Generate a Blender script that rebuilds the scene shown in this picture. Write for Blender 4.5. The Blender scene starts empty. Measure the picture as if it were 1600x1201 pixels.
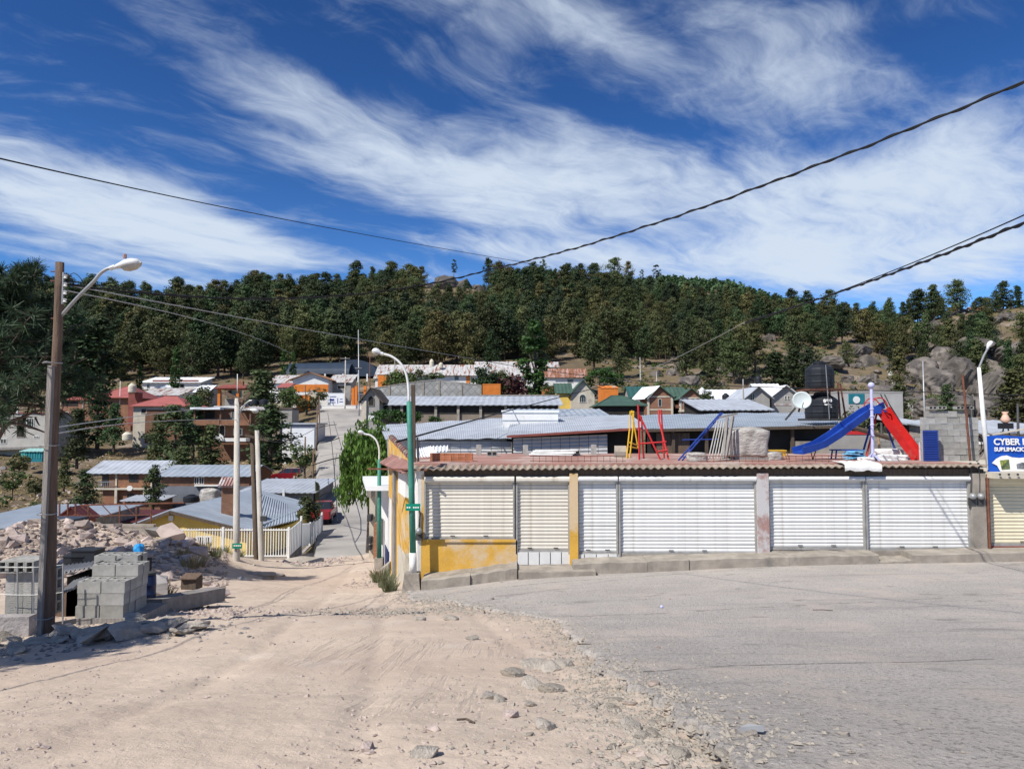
import bpy, bmesh, math, random
import numpy as np
from mathutils import Vector, Matrix

random.seed(7)
RNG = np.random.default_rng(11)
SC = bpy.context.scene
COL = SC.collection
R = math.radians

# ------------------------------------------------------------------ camera, light, exposure
F = 1160.0                       # focal length in pixels of the 1600 px wide photograph
HORIZON = 665.0
PITCH = math.atan((HORIZON - 600.5) / F)
cam_data = bpy.data.cameras.new("camera")
cam = bpy.data.objects.new("camera", cam_data)
COL.objects.link(cam)
cam_data.sensor_width = 36.0
cam_data.lens = F / 1600 * 36.0
cam_data.clip_end = 6000
cam_data.clip_start = 0.05
cam.location = (0, 0, 0)         # the eye is the origin; the ground lies 1.6 m below it
cam.rotation_euler = (math.pi / 2 + PITCH, 0, 0)
SC.camera = cam

SUN_EL = 49.0
SUN_H = (0.74, 0.67)             # horizontal direction the light travels
sun_d = bpy.data.lights.new("sun", 'SUN')
sun_d.energy = 4.6
sun_d.angle = R(0.5)
sun_d.color = (1.0, 0.955, 0.88)
sun = bpy.data.objects.new("sun", sun_d)
COL.objects.link(sun)
_n = math.hypot(*SUN_H)
LIGHT = Vector((SUN_H[0] / _n * math.cos(R(SUN_EL)), SUN_H[1] / _n * math.cos(R(SUN_EL)), -math.sin(R(SUN_EL))))
sun.rotation_euler = LIGHT.to_track_quat('-Z', 'Y').to_euler()
sun.location = (-20, -20, 40)

SC.view_settings.view_transform = 'Standard'
SC.view_settings.look = 'None'
SC.view_settings.gamma = 1.0
SC.view_settings.use_curve_mapping = False
SC.view_settings.exposure = 0.35
SC.render.engine = 'CYCLES'
SC.cycles.max_bounces = 5
SC.cycles.diffuse_bounces = 2
SC.cycles.transparent_max_bounces = 6


def pix_dir(px, py):
    u, v = (px - 800.0) / F, (600.5 - py) / F
    return Vector((u, math.cos(PITCH) - v * math.sin(PITCH), math.sin(PITCH) + v * math.cos(PITCH)))


def P(px, py, d):
    """the point seen at photo pixel (px, py) that lies d metres ahead of the camera"""
    k = pix_dir(px, py)
    return k * (d / k.y)


# ------------------------------------------------------------------ node helpers
class NT:
    def __init__(s, tree):
        s.t = tree

    def n(s, typ, inputs=None, **props):
        nd = s.t.nodes.new(typ)
        for k, v in props.items():
            setattr(nd, k, v)
        for k, v in (inputs or {}).items():
            sock = nd.inputs[k]
            if isinstance(v, bpy.types.NodeSocket):
                s.t.links.new(v, sock)
            else:
                sock.default_value = v
        return nd

    def math(s, op, a, b=None, c=None, clamp=False):
        nd = s.t.nodes.new('ShaderNodeMath')
        nd.operation = op
        nd.use_clamp = clamp
        for i, v in enumerate((a, b, c)):
            if v is None:
                continue
            if isinstance(v, bpy.types.NodeSocket):
                s.t.links.new(v, nd.inputs[i])
            else:
                nd.inputs[i].default_value = v
        return nd.outputs[0]

    def noise(s, vec, scale, detail=4, rough=.55, dist=0.0):
        nd = s.n('ShaderNodeTexNoise', {'Scale': scale, 'Detail': detail, 'Roughness': rough, 'Distortion': dist})
        if vec is not None:
            s.t.links.new(vec, nd.inputs['Vector'])
        return nd.outputs['Fac']

    def ramp(s, fac, lo, hi, a=0.0, b=1.0, smooth=True):
        nd = s.n('ShaderNodeMapRange', {'Value': fac, 'From Min': lo, 'From Max': hi, 'To Min': a, 'To Max': b})
        nd.interpolation_type = 'SMOOTHSTEP' if smooth else 'LINEAR'
        nd.clamp = True
        return nd.outputs[0]

    def mix(s, fac, a, b, blend='MIX'):
        nd = s.t.nodes.new('ShaderNodeMix')
        nd.data_type = 'RGBA'
        nd.blend_type = blend
        for i, v in ((0, fac), (6, a), (7, b)):
            if isinstance(v, bpy.types.NodeSocket):
                s.t.links.new(v, nd.inputs[i])
            elif i == 0:
                nd.inputs[i].default_value = v
            else:
                nd.inputs[i].default_value = tuple(v[:3]) + (1.0,)
        return nd.outputs[2]

    def mapping(s, vec, loc=(0, 0, 0), rot=(0, 0, 0), scale=(1, 1, 1), typ='POINT'):
        nd = s.n('ShaderNodeMapping', {'Vector': vec, 'Location': loc, 'Rotation': rot, 'Scale': scale}, vector_type=typ)
        return nd.outputs[0]


# ------------------------------------------------------------------ world: sky and cirrus
world = bpy.data.worlds.new("World")
SC.world = world
world.use_nodes = True
wt = NT(world.node_tree)
world.node_tree.nodes.clear()
SKY_STRENGTH = 0.085
sky = wt.n('ShaderNodeTexSky', sky_type='NISHITA', sun_disc=False, sun_elevation=R(SUN_EL),
           sun_rotation=math.atan2(-SUN_H[0], -SUN_H[1]), altitude=2300, air_density=1.0, dust_density=0.3, ozone_density=2.5)
hs = wt.n('ShaderNodeHueSaturation', {'Saturation': 1.18, 'Value': 0.72, 'Color': sky.outputs[0]})
gm = wt.n('ShaderNodeGamma', {'Color': hs.outputs[0], 'Gamma': 1.42})
bg_sky = wt.n('ShaderNodeBackground', {'Color': gm.outputs[0], 'Strength': SKY_STRENGTH})
tc = wt.n('ShaderNodeTexCoord')
sep = wt.n('ShaderNodeSeparateXYZ', {'Vector': tc.outputs['Generated']})
dx, dy, dz = sep.outputs
az = wt.math('ARCTAN2', dx, dy)
el = wt.math('ARCSINE', dz)
ae = wt.n('ShaderNodeCombineXYZ', {'X': az, 'Y': el, 'Z': 0.0}).outputs[0]
zz = wt.math('ADD', wt.math('MAXIMUM', dz, 0.0), 0.10)
qx, qy = wt.math('DIVIDE', dx, zz), wt.math('DIVIDE', dy, zz)
q = wt.n('ShaderNodeCombineXYZ', {'X': qx, 'Y': qy, 'Z': 0.0}).outputs[0]


def azel(px, py):
    k = pix_dir(px, py).normalized()
    return math.atan2(k.x, k.y), math.asin(k.z)


def plane_pt(px, py):
    k = pix_dir(px, py).normalized()
    return Vector((k.x, k.y)) / (max(k.z, 0) + .10)


_a, _b = plane_pt(250, 90), plane_pt(900, 330)
streak = math.atan2((_b - _a).y, (_b - _a).x)
warp = wt.n('ShaderNodeTexNoise', {'Vector': q, 'Scale': 1.1, 'Detail': 3})
qw = wt.n('ShaderNodeVectorMath', {0: q, 1: wt.n('ShaderNodeVectorMath', {0: warp.outputs['Color'], 'Scale': 0.5}, operation='SCALE').outputs[0]}, operation='ADD').outputs[0]
qs = wt.mapping(qw, rot=(0, 0, -streak), scale=(0.55, 1.5, 1), typ='POINT')
# rotate first, then stretch
qr = wt.mapping(qw, rot=(0, 0, -streak))
qs = wt.mapping(qr, scale=(0.42, 1.25, 1))
n_streak = wt.noise(qs, 2.9, 10, .6, .3)
n_fine = wt.noise(wt.mapping(qr, scale=(0.9, 1.5, 1)), 6.5, 9, .62, .5)
n_big = wt.noise(q, 0.9, 4, .5, .2)
# soft regions of cirrus: photo pixel centre, half length, half width, tilt (clockwise degrees), weight
CLOUDS = [
    (140, 330, 370, 80, 12, .82), (330, 370, 180, 50, 20, .55), (30, 275, 300, 70, 10, .45), (120, 410, 300, 26, 8, .45), (480, 395, 260, 26, 8, .55),
    (420, 150, 420, 85, 22, .48), (640, 235, 400, 90, 18, .52), (900, 270, 420, 80, 8, .64), (1180, 330, 480, 100, 4, .68), (1450, 300, 300, 90, -6, .65),
    (1320, 140, 260, 75, 14, .66), (1530, 190, 220, 60, -18, .5), (1000, 120, 260, 60, 32, .42), (900, 30, 500, 60, 10, .42), (780, 120, 260, 50, 35, .35), (1300, 20, 300, 40, 10, .3),
    (700, 330, 240, 45, 10, .45), (640, 370, 260, 24, 10, .45), (1150, 415, 520, 50, 2, .75), (1480, 420, 320, 55, -4, .8), (820, 390, 220, 24, 6, .5), (620, 80, 260, 40, 20, .25)]
mask = None
for (cx_, cy_, hl, hw, tilt, w) in CLOUDS:
    a_, e_ = azel(cx_, cy_)
    m_ = wt.mapping(ae, loc=(a_, e_, 0), rot=(0, 0, -R(tilt)), scale=(hl / F, hw / F, 1), typ='TEXTURE')
    ln = wt.n('ShaderNodeVectorMath', {0: m_}, operation='LENGTH').outputs['Value']
    k_ = wt.ramp(ln, 0.0, 1.25, w, 0.0)
    mask = k_ if mask is None else wt.math('ADD', mask, k_)
# beyond the photographed part the same thin cirrus goes on
out_az = wt.ramp(wt.math('ABSOLUTE', az), R(36), R(55), 0.0, 1.0)
out_el = wt.ramp(el, R(30), R(45), 0.0, 1.0)
mask = wt.math('ADD', mask, wt.math('MULTIPLY', wt.math('MAXIMUM', out_az, out_el), wt.ramp(n_big, .4, .65, 0, .6)))
dens = wt.math('ADD', wt.math('MULTIPLY', wt.math('MINIMUM', mask, 1.15), 0.78),
               wt.math('ADD', wt.math('MULTIPLY', wt.math('SUBTRACT', n_streak, .5), 1.6),
                       wt.math('MULTIPLY', wt.math('SUBTRACT', n_fine, .5), 0.75)))
dens = wt.ramp(dens, 0.02, 1.08, 0.0, 0.95)
thin = wt.ramp(n_streak, 0.52, .85, 0.0, 0.07)
dens = wt.math('MAXIMUM', dens, thin)
bg_cloud = wt.n('ShaderNodeBackground', {'Color': (0.70, 0.80, 0.93, 1), 'Strength': 0.76})
mx = wt.n('ShaderNodeMixShader', {0: dens, 1: bg_sky.outputs[0], 2: bg_cloud.outputs[0]})
wt.n('ShaderNodeOutputWorld', {'Surface': mx.outputs[0]})

# ------------------------------------------------------------------ materials
MATS = {}


def mat(name, base, rough=.85, var=.18, scale=3.0, bump=.0, bscale=30.0, metal=0.0, base2=None, b2=(.5, .65), b2scale=1.5,
        stretch=(1, 1, 1), obj_var=0.0, spec=.3, coat=0, pattern=None, trans=0.0):
    """procedural material: base colour with noise, an optional second colour in patches, fine relief"""
    if name in MATS:
        return MATS[name]
    m = bpy.data.materials.new(name)
    m.use_nodes = True
    t = NT(m.node_tree)
    m.node_tree.nodes.clear()
    tcn = t.n('ShaderNodeTexCoord')
    co = tcn.outputs['Object']
    if stretch != (1, 1, 1):
        co = t.mapping(co, scale=stretch)
    n1 = t.noise(co, scale, 5, .6)
    lo = [c * (1 - var) for c in base]
    hi = [min(1, c * (1 + var)) for c in base]
    col = t.mix(t.ramp(n1, .3, .7), lo, hi)
    if base2 is not None:
        n2 = t.noise(t.mapping(co, loc=(3.1, 7.7, 1.3)), b2scale, 6, .62)
        col = t.mix(t.ramp(n2, b2[0], b2[1]), col, base2)
    h = t.noise(co, bscale, 4, .6)
    if pattern is not None:
        col, h = pattern(t, tcn.outputs['Object'], col, h)
    if obj_var:
        oi = t.n('ShaderNodeObjectInfo')
        k = t.ramp(oi.outputs['Random'], 0, 1, 1 - obj_var, 1 + obj_var, False)
        r_ = k if obj_var < .3 else t.math('MULTIPLY', k, t.ramp(t.math('FRACT', t.math('MULTIPLY', oi.outputs['Random'], 13.7)), 0, 1, .78, 1.3, False))
        cc = t.n('ShaderNodeCombineColor', {0: r_, 1: k, 2: t.math('POWER', k, 1.15)})
        col = t.mix(1.0, col, cc.outputs[0], 'MULTIPLY')
    b = t.n('ShaderNodeBsdfPrincipled', {'Base Color': col, 'Roughness': rough, 'Metallic': metal, 'Specular IOR Level': spec})
    if coat:
        b.inputs['Coat Weight'].default_value = coat
        b.inputs['Coat Roughness'].default_value = .08
    if bump:
        bp = t.n('ShaderNodeBump', {'Strength': bump, 'Distance': 0.05, 'Height': h})
        t.t.links.new(bp.outputs[0], b.inputs['Normal'])
    sh = b.outputs[0]
    if trans:
        tr = t.n('ShaderNodeBsdfTranslucent', {'Color': col})
        sh = t.n('ShaderNodeMixShader', {0: trans, 1: sh, 2: tr.outputs[0]}).outputs[0]
    t.n('ShaderNodeOutputMaterial', {'Surface': sh})
    MATS[name] = m
    return m


def masonry(bw, bh, mortar, depth=.5, stagger=.5, rot=None, color2=None):
    def f(t, co, col, h):
        c = t.n('ShaderNodeSeparateXYZ', {'Vector': co}).outputs
        hor = t.math('ADD', c[0], c[1])
        v = t.n('ShaderNodeCombineXYZ', {'X': hor, 'Y': c[2], 'Z': 0.0}).outputs[0]
        if rot:
            v = t.mapping(v, rot=(0, 0, rot))
        br = t.n('ShaderNodeTexBrick', {'Vector': v, 'Color1': (.82, .82, .82, 1), 'Color2': (1.15, 1.15, 1.15, 1), 'Mortar': (0, 0, 0, 1), 'Scale': 1.0,
                                        'Mortar Size': .012 if bh < .15 else .018, 'Brick Width': bw, 'Row Height': bh}, offset=stagger)
        col = t.mix(1.0, col, br.outputs[0], 'MULTIPLY')
        col = t.mix(br.outputs[1], col, mortar)
        hh = t.math('SUBTRACT', t.math('MULTIPLY', h, .3), br.outputs[1])
        return col, hh
    return f


def rusty(amount=.5):
    """rust creeping in strips down a metal sheet"""
    def f(t, co, col, h):
        n = t.noise(t.mapping(co, scale=(1.1, .18, .18)), 1.6, 5, .65)
        k = t.ramp(n, amount, amount + .12)
        return t.mix(k, col, (.20, .085, .045)), h
    return f


M_dirtstone = mat('pink_stone', (.40, .325, .285), .95, .22, 2.5, .5, 14, obj_var=.22)
M_greystone = mat('grey_stone', (.27, .25, .235), .95, .25, 3, .5, 14, obj_var=.2)
M_boulder = mat('boulder_rock', (.155, .135, .115), .95, .35, .5, 1.0, 2.2, base2=(.085, .075, .068), b2=(.48, .6), b2scale=.8, obj_var=.18)
M_chunk = mat('broken_concrete', (.36, .32, .27), .95, .2, 6, .7, 25, base2=(.40, .35, .30), b2=(.5, .7), b2scale=4, obj_var=.12)
M_kerb = mat('kerb_concrete', (.31, .275, .23), .92, .2, 2.2, .5, 30, base2=(.17, .155, .14), b2=(.56, .72), b2scale=1.1)
M_block = mat('concrete_block_grey', (.36, .35, .32), .95, .14, 6, .5, 60, obj_var=.15)
M_blockwall = mat('block_wall_grey', (.30, .29, .27), .95, .15, 1.0, .5, 30, pattern=masonry(.4, .2, (.19, .18, .165)))
M_lattice = mat('lattice_stone_wall', (.33, .325, .305), .95, .15, .8, .5, 30, pattern=masonry(.8, .8, (.12, .12, .115), stagger=0.0, rot=R(45)))
M_brick = mat('red_brick', (.30, .125, .062), .92, .25, 1.3, .4, 40, pattern=masonry(.26, .09, (.25, .165, .115)))
M_brickdark = mat('brown_brick', (.20, .088, .048), .92, .25, 1.3, .4, 40, pattern=masonry(.26, .09, (.18, .125, .09)))
M_brickunit = mat('loose_brick', (.40, .16, .085), .92, .2, 8, .4, 60, obj_var=.15)
M_white = mat('white_wall', (.72, .71, .68), .9, .07, 1.0, .2, 20, base2=(.52, .49, .45), b2=(.58, .75), b2scale=.8)
M_cream = mat('cream_wall', (.52, .47, .38), .9, .1, 1.0, .2, 20, base2=(.36, .32, .26), b2=(.55, .72), b2scale=.8)
M_grey = mat('grey_render', (.33, .315, .29), .92, .12, .9, .3, 20, base2=(.20, .19, .175), b2=(.56, .74), b2scale=.6)
M_orange = mat('orange_paint', (.62, .19, .035), .85, .12, 1.2, .1)
M_yellow = mat('yellow_paint', (.66, .475, .12), .85, .1, 1.0, .1)
M_ochre = mat('ochre_paint', (.60, .345, .06), .85, .10, 1.4, .25, 20, base2=(.58, .44, .27), b2=(.47, .62), b2scale=1.0)
M_blueskirt = mat('navy_paint', (.02, .03, .10), .8, .1)
M_zinc = mat('zinc_roof', (.44, .47, .51), .55, .12, .7, .15, 6, .25, base2=(.33, .34, .36), b2=(.55, .7), b2scale=.35)
M_zincblue = mat('zinc_roof_blue', (.335, .38, .43), .5, .12, .5, .15, 6, .25, base2=(.44, .475, .51), b2=(.5, .7), b2scale=.25)
M_zincwall = mat('zinc_wall', (.46, .46, .46), .6, .12, .5, .1, 6, .2, base2=(.34, .33, .32), b2=(.52, .7), b2scale=.5)
M_rustroof = mat('rusty_zinc_roof', (.46, .45, .44), .7, .12, .7, .15, 6, .15, pattern=rusty(.50))
M_redroof = mat('red_metal_roof', (.34, .105, .09), .55, .1, .7, .1, 6)
M_dullred = mat('dull_red_roof', (.22, .065, .05), .7, .2, .9, .1, 6)
M_greenroof = mat('green_metal_roof', (.055, .10, .075), .55, .15, .6, .1, 6)
M_darkroof = mat('dark_blue_roof', (.035, .05, .075), .45, .15, .4, .1, 6)
M_mauveroof = mat('mauve_roof', (.25, .135, .12), .85, .2, .9, .1, 6)
M_brownroof = mat('brown_roof', (.10, .08, .065), .8, .2, .9, .1, 6)
M_whiteroof = mat('white_roof', (.74, .76, .78), .5, .06, .6, .1, 6)
M_glass = mat('window_glass', (.025, .03, .035), .12, .3, .8, 0, spec=.6)
M_darkin = mat('interior_shade', (.03, .027, .024), .95, .3, 1.0)  # near-black colour standing in for shade in openings and recesses
M_frame = mat('window_frame_paint', (.62, .60, .56), .7, .08)
M_framedark = mat('dark_metal', (.05, .05, .05), .6, .2, 4, .1)
M_woodpost = mat('weathered_wood', (.155, .105, .075), .9, .25, 4, .6, 14, stretch=(6, 6, .5), base2=(.12, .085, .06), b2=(.5, .7), b2scale=1.2)
M_woodgrey = mat('grey_wood', (.26, .24, .22), .9, .2, 4, .5, 14, stretch=(6, 6, .5))
M_wooddark = mat('dark_wood', (.10, .075, .055), .9, .25, 4, .5, 14, stretch=(6, 6, .5))
M_board = mat('wood_board', (.36, .25, .15), .85, .2, 4, .3, 14, stretch=(1, 6, 6))
M_conpole = mat('concrete_pole_grey', (.46, .43, .38), .92, .15, 2, .4, 20, stretch=(1, 1, .4))
M_greenpole = mat('green_enamel', (.045, .21, .155), .55, .16, 2.5, .15, 12, base2=(.09, .24, .19), b2=(.52, .7), b2scale=1.3)
M_signgreen = mat('sign_green', (.0, .22, .14), .5, .08)
M_whitemetal = mat('white_enamel', (.70, .70, .67), .5, .08, 3)
M_galv = mat('galvanised_metal', (.33, .335, .335), .45, .12, 4, 0, metal=.4)
M_lampgrey = mat('lamp_grey', (.62, .63, .62), .5, .08, 4)
M_lens = mat('lamp_lens', (.42, .39, .33), .25, .1, 6)
M_rust = mat('rusty_steel', (.16, .065, .04), .85, .3, 8, .3, 40)
M_black = mat('black_plastic', (.018, .02, .024), .45, .25, 2, .05, 10)
M_tarp = mat('dark_tarp', (.03, .035, .042), .5, .25, 3, .3, 8)
M_cable = mat('black_cable', (.012, .012, .013), .6, .2)
M_cablegrey = mat('pale_cable', (.42, .42, .41), .6, .1)
M_shutter = mat('white_shutter', (.68, .68, .655), .55, .06, 1.5, 0, base2=(.54, .52, .48), b2=(.54, .74), b2scale=1.6, stretch=(2.2, 1, .5), obj_var=.05)
M_shuttercream = mat('cream_shutter', (.64, .60, .515), .55, .06, 1.5, 0, base2=(.50, .45, .36), b2=(.54, .74), b2scale=1.6, stretch=(2.2, 1, .5), obj_var=.05)
M_shutteryel = mat('pale_yellow_shutter', (.70, .635, .46), .5, .06, 1.5, 0)
M_rail = mat('steel_rail', (.33, .32, .30), .6, .15, 4, 0, metal=.2, base2=(.2, .11, .07), b2=(.62, .75), b2scale=6)
M_eave = mat('fibre_cement', (.31, .255, .20), .95, .2, 2.2, .4, 22, base2=(.22, .17, .14), b2=(.52, .7), b2scale=1.6)
M_deck = mat('red_waterproofing', (.34, .185, .15), .9, .16, .9, .15, 12, base2=(.46, .37, .32), b2=(.48, .64), b2scale=.5)
M_mottled = mat('peeling_pillar', (.33, .20, .175), .9, .15, 1.6, .3, 20, base2=(.50, .48, .47), b2=(.46, .6), b2scale=1.4)
M_tilewhite = mat('white_tile', (.66, .66, .64), .35, .06, 3)
M_blue = mat('blue_plastic', (.016, .06, .32), .42, .14, 2, base2=(.05, .10, .34), b2=(.55, .72), b2scale=2.5)
M_red = mat('red_plastic', (.44, .016, .014), .42, .14, 2, base2=(.42, .06, .045), b2=(.55, .72), b2scale=2.5)
M_bluepaint = mat('blue_paint', (.02, .05, .25), .5, .1, 3)
M_redpaint = mat('red_paint', (.50, .03, .03), .5, .1, 3)
M_yellowpaint = mat('yellow_enamel', (.68, .42, .03), .5, .1, 3)
M_lilac = mat('lilac_paint', (.45, .45, .66), .5, .1, 3)
M_skyblue = mat('pale_blue_sheet', (.18, .46, .68), .6, .15, 5)
M_sack = mat('white_sack', (.68, .67, .64), .8, .12, 4, .4, 9)
M_wrap = mat('plastic_wrap', (.40, .375, .34), .45, .2, 3, 1.0, 7, base2=(.24, .21, .18), b2=(.5, .68), b2scale=2.4, stretch=(1, 1, 2.5))
M_cardboard = mat('yellow_crate', (.60, .38, .04), .7, .15, 4)
M_banner = mat('blue_banner', (.008, .085, .46), .55, .06, 2, .1, 3)
M_letter = mat('white_print', (.82, .80, .74), .6, .03)
M_dish = mat('pale_dish', (.50, .56, .55), .5, .06, 2)
M_pot = mat('cream_tank', (.58, .53, .42), .7, .1, 2)
M_teal = mat('teal_paint', (.05, .33, .30), .7, .12, 2)
M_tealdark = mat('teal_mural', (.015, .17, .21), .7, .2, 2)
M_bark = mat('pine_bark', (.095, .07, .055), .95, .3, 3, .8, 8, stretch=(1, 1, .35))
M_needle = mat('pine_needles', (.052, .078, .028), .7, .3, .22, 0, trans=.15, obj_var=.38)
M_needle2 = mat('pine_needles_olive', (.082, .094, .032), .7, .4, .22, 0, trans=.15, obj_var=.38)
M_needlenear = mat('long_pine_needles', (.047, .078, .040), .6, .35, .5, 0, trans=.2, obj_var=.12)
M_leaf = mat('broad_leaves', (.07, .105, .028), .6, .4, .5, 0, trans=.2, obj_var=.22)
M_leafbright = mat('poplar_leaves', (.042, .098, .02), .6, .35, .5, 0, trans=.25, obj_var=.12)
M_willow = mat('willow_leaves', (.095, .175, .03), .6, .35, .8, 0, trans=.25)
M_leafred = mat('dark_red_leaves', (.065, .02, .02), .6, .4, .5, 0, trans=.2)
M_drygrass = mat('dry_grass', (.33, .26, .13), .9, .3, 2, 0, trans=.2)
M_weed = mat('grey_green_weed', (.15, .16, .085), .8, .3, 5, 0, trans=.2)
M_carred = mat('car_red_paint', (.20, .008, .014), .3, .08, 3, coat=.6)
M_pickred = mat('pickup_red_paint', (.30, .02, .03), .35, .08, 3, coat=.4)
M_tyre = mat('tyre_rubber', (.018, .018, .018), .9, .2)
M_flesh = mat('pink_pot', (.62, .40, .30), .7, .1)

# ------------------------------------------------------------------ mesh builder
class MB:
    def __init__(s):
        s.v, s.f, s.m, s.cur = [], [], [], 0

    def add(s, verts, faces):
        o = len(s.v)
        s.v.extend([tuple(q_) for q_ in verts])
        for fc in faces:
            s.f.append(tuple(i + o for i in fc))
            s.m.append(s.cur)
        return s

    def box(s, x0, x1, y0, y1, z0, z1):
        return s.add([(x0, y0, z0), (x1, y0, z0), (x1, y1, z0), (x0, y1, z0), (x0, y0, z1), (x1, y0, z1), (x1, y1, z1), (x0, y1, z1)],
                     [(0, 3, 2, 1), (4, 5, 6, 7), (0, 1, 5, 4), (1, 2, 6, 5), (2, 3, 7, 6), (3, 0, 4, 7)])

    def obox(s, c, sz, rot=(0, 0, 0)):
        from mathutils import Euler
        m = Euler(rot).to_matrix()
        c = Vector(c)
        pts = [c + m @ Vector((sz[0] * a / 2, sz[1] * b / 2, sz[2] * g / 2)) for g in (-1, 1) for a, b in ((-1, -1), (1, -1), (1, 1), (-1, 1))]
        return s.add(pts, [(0, 3, 2, 1), (4, 5, 6, 7), (0, 1, 5, 4), (1, 2, 6, 5), (2, 3, 7, 6), (3, 0, 4, 7)])

    def quad(s, a, b, c, d):
        return s.add([a, b, c, d], [(0, 1, 2, 3)])

    def _frame(s, t):
        t = t.normalized()
        up = Vector((0, 0, 1)) if abs(t.z) < .9 else Vector((1, 0, 0))
        a = t.cross(up).normalized()
        return a, t.cross(a).normalized()

    def tube(s, pts, r, n=6, caps=True):
        pts = [Vector(p_) for p_ in pts]
        rs = r if isinstance(r, (list, tuple)) else [r] * len(pts)
        vs, fs = [], []
        a = None
        for i, p_ in enumerate(pts):
            t = (pts[min(i + 1, len(pts) - 1)] - pts[max(i - 1, 0)])
            if t.length < 1e-9:
                t = Vector((0, 0, 1))
            t.normalize()
            if a is None:
                a, _ = s._frame(t)
            else:
                a = (a - t * a.dot(t))
                if a.length < 1e-6:
                    a, _ = s._frame(t)
                a.normalize()
            b = t.cross(a)
            for k in range(n):
                th = 2 * math.pi * k / n
                vs.append(p_ + (a * math.cos(th) + b * math.sin(th)) * rs[i])
        for i in range(len(pts) - 1):
            for k in range(n):
                fs.append((i * n + k, i * n + (k + 1) % n, (i + 1) * n + (k + 1) % n, (i + 1) * n + k))
        if caps:
            fs.append(tuple(range(n - 1, -1, -1)))
            fs.append(tuple((len(pts) - 1) * n + k for k in range(n)))
        return s.add(vs, fs)

    def cyl(s, p0, p1, r0, r1=None, n=8):
        return s.tube([p0, p1], [r0, r0 if r1 is None else r1], n)

    def bar(s, p0, p1, w, h=None, up=(0, 0, 1)):
        p0, p1 = Vector(p0), Vector(p1)
        t = (p1 - p0).normalized()
        u = Vector(up)
        if abs(t.dot(u)) > .95:
            u = Vector((0, 1, 0))
        a = t.cross(u).normalized() * w / 2
        b = a.cross(t).normalized() * (h or w) / 2
        return s.add([p0 - a - b, p0 + a - b, p0 + a + b, p0 - a + b, p1 - a - b, p1 + a - b, p1 + a + b, p1 - a + b],
                     [(0, 1, 2, 3), (7, 6, 5, 4), (0, 4, 5, 1), (1, 5, 6, 2), (2, 6, 7, 3), (3, 7, 4, 0)])

    def lathe(s, prof, c=(0, 0, 0), n=16, axis=None):
        c = Vector(c)
        vs, fs = [], []
        q_ = axis.to_track_quat('Z', 'Y').to_matrix() if axis is not None else Matrix.Identity(3)
        for (r, z) in prof:
            for k in range(n):
                th = 2 * math.pi * k / n
                vs.append(c + q_ @ Vector((r * math.cos(th), r * math.sin(th), z)))
        for i in range(len(prof) - 1):
            for k in range(n):
                fs.append((i * n + k, i * n + (k + 1) % n, (i + 1) * n + (k + 1) % n, (i + 1) * n + k))
        fs.append(tuple(range(n - 1, -1, -1)))
        fs.append(tuple((len(prof) - 1) * n + k for k in range(n)))
        return s.add(vs, fs)

    def ball(s, c, r, sc=(1, 1, 1), n=10, m=7):
        return s.lathe([(max(1e-3, r * math.sin(math.pi * i / m)), -r * math.cos(math.pi * i / m) * sc[2]) for i in range(m + 1)], c, n)

    def prism(s, pts, axis, a, b):
        """extrude a 2-D outline along 'x', 'y' or 'z' from a to b"""
        n = len(pts)

        def p3(q_, t):
            return {'x': (t, q_[0], q_[1]), 'y': (q_[0], t, q_[1]), 'z': (q_[0], q_[1], t)}[axis]
        vs = [p3(q_, a) for q_ in pts] + [p3(q_, b) for q_ in pts]
        fs = [tuple(range(n - 1, -1, -1)), tuple(range(n, 2 * n))] + [(i, (i + 1) % n, n + (i + 1) % n, n + i) for i in range(n)]
        return s.add(vs, fs)

    def corr(s, p00, p10, p01, p11, n, amp, seg=4, thick=.02, rows=1, sag=0.0):
        """corrugated sheet: n waves counted from p00 to p10, the ridges run from p00 to p01"""
        p00, p10, p01, p11 = map(Vector, (p00, p10, p01, p11))
        nr = (p10 - p00).cross(p01 - p00).normalized()
        N = n * seg
        vs, fs = [], []
        for lay in (0, 1):
            for j in range(rows + 1):
                t = j / rows
                for i in range(N + 1):
                    u = i / N
                    p_ = (p00.lerp(p10, u)).lerp(p01.lerp(p11, u), t)
                    p_ = p_ + nr * (amp * math.cos(2 * math.pi * u * n) - lay * thick)
                    if sag:
                        p_.z += sag * (math.sin(u * 17.3 + t * 5) * .5 + math.sin(u * 41 + t * 11) * .5)
                    vs.append(p_)
        W = N + 1
        L = W * (rows + 1)
        for j in range(rows):
            for i in range(N):
                a = j * W + i
                fs.append((a, a + 1, a + W + 1, a + W))
                fs.append((L + a + W, L + a + W + 1, L + a + 1, L + a))
        for i in range(N):
            fs.append((L + i, L + i + 1, i + 1, i))
            k = rows * W
            fs.append((k + i, k + i + 1, L + k + i + 1, L + k + i))
        for j in range(rows):
            a, b = j * W, (j + 1) * W
            fs.append((a, b, L + b, L + a))
            a, b = a + N, b + N
            fs.append((b, a, L + a, L + b))
        return s.add(vs, fs)

    def mesh(s, name, mats, smooth=False):
        me = bpy.data.meshes.new(name)
        me.from_pydata(s.v, [], s.f)
        if not isinstance(mats, (list, tuple)):
            mats = [mats]
        for m_ in mats:
            me.materials.append(m_)
        if len(mats) > 1:
            me.polygons.foreach_set('material_index', s.m)
        if smooth:
            me.polygons.foreach_set('use_smooth', [True] * len(me.polygons))
        me.update()
        return me

    def build(s, name, mats, parent=None, smooth=False, world=False):
        if world and parent is not None:
            o = root_loc(parent)
            s.v = [(a[0] - o[0], a[1] - o[1], a[2] - o[2]) for a in s.v]
        ob = bpy.data.objects.new(name, s.mesh(name, mats, smooth))
        COL.objects.link(ob)
        ob.parent = parent
        return ob


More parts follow.
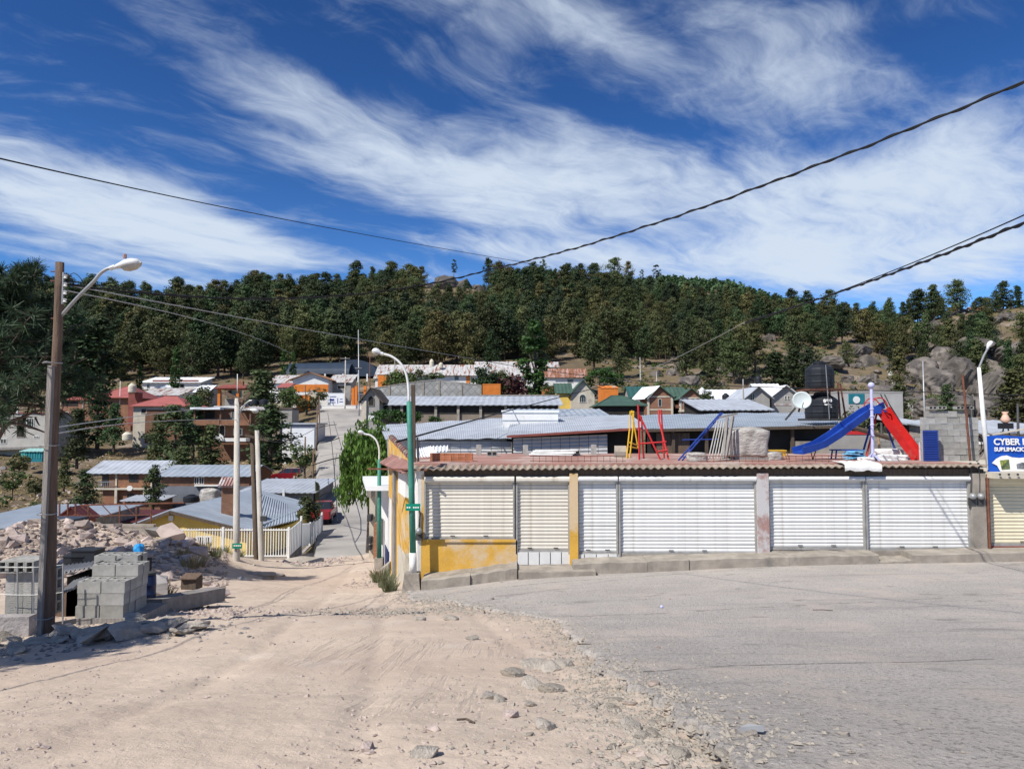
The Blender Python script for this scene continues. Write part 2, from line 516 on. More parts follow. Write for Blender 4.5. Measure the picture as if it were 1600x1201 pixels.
def root_loc(o):
    l = Vector((0, 0, 0))
    while o is not None:
        l += o.location
        o = o.parent
    return l


def tag(o, label, cat, group=None, kind=None):
    o['label'] = label
    o['category'] = cat
    if group:
        o['group'] = group
    if kind:
        o['kind'] = kind
    return o


def thing(name, label, cat, loc, rz=0.0, group=None):
    o = bpy.data.objects.new(name, None)
    o.empty_display_size = .2
    COL.objects.link(o)
    o.location = loc
    o.rotation_euler = (0, 0, rz)
    return tag(o, label, cat, group)


def solo(name, mb, mats, label, cat, loc=(0, 0, 0), group=None, smooth=False, kind=None, world=True):
    """a thing that is one mesh, its origin at loc"""
    if world:
        mb.v = [(a[0] - loc[0], a[1] - loc[1], a[2] - loc[2]) for a in mb.v]
    o = bpy.data.objects.new(name, mb.mesh(name, mats, smooth))
    COL.objects.link(o)
    o.location = loc
    return tag(o, label, cat, group, kind)


def inst(name, me, loc, rot=(0, 0, 0), scale=(1, 1, 1), parent=None):
    o = bpy.data.objects.new(name, me)
    COL.objects.link(o)
    o.parent = parent
    o.location = loc
    o.rotation_euler = rot
    o.scale = scale if not isinstance(scale, (int, float)) else (scale,) * 3
    return o


def copy_tree(o, parent=None):
    c = o.copy()
    COL.objects.link(c)
    c.parent = parent
    for ch in list(o.children):
        copy_tree(ch, c)
    return c


# ------------------------------------------------------------------ value noise
_perm = np.random.default_rng(3).random((256, 256))


def vnoise(x, y):
    xi, yi = np.floor(x).astype(int), np.floor(y).astype(int)
    fx, fy = x - xi, y - yi
    fx, fy = fx * fx * (3 - 2 * fx), fy * fy * (3 - 2 * fy)
    g = lambda a, b: _perm[a & 255, b & 255]
    return (g(xi, yi) * (1 - fx) + g(xi + 1, yi) * fx) * (1 - fy) + (g(xi, yi + 1) * (1 - fx) + g(xi + 1, yi + 1) * fx) * fy


def fbm(x, y, oct=4, gain=.5):
    s_, a, t = 0, 1.0, 0
    for k in range(oct):
        s_ = s_ + a * (vnoise(x * 2 ** k + 17.3 * k, y * 2 ** k + 9.1 * k) - .5)
        t += a
        a *= gain
    return s_ / t * 2


def smooth(a, b, x):
    t = np.clip((x - a) / (b - a), 0, 1)
    return t * t * (3 - 2 * t)


# ------------------------------------------------------------------ terrain height
CTRL = []


def ctrl(px, py, d):
    CTRL.append(tuple(P(px, py, d)))


for x_, y_, z_ in [(0, 0, -1.6), (-8, 0, -1.65), (8, 0, -1.5), (-20, -5, -1.9), (20, -5, -1.2), (0, -15, -.6), (-25, -25, -.6), (25, -25, .1), (30, 12, -2.6), (-25, 10, -3.6),
                   (40, 30, -3.6), (-45, 25, -7), (-50, 60, -10), (60, 60, -4), (20, 60, -5), (0, 60, -6), (10, 34, -4.7), (20, 34, -4.2)]:
    CTRL.append((x_, y_, z_))
for c_ in [(0, 1201, 3.45), (800, 1201, 3.45), (1600, 1201, 3.45), (800, 1080, 6.2), (1500, 1060, 6.6), (100, 1080, 6.6), (70, 1005, 12), (170, 962, 13.6), (-60, 1000, 12.3), (300, 985, 12),
           (800, 1000, 10.2), (1300, 1000, 10.4), (1600, 960, 13), (650, 950, 17), (665, 923, 21.6), (820, 905, 21.6), (1000, 897, 21.6), (1200, 888, 21.6), (1600, 880, 21.6), (1900, 872, 21.6),
           (480, 945, 18), (250, 935, 18.5), (330, 905, 25), (370, 908, 31), (410, 889, 34), (450, 873, 46), (340, 869, 46), (230, 868, 46), (560, 908, 27), (600, 886, 32), (590, 866, 44),
           (505, 856, 57), (540, 858, 52), (30, 930, 18), (100, 900, 24), (-200, 950, 16)]:
    ctrl(*c_)
_C = np.array(CTRL)


def _tps_k(r2):
    return np.where(r2 > 1e-12, r2 * np.log(np.maximum(r2, 1e-12)), 0)


_n = len(_C)
_A = np.zeros((_n + 3, _n + 3))
_d2 = ((_C[:, None, :2] - _C[None, :, :2]) ** 2).sum(-1)
_A[:_n, :_n] = _tps_k(_d2) + np.eye(_n) * 1.5
_A[:_n, _n] = 1
_A[:_n, _n + 1:] = _C[:, :2]
_A[_n, :_n] = 1
_A[_n + 1:, :_n] = _C[:, :2].T
_W = np.linalg.solve(_A, np.concatenate([_C[:, 2], [0, 0, 0]]))


def near_h(x, y):
    x, y = np.asarray(x, float), np.asarray(y, float)
    r = np.hypot(x, y)
    k = np.where(r > 70, 70 / np.maximum(r, 1), 1)
    x, y = x * k, y * k
    out = _W[_n] + _W[_n + 1] * x + _W[_n + 2] * y
    for i in range(_n):
        out = out + _W[i] * _tps_k((x - _C[i, 0]) ** 2 + (y - _C[i, 1]) ** 2)
    return out


COLS = [-400, 0, 200, 350, 450, 500, 560, 620, 800, 1000, 1200, 1400, 1600, 2000]
ROWS = {48: [-7, -8.5, -8.8, -8.6, -8.5, -8.5, -8.2, -7.5, -6, -5.5, -5, -5, -4.5, -4],
        60: [-8, -10, -10, -10, -9.6, -9.05, -8.6, -8, -6, -5.5, -5, -5, -4.5, -4],
        100: [-7, -8, -11, -10, -7.6, -4.3, -4.2, -4, -2, -1.5, -1.5, -2, -2, -2],
        120: [-4, -4, -6.5, -4.8, -5, -1.8, -1.8, -1.5, 0, 1, 1, 0, 0, 0],
        140: [-1, -1.5, -3, -2.8, -3, .6, .6, .8, 2, 3, 2.5, 1.5, 1, 1],
        165: [2, 2.5, 1.5, 2, 3.4, 3.55, 3.55, 3.5, 5, 5.5, 5, 3.5, 3, 3],
        190: [6, 8, 8.5, 8.5, 8.5, 9.5, 9.5, 10.5, 11, 11.5, 11, 8, 7, 7],
        230: [17, 18, 18, 18, 18, 19, 19, 19, 20, 20, 20, 17, 16, 16]}
RIDGE = [(-400, 480, 320), (0, 478, 330), (200, 488, 340), (300, 494, 350), (400, 472, 365), (560, 468, 385), (610, 456, 390), (690, 451, 390), (760, 456, 395), (950, 458, 400),
         (1100, 478, 370), (1200, 494, 350), (1300, 504, 340), (1350, 513, 330), (1450, 510, 315), (1500, 499, 305), (1600, 493, 300), (2000, 480, 300)]
GPX = np.arange(-400, 2001, 20.0)
GD = np.arange(40, 701, 4.0)
_T = np.zeros((len(GPX), len(GD)))
for i, px in enumerate(GPX):
    rp, rd = np.interp(px, [q_[0] for q_ in RIDGE], [q_[1] for q_ in RIDGE]), np.interp(px, [q_[0] for q_ in RIDGE], [q_[2] for q_ in RIDGE])
    ds = list(ROWS)
    zs = [np.interp(px, COLS, ROWS[d_]) for d_ in ds]
    zr = (665 - rp) / F * rd
    ds += [rd - 25, rd, rd + 70, rd + 300]
    zs += [zr - 5.5, zr, zr - 9, zr - 70]
    _T[i] = np.interp(GD, ds, zs)
for _ in range(2):
    _T[1:-1] = (_T[:-2] + 2 * _T[1:-1] + _T[2:]) / 4
for _ in range(2):
    _T[:, 1:-1] = (_T[:, :-2] + 2 * _T[:, 1:-1] + _T[:, 2:]) / 4
ST_L = {50: 498, 62: 499, 80: 500, 100: 500, 120: 499, 145: 499, 165: 500, 172: 500}
ST_R = {50: 690, 62: 665, 80: 620, 100: 597, 120: 580, 145: 570, 165: 562, 172: 562}
ST_Z = ([43.5, 47, 50, 55, 60, 66, 80, 100, 120, 140, 165, 172], [-8.5, -8.05, -8.25, -8.55, -8.75, -8.5, -6.7, -4.25, -1.75, .65, 3.6, 3.75])


def street_z(d):
    return float(np.interp(d, *ST_Z)) + .14


def H(x, y, rough=True):
    """ground height (scalar or array), relative to the eye"""
    x, y = np.atleast_1d(np.asarray(x, float)), np.atleast_1d(np.asarray(y, float))
    r = np.hypot(x, y)
    azm = np.arctan2(x, y)
    lim_lo, lim_hi = math.atan((-400 - 800) / F), math.atan((2000 - 800) / F)
    azc = np.clip(azm, lim_lo, lim_hi)
    d = r * np.cos(azc)
    px = 800 + np.tan(azc) * F
    i = np.clip((px - GPX[0]) / 20, 0, len(GPX) - 1.001)
    j = np.clip((d - GD[0]) / 4, 0, len(GD) - 1.001)
    i0, j0 = i.astype(int), j.astype(int)
    fi, fj = i - i0, j - j0
    far = (_T[i0, j0] * (1 - fi) + _T[i0 + 1, j0] * fi) * (1 - fj) + (_T[i0, j0 + 1] * (1 - fi) + _T[i0 + 1, j0 + 1] * fi) * fj
    if rough:
        amp = .25 + smooth(150, 260, d) * (1.8 + 5.5 * smooth(1150, 1400, px))
        rid = 1 - 2 * np.abs(fbm(x / 34 + 5, y / 26 + 9, 4))
        far = far + amp * (.6 * fbm(x / 22, y / 22, 4) + .4 * rid - .15)
        crag = np.exp(-((px - 700) / 75) ** 2 - ((d - 375) / 16) ** 2) * 2.5 * (fbm(x / 7, y / 7, 3) + .3)
        far = far + crag
    w = smooth(44, 58, d)
    nh = near_h(x, y) if np.any(w < 1) else far
    out = nh * (1 - w) + far * w
    inside_st = smooth(np.interp(d, list(ST_L), list(ST_L.values())) - 26, np.interp(d, list(ST_L), list(ST_L.values())) - 6, px) * smooth(np.interp(d, list(ST_R), list(ST_R.values())) + 26, np.interp(d, list(ST_R), list(ST_R.values())) + 6, px) * smooth(49, 54, d) * (1 - smooth(172, 180, d))
    out = out * (1 - inside_st) + np.minimum(out, np.interp(d, *ST_Z) - .15) * inside_st
    # the spoil heap beside the block yard
    hx, hy = np.where(x > -18.5, (x + 18.5) / 6.6, (x + 18.5) / 11.0), (y - 30.5) / 6.5
    hp = np.exp(-(hx ** 2 + hy ** 2) * 1.15) * 2.0
    hx2, hy2 = (x + 12.5) / 2.0, (y - 29) / 4.0
    hp = hp + np.exp(-(hx2 ** 2 + hy2 ** 2) * 1.3) * .75
    out = out + hp * (1 + .25 * fbm(x / 1.6, y / 1.6, 3))
    # small heap at the wooden lamp pole
    hp3 = np.exp(-(((x + 6.6) / 1.5) ** 2 + ((y - 11.9) / 1.0) ** 2)) * .14
    out = out + hp3
    return out if out.size > 1 else float(out[0])


def G(px, py, dmin=2.0, dmax=90.0):
    """first ground point along the ray of a photo pixel"""
    k = pix_dir(px, py)
    ds = np.geomspace(dmin, dmax, 500)
    xs, ys, zs = k.x / k.y * ds, ds, k.z / k.y * ds
    h = H(xs, ys, False)
    below = np.nonzero(zs < h)[0]
    d = ds[below[0]] if len(below) else dmax
    x_, y_ = k.x / k.y * d, d
    return Vector((x_, y_, H(x_, y_, False)))


def ground_at(px, d, rough=True):
    k = pix_dir(px, 700)
    x_ = k.x / k.y * d
    return Vector((x_, d, H(x_, d, rough)))


# ------------------------------------------------------------------ ground mesh
def polar_mesh(name, azs, rs, zf, material, kind='structure', smooth_=True):
    A, Rr = np.meshgrid(azs, rs, indexing='ij')
    X, Y = np.sin(A) * Rr, np.cos(A) * Rr
    Z = zf(X.ravel(), Y.ravel()).reshape(X.shape)
    na, nr = A.shape
    V = np.stack([X, Y, Z], -1).reshape(-1, 3)
    idx = np.arange(na * nr).reshape(na, nr)
    q_ = np.stack([idx[:-1, :-1], idx[:-1, 1:], idx[1:, 1:], idx[1:, :-1]], -1).reshape(-1, 4)
    me = bpy.data.meshes.new(name)
    me.vertices.add(len(V))
    me.vertices.foreach_set('co', V.ravel())
    me.loops.add(q_.size)
    me.loops.foreach_set('vertex_index', q_.ravel())
    me.polygons.add(len(q_))
    me.polygons.foreach_set('loop_start', np.arange(0, q_.size, 4))
    me.polygons.foreach_set('loop_total', np.full(len(q_), 4))
    me.polygons.foreach_set('use_smooth', np.full(len(q_), smooth_))
    me.update(calc_edges=True)
    me.validate()
    me.materials.append(material)
    o = bpy.data.objects.new(name, me)
    COL.objects.link(o)
    o['kind'] = kind
    return o


# concrete carriageway: its broken edge against the dirt, in ground metres
EDGE_PX = [(560, 940), (640, 938), (690, 940), (740, 949), (800, 958), (880, 972), (905, 1000), (930, 1035), (965, 1062), (1010, 1085), (1050, 1115), (1090, 1150), (1130, 1201)]
EDGE = [G(a, b) for a, b in EDGE_PX]
EDGE = [(e.x, e.y) for e in EDGE]
EDGE = [(-3.2, 22.6)] + EDGE[1:] + [(2.2, 1.0), (3.5, -4), (4, -40)]
ROAD_POLY = EDGE + [(60, -40), (60, 25.0), (-3.0, 25.0)]


def seg_dist(x, y, poly):
    best = np.full(x.shape, 1e9)
    for (ax, ay), (bx, by) in zip(poly[:-1], poly[1:]):
        ux, uy = bx - ax, by - ay
        L = ux * ux + uy * uy
        t = np.clip(((x - ax) * ux + (y - ay) * uy) / L, 0, 1)
        best = np.minimum(best, np.hypot(x - ax - t * ux, y - ay - t * uy))
    return best


def inside(x, y, poly):
    c = np.zeros(x.shape, bool)
    n = len(poly)
    for i in range(n):
        (ax, ay), (bx, by) = poly[i], poly[(i + 1) % n]
        if ay == by:
            continue
        cond = ((ay > y) != (by > y)) & (x < (bx - ax) * (y - ay) / (by - ay) + ax)
        c ^= cond
    return c


def road_sd(x, y):
    """positive on the concrete, negative on the dirt"""
    sd = np.where(inside(x, y, ROAD_POLY), 1, -1) * seg_dist(x, y, EDGE)
    r = np.hypot(x, y)
    return sd + .22 * fbm(x * 1.3, y * 1.3, 3) + .10 * fbm(x * 6, y * 6, 3)


def dirt_z(x, y):
    z = H(x, y)
    r = np.hypot(x, y)
    fine = 1 - smooth(30, 60, r)
    sd = road_sd(x, y)
    loose = np.exp(-(np.minimum(sd, 0) / .8) ** 2)
    z = z + fine * (.035 * fbm(x / 1.7, y / 1.7, 3) + .012 * fbm(x * 2.5, y * 2.5, 3) + .007 * fbm(x * 11, y * 11, 3) + loose * .03 * fbm(x * 4, y * 4, 3))
    # shallow wheel ruts running down to the street
    for off in (-.8, .8, 2.6, 4.1):
        c_ = (x - (-1.6 + off) + .16 * (y - 4)) / .16
        z = z - fine * .028 * np.exp(-c_ * c_) * smooth(2, 5, y)
    return z - .03 - .06 * smooth(.1, .5, sd)


def road_z(x, y):
    sd = road_sd(x, y)
    z = H(x, y) + .025 + .006 * fbm(x / 2.2, y / 2.2, 3)
    wear = smooth(1.7, .1, sd)
    z = z + (.004 + .012 * wear) * fbm(x * 5.5, y * 5.5, 3, .6) - .03 * wear * np.maximum(fbm(x * 1.6 + 9, y * 1.6, 2), 0)
    return z - .30 * (1 - smooth(-.06, .05, sd))


def road_pattern(t, co, col, h):
    fine = t.noise(co, 26, 6, .75)
    shaded_pits = t.noise(co, 24, 4, .7)
    col = t.mix(t.ramp(fine, .35, .68), t.mix(.4, col, (.26, .245, .23)), col)
    agg = t.noise(co, 10, 4, .8)
    col = t.mix(t.ramp(agg, .56, .68, 0, .5), col, (.60, .565, .53))
    col = t.mix(t.ramp(shaded_pits, .545, .61, 0, .8), col, (.19, .175, .16))  # worn pits, their shade painted as dark flecks
    sand = t.noise(t.mapping(co, loc=(4, 2, 0)), .55, 7, .65, .4)
    col = t.mix(t.ramp(sand, .50, .66, 0, .6), col, (.55, .47, .40))
    strk = t.noise(t.mapping(co, rot=(0, 0, R(8)), scale=(.25, 3.2, 1)), 1.0, 5, .6, .3)
    col = t.mix(t.ramp(strk, .54, .7, 0, .45), col, (.27, .255, .24))
    oil = t.noise(t.mapping(co, loc=(7, 13, 0), scale=(1, 1.6, 1)), .8, 5, .6, .6)
    col = t.mix(t.ramp(oil, .60, .70, 0, .55), col, (.21, .195, .18))
    wv = t.n('ShaderNodeTexWave', {'Vector': t.mapping(co, rot=(0, 0, R(-12))), 'Scale': .048, 'Distortion': 1.5, 'Detail': 4, 'Detail Scale': 1.2}, bands_direction='Y').outputs['Fac']
    col = t.mix(t.math('MULTIPLY', t.ramp(wv, .0006, .0, 0, .7), t.ramp(t.noise(co, 1.3, 5, .7), .42, .56)), col, (.085, .08, .075))
    return col, t.math('ADD', t.math('MULTIPLY', fine, .7), t.math('MULTIPLY', shaded_pits, .6))


def dirt_pattern(t, co, col, h):
    big = t.noise(co, .22, 5, .6, .3)
    col = t.mix(t.ramp(big, .40, .66), col, (.475, .375, .30))
    pale = t.noise(t.mapping(co, loc=(9, 1, 0)), .5, 6, .65, .5)
    col = t.mix(t.ramp(pale, .56, .72, 0, .6), col, (.57, .50, .43))
    g = t.noise(co, 38, 6, .75)
    col = t.mix(t.ramp(g, .60, .74, 0, .55), col, (.28, .235, .205))
    tr = t.noise(t.mapping(co, rot=(0, 0, R(-38)), scale=(6.0, .35, 1)), 1.6, 4, .55, .25)
    tm = t.ramp(t.noise(co, .35, 3, .5), .5, .62)
    trk = t.math('MULTIPLY', t.ramp(tr, .5, .62), tm)
    col = t.mix(t.math('MULTIPLY', trk, .38), col, (.33, .27, .225))
    peb = t.noise(co, 9, 5, .7)
    hh = t.math('ADD', t.math('MULTIPLY', g, .5), t.math('ADD', t.math('MULTIPLY', peb, .9), t.math('MULTIPLY', trk, -.35)))
    return col, hh


def hill_pattern(t, co, col, h):
    n = t.noise(co, .05, 6, .65, .3)
    col = t.mix(t.ramp(n, .42, .6), col, (.135, .105, .055))
    n2 = t.noise(t.mapping(co, loc=(31, 7, 3)), .09, 6, .7, .4)
    col = t.mix(t.ramp(n2, .54, .64), col, (.25, .205, .165))
    n3 = t.noise(t.mapping(co, loc=(11, 17, 3)), .35, 5, .7)
    col = t.mix(t.ramp(n3, .55, .68, 0, .8), col, (.075, .075, .035))
    g = t.n('ShaderNodeNewGeometry')
    nz = t.n('ShaderNodeSeparateXYZ', {'Vector': g.outputs['Normal']}).outputs[2]
    col = t.mix(t.ramp(nz, .90, .74), col, t.mix(t.ramp(t.noise(co, .5, 5, .7), .4, .6), (.11, .098, .085), (.215, .19, .165)))
    return col, t.math('ADD', t.noise(co, .8, 6, .7), t.math('MULTIPLY', h, .3))


M_dirt = mat('dirt', (.535, .437, .348), .97, .10, 1.4, .55, 30, pattern=dirt_pattern, spec=.1)
M_road = mat('road_concrete', (.50, .455, .41), .93, .10, .4, .9, 40, pattern=road_pattern, spec=.15)
M_hill = mat('hillside_soil', (.150, .115, .078), .97, .2, .1, 1.0, 2, pattern=hill_pattern, spec=.1)
M_street = mat('street_concrete', (.34, .32, .295), .93, .12, .25, .2, 8, base2=(.225, .215, .205), b2=(.5, .65), b2scale=.12, spec=.15)

fine_az = np.linspace(-R(41), R(41), 520)
side_az = np.concatenate([np.linspace(-math.pi, -R(41), 60)[:-1], fine_az, np.linspace(R(41), math.pi, 60)[1:]])
rs_near = np.concatenate([[.3, 1.0, 1.8], np.geomspace(2.4, 62, 430)])
ground = polar_mesh('ground', side_az, rs_near, dirt_z, M_dirt)
rs_road = np.concatenate([[.3, 1.0, 1.8], np.geomspace(2.4, 34, 420), [45]])
az_road = np.concatenate([np.linspace(-R(24), R(41), 520), np.linspace(R(41), R(180), 50)[1:]])
road = polar_mesh('road', az_road, rs_road, road_z, M_road)
rs_hill = np.concatenate([np.geomspace(54, 200, 70), np.geomspace(203, 440, 120), np.linspace(450, 700, 16)])
hill = polar_mesh('hillside', np.concatenate([np.linspace(-R(80), -R(42), 24)[:-1], np.linspace(-R(42), R(42), 300), np.linspace(R(42), R(80), 24)[1:]]), rs_hill,
                  lambda x, y: H(x, y) - .02 * (np.hypot(x, y) < 62), M_hill)
# the lower ring of open country around and behind
outer = polar_mesh('open_country', np.linspace(R(80), R(280), 60), np.array([60, 120, 250, 500, 900.]), lambda x, y: -3.0 + 0 * x + 4 * fbm(x / 90, y / 90, 3) + .05 * np.maximum(np.hypot(x, y) - 80, 0), M_hill)


def far_z(x, y):
    azm = np.arctan2(x, y)
    px = 800 + np.tan(np.clip(azm, -1.2, 1.2)) * F
    top = np.interp(px, [-2000, -300, 700, 900, 1060, 1150, 1230, 1330, 1500, 2500], [480, 500, 470, 450, 437, 446, 466, 490, 505, 480])
    d = y
    zr = (665 - top) / F * 1000
    return zr * np.exp(-((d - 1000) / 260.0) ** 2) + 8 * fbm(x / 60, y / 60, 3) - 8


far_hill = polar_mesh('distant_hill', np.linspace(-R(55), R(55), 220), np.linspace(640, 1500, 50), far_z, M_hill)

# the street that climbs the opposite slope
mb = MB()
rows_ = []
for d in np.linspace(43.5, 172, 92):
    l_, r_ = np.interp(d, list(ST_L), list(ST_L.values())), np.interp(d, list(ST_R), list(ST_R.values()))
    z_ = float(np.interp(d, *ST_Z)) + .12
    xs_ = [(l_ - 800) / F * d, (r_ - 800) / F * d]
    rows_.append([(xs_[0] - .9, d, z_ - 2.0), (xs_[0], d, z_ + .02)] + [(xs_[0] + (xs_[1] - xs_[0]) * t_, d, z_ + .12 * math.sin(math.pi * t_)) for t_ in (.25, .5, .75)] + [(xs_[1], d, z_ + .02), (xs_[1] + .9, d, z_ - 2.0)])
for a_, b_ in zip(rows_[:-1], rows_[1:]):
    for k in range(6):
        mb.quad(a_[k], a_[k + 1], b_[k + 1], b_[k])
street = mb.build('street', M_street, smooth=True)
street['kind'] = 'structure'

# ------------------------------------------------------------------ the row of shops
D0 = 22.5


def fx(px, d=D0):
    return (px - 800.0) / F * d / (math.cos(PITCH) - (600.5 - 740) / F * math.sin(PITCH)) * 1.0


def fz(py, d=D0):
    return P(800, py, d).z


A_ = Vector((fx(653), D0, 0))                      # street corner of the shop
B_ = Vector((P(609, 800, 31).x, 31, 0))            # far end of its side wall
ZD = -1.15                                         # roof deck
shop = thing('shop_building', 'long corner shop row with ochre corner wall and pale roller shutters', 'shop building', (A_.x, D0, fz(905)))
XR = fx(1537)
body = MB()
for x0_, x1_, zt in ((fx(655), XR, fz(742)),):
    body.prism([(x0_, D0 + .22), (x1_, D0 + .22), (x1_, 30.8), (B_.x + .5, 30.8)], 'z', -6.2, -1.33)
body.build('wall', M_grey, shop, world=True)
lint = MB().box(fx(655), XR, D0 + .02, D0 + .22, fz(741.5), -1.30)
lint.build('lintel', M_kerb, shop, world=True)
sl = MB().prism([(fx(646), D0 + .3), (XR, D0 + .3), (XR, 31), (B_.x, 31)], 'z', -1.33, ZD)
sl.build('roof_deck', M_deck, shop, world=True)
# corrugated eave sheets, each a metre wide
EO = .19
zl, zr_ = fz(733, D0 - EO), fz(727, D0 - EO)
xa, xb = fx(640) - .05, XR - .02
NS = 16
for k in range(NS):
    u0, u1 = k / NS, (k + 1) / NS
    x0_, x1_ = xa + (xb - xa) * u0, xa + (xb - xa) * u1 + .03
    za, zb = zl + (zr_ - zl) * u0, zl + (zr_ - zl) * u1
    dj = random.uniform(-.03, .03)
    e = MB().corr((x0_, D0 - EO + dj, za), (x1_, D0 - EO + dj, zb), (x0_, D0 + .45, ZD - .04), (x1_, D0 + .45, ZD - .04 + (zb - za) * .5), 5, .03, 6, .025)
    e.build('eave_sheet', M_eave, shop, world=True)
MB().box(fx(655), XR, D0 + .0, D0 + .12, -1.50, -1.30).build('eave_shade_strip', M_wooddark, shop, world=True)  # dark strip put in for the black shade under the eave
# ochre corner wall below and beside the first shutter
w = MB()
w.box(fx(653), fx(663), D0 - .02, D0 + .2, -6.2, fz(741))
w.box(fx(663), fx(808), D0 - .02, D0 + .2, -6.2, fz(844))
w.box(fx(662), fx(806), D0 - .07, D0 - .02, fz(846), fz(842))
w.build('corner_wall', M_ochre, shop, world=True)
for (a, b, c) in ((808, 894, 862.5), (894, 968, 865.5)):
    n_ = max(2, int((b - a) / 15))
    for k in range(n_):
        t0, t1 = a + (b - a) * k / n_, a + (b - a) * (k + 1) / n_
        MB().box(fx(t0) + .012, fx(t1) - .012, D0 - .01, D0 + .2, fz(882), fz(c)).build('tile', M_tilewhite, shop, world=True)
MB().box(fx(968), fx(1182), D0 + .02, D0 + .2, -6, fz(866)).build('plinth', M_kerb, shop, world=True)
MB().box(fx(1199), fx(1515), D0 - .02, D0 + .2, -6, fz(860)).build('plinth', M_kerb, shop, world=True)
for (a, b, zb, m_, nm) in ((889.5, 902.5, 878, M_ochre, 'pillar'), (1181, 1199, 868, M_mottled, 'pillar'), (1514, 1536, 862, M_kerb, 'pillar')):
    MB().box(fx(a), fx(b), D0 - .10, D0 + .2, fz(zb) - .6, fz(739)).build(nm, m_, shop, world=True)


def shutter(parent, x0, x1, py0, py1, material, hood=True):
    """roller shutter: hood, slats one by one, bottom bar, two guide rails"""
    xa_, xb_ = fx(x0), fx(x1)
    zt, zb = fz(py0), fz(py1)
    zh = fz(744)
    root = MB().box(xa_ + .03, xb_ - .03, D0 + .10, D0 + .12, zb, zt).build('roller_shutter', material, parent, world=True)
    h = MB()
    h.prism([(D0 + .12, zh), (D0 - .06, zh), (D0 - .10, zh - .05), (D0 - .10, zt + .03), (D0 - .07, zt - .02), (D0 + .12, zt - .02)], 'x', xa_ + .01, xb_ - .01)
    h.build('hood', material, root, world=True)
    pitch = .104
    n = int((zt - zb - .06) / pitch)
    pitch = (zt - zb - .06) / n
    wd = xb_ - xa_ - .06
    prof = [(.0, 0.0), (-.012, .01), (-.022, pitch * .38), (-.021, pitch * .62), (-.008, pitch * .93), (.0, pitch * .97)]
    sm = MB()
    N = len(prof)
    vs, fs = [], []
    segs = 6
    for i in range(segs + 1):
        for (yy, zz_) in prof:
            vs.append((wd * i / segs, yy, zz_))
    for i in range(segs):
        for k in range(N - 1):
            a = i * N + k
            fs.append((a, a + N, a + N + 1, a + 1))
    sm.add(vs, fs)
    me = sm.mesh('slat', material)
    o_ = root_loc(root)
    for k in range(n):
        inst('slat', me, (xa_ + .03 - o_.x + random.uniform(-.004, .004), D0 + .085 - o_.y + random.uniform(-.003, .003), zb + .06 + k * pitch - o_.z),
             (random.gauss(0, .05), random.gauss(0, .0013), 0), (1, 1, 1), root)
    MB().box(xa_ + .03, xb_ - .03, D0 + .03, D0 + .11, zb - .02, zb + .06).build('bottom_bar', M_rail, root, world=True)
    mid = (xa_ + xb_) / 2
    for xx in (mid - .5 * min(1, wd / 2), mid + .5 * min(1, wd / 2)):
        MB().box(xx - .07, xx + .07, D0 + .0, D0 + .03, zb + .1, zb + .13).build('handle', M_framedark, root, world=True)
    for xx in (xa_, xb_ - .05):
        MB().box(xx, xx + .05, D0 - .02, D0 + .12, zb - .06, zt + .02).build('guide_rail', M_rail, root, world=True)
    return root


for (a, b, t_, bo, m_, lab) in ((663, 804, 752, 843, M_shuttercream, 'cream roller shutter above the ochre wall'), (806, 890, 752, 862, M_shuttercream, None), (902, 965, 751, 865, M_shutter, None),
                                (966, 1181, 751, 866, M_shutter, 'widest white roller shutter'), (1199, 1350, 750, 858, M_shutter, None), (1351, 1514, 750, 860, M_shutter, None)):
    s_ = shutter(shop, a, b, t_, bo, m_)
    if lab:
        s_['label'] = lab
# side wall along the street: pieces from the corner back
SD = (B_ - A_).normalized()
SN = Vector((SD.y, -SD.x, 0)) * -1                 # points to the street


def side_px(px):
    """point of the side wall line that is seen at photo column px"""
    k = (px - 800.0) / F
    # A + t*SD with x/y = k (pitch shifts are negligible)
    kx = P(px, 800, 1.0).x
    t = (A_.x - kx * A_.y) / (kx * SD.y - SD.x)
    return A_ + SD * t


def side_panel(name, p0, p1, z0, z1, out, material, th=.2):
    a, b = side_px(p0), side_px(p1)
    a, b = a + SN * out, b + SN * out
    mb = MB()
    pts = [(a.x, a.y), (b.x, b.y), (b.x - SN.x * (th + out), b.y - SN.y * (th + out)), (a.x - SN.x * (th + out), a.y - SN.y * (th + out))]
    mb.prism(pts, 'z', z0, z1)
    return mb.build(name, material, shop, world=True)


side_panel('side_wall', 652.9, 609, -7.2, -1.33, .0, M_white)
side_panel('side_pillar', 640, 628, -4.15, -2.35, .14, M_ochre)
side_panel('side_pillar', 640, 628, -7.0, -4.152, .14, M_cream)
side_panel('side_pillar', 640, 628, -2.348, -1.40, .14, M_white)
side_panel('side_pillar', 621.5, 618, -7.0, -1.40, .16, M_ochre)
side_panel('side_panel', 617.8, 609.5, -2.9, -1.36, .07, M_ochre)
q0, q1 = side_px(624.6), side_px(622)
MB().cyl(q0 + SN * .2 + Vector((0, 0, -7)), q0 + SN * .2 + Vector((0, 0, -1.3)), .075, n=8).build('drain_pipe', M_woodgrey, shop, world=True)
a, b = side_px(649), side_px(609)
MB().corr(a + SN * .42 + Vector((0, 0, -1.46)), b + SN * .42 + Vector((0, 0, -1.55)), a + SN * -.15 + Vector((0, 0, -1.16)), b + SN * -.15 + Vector((0, 0, -1.2)), 26, .04, 4, .025).build('side_eave', M_mauveroof, shop, world=True)
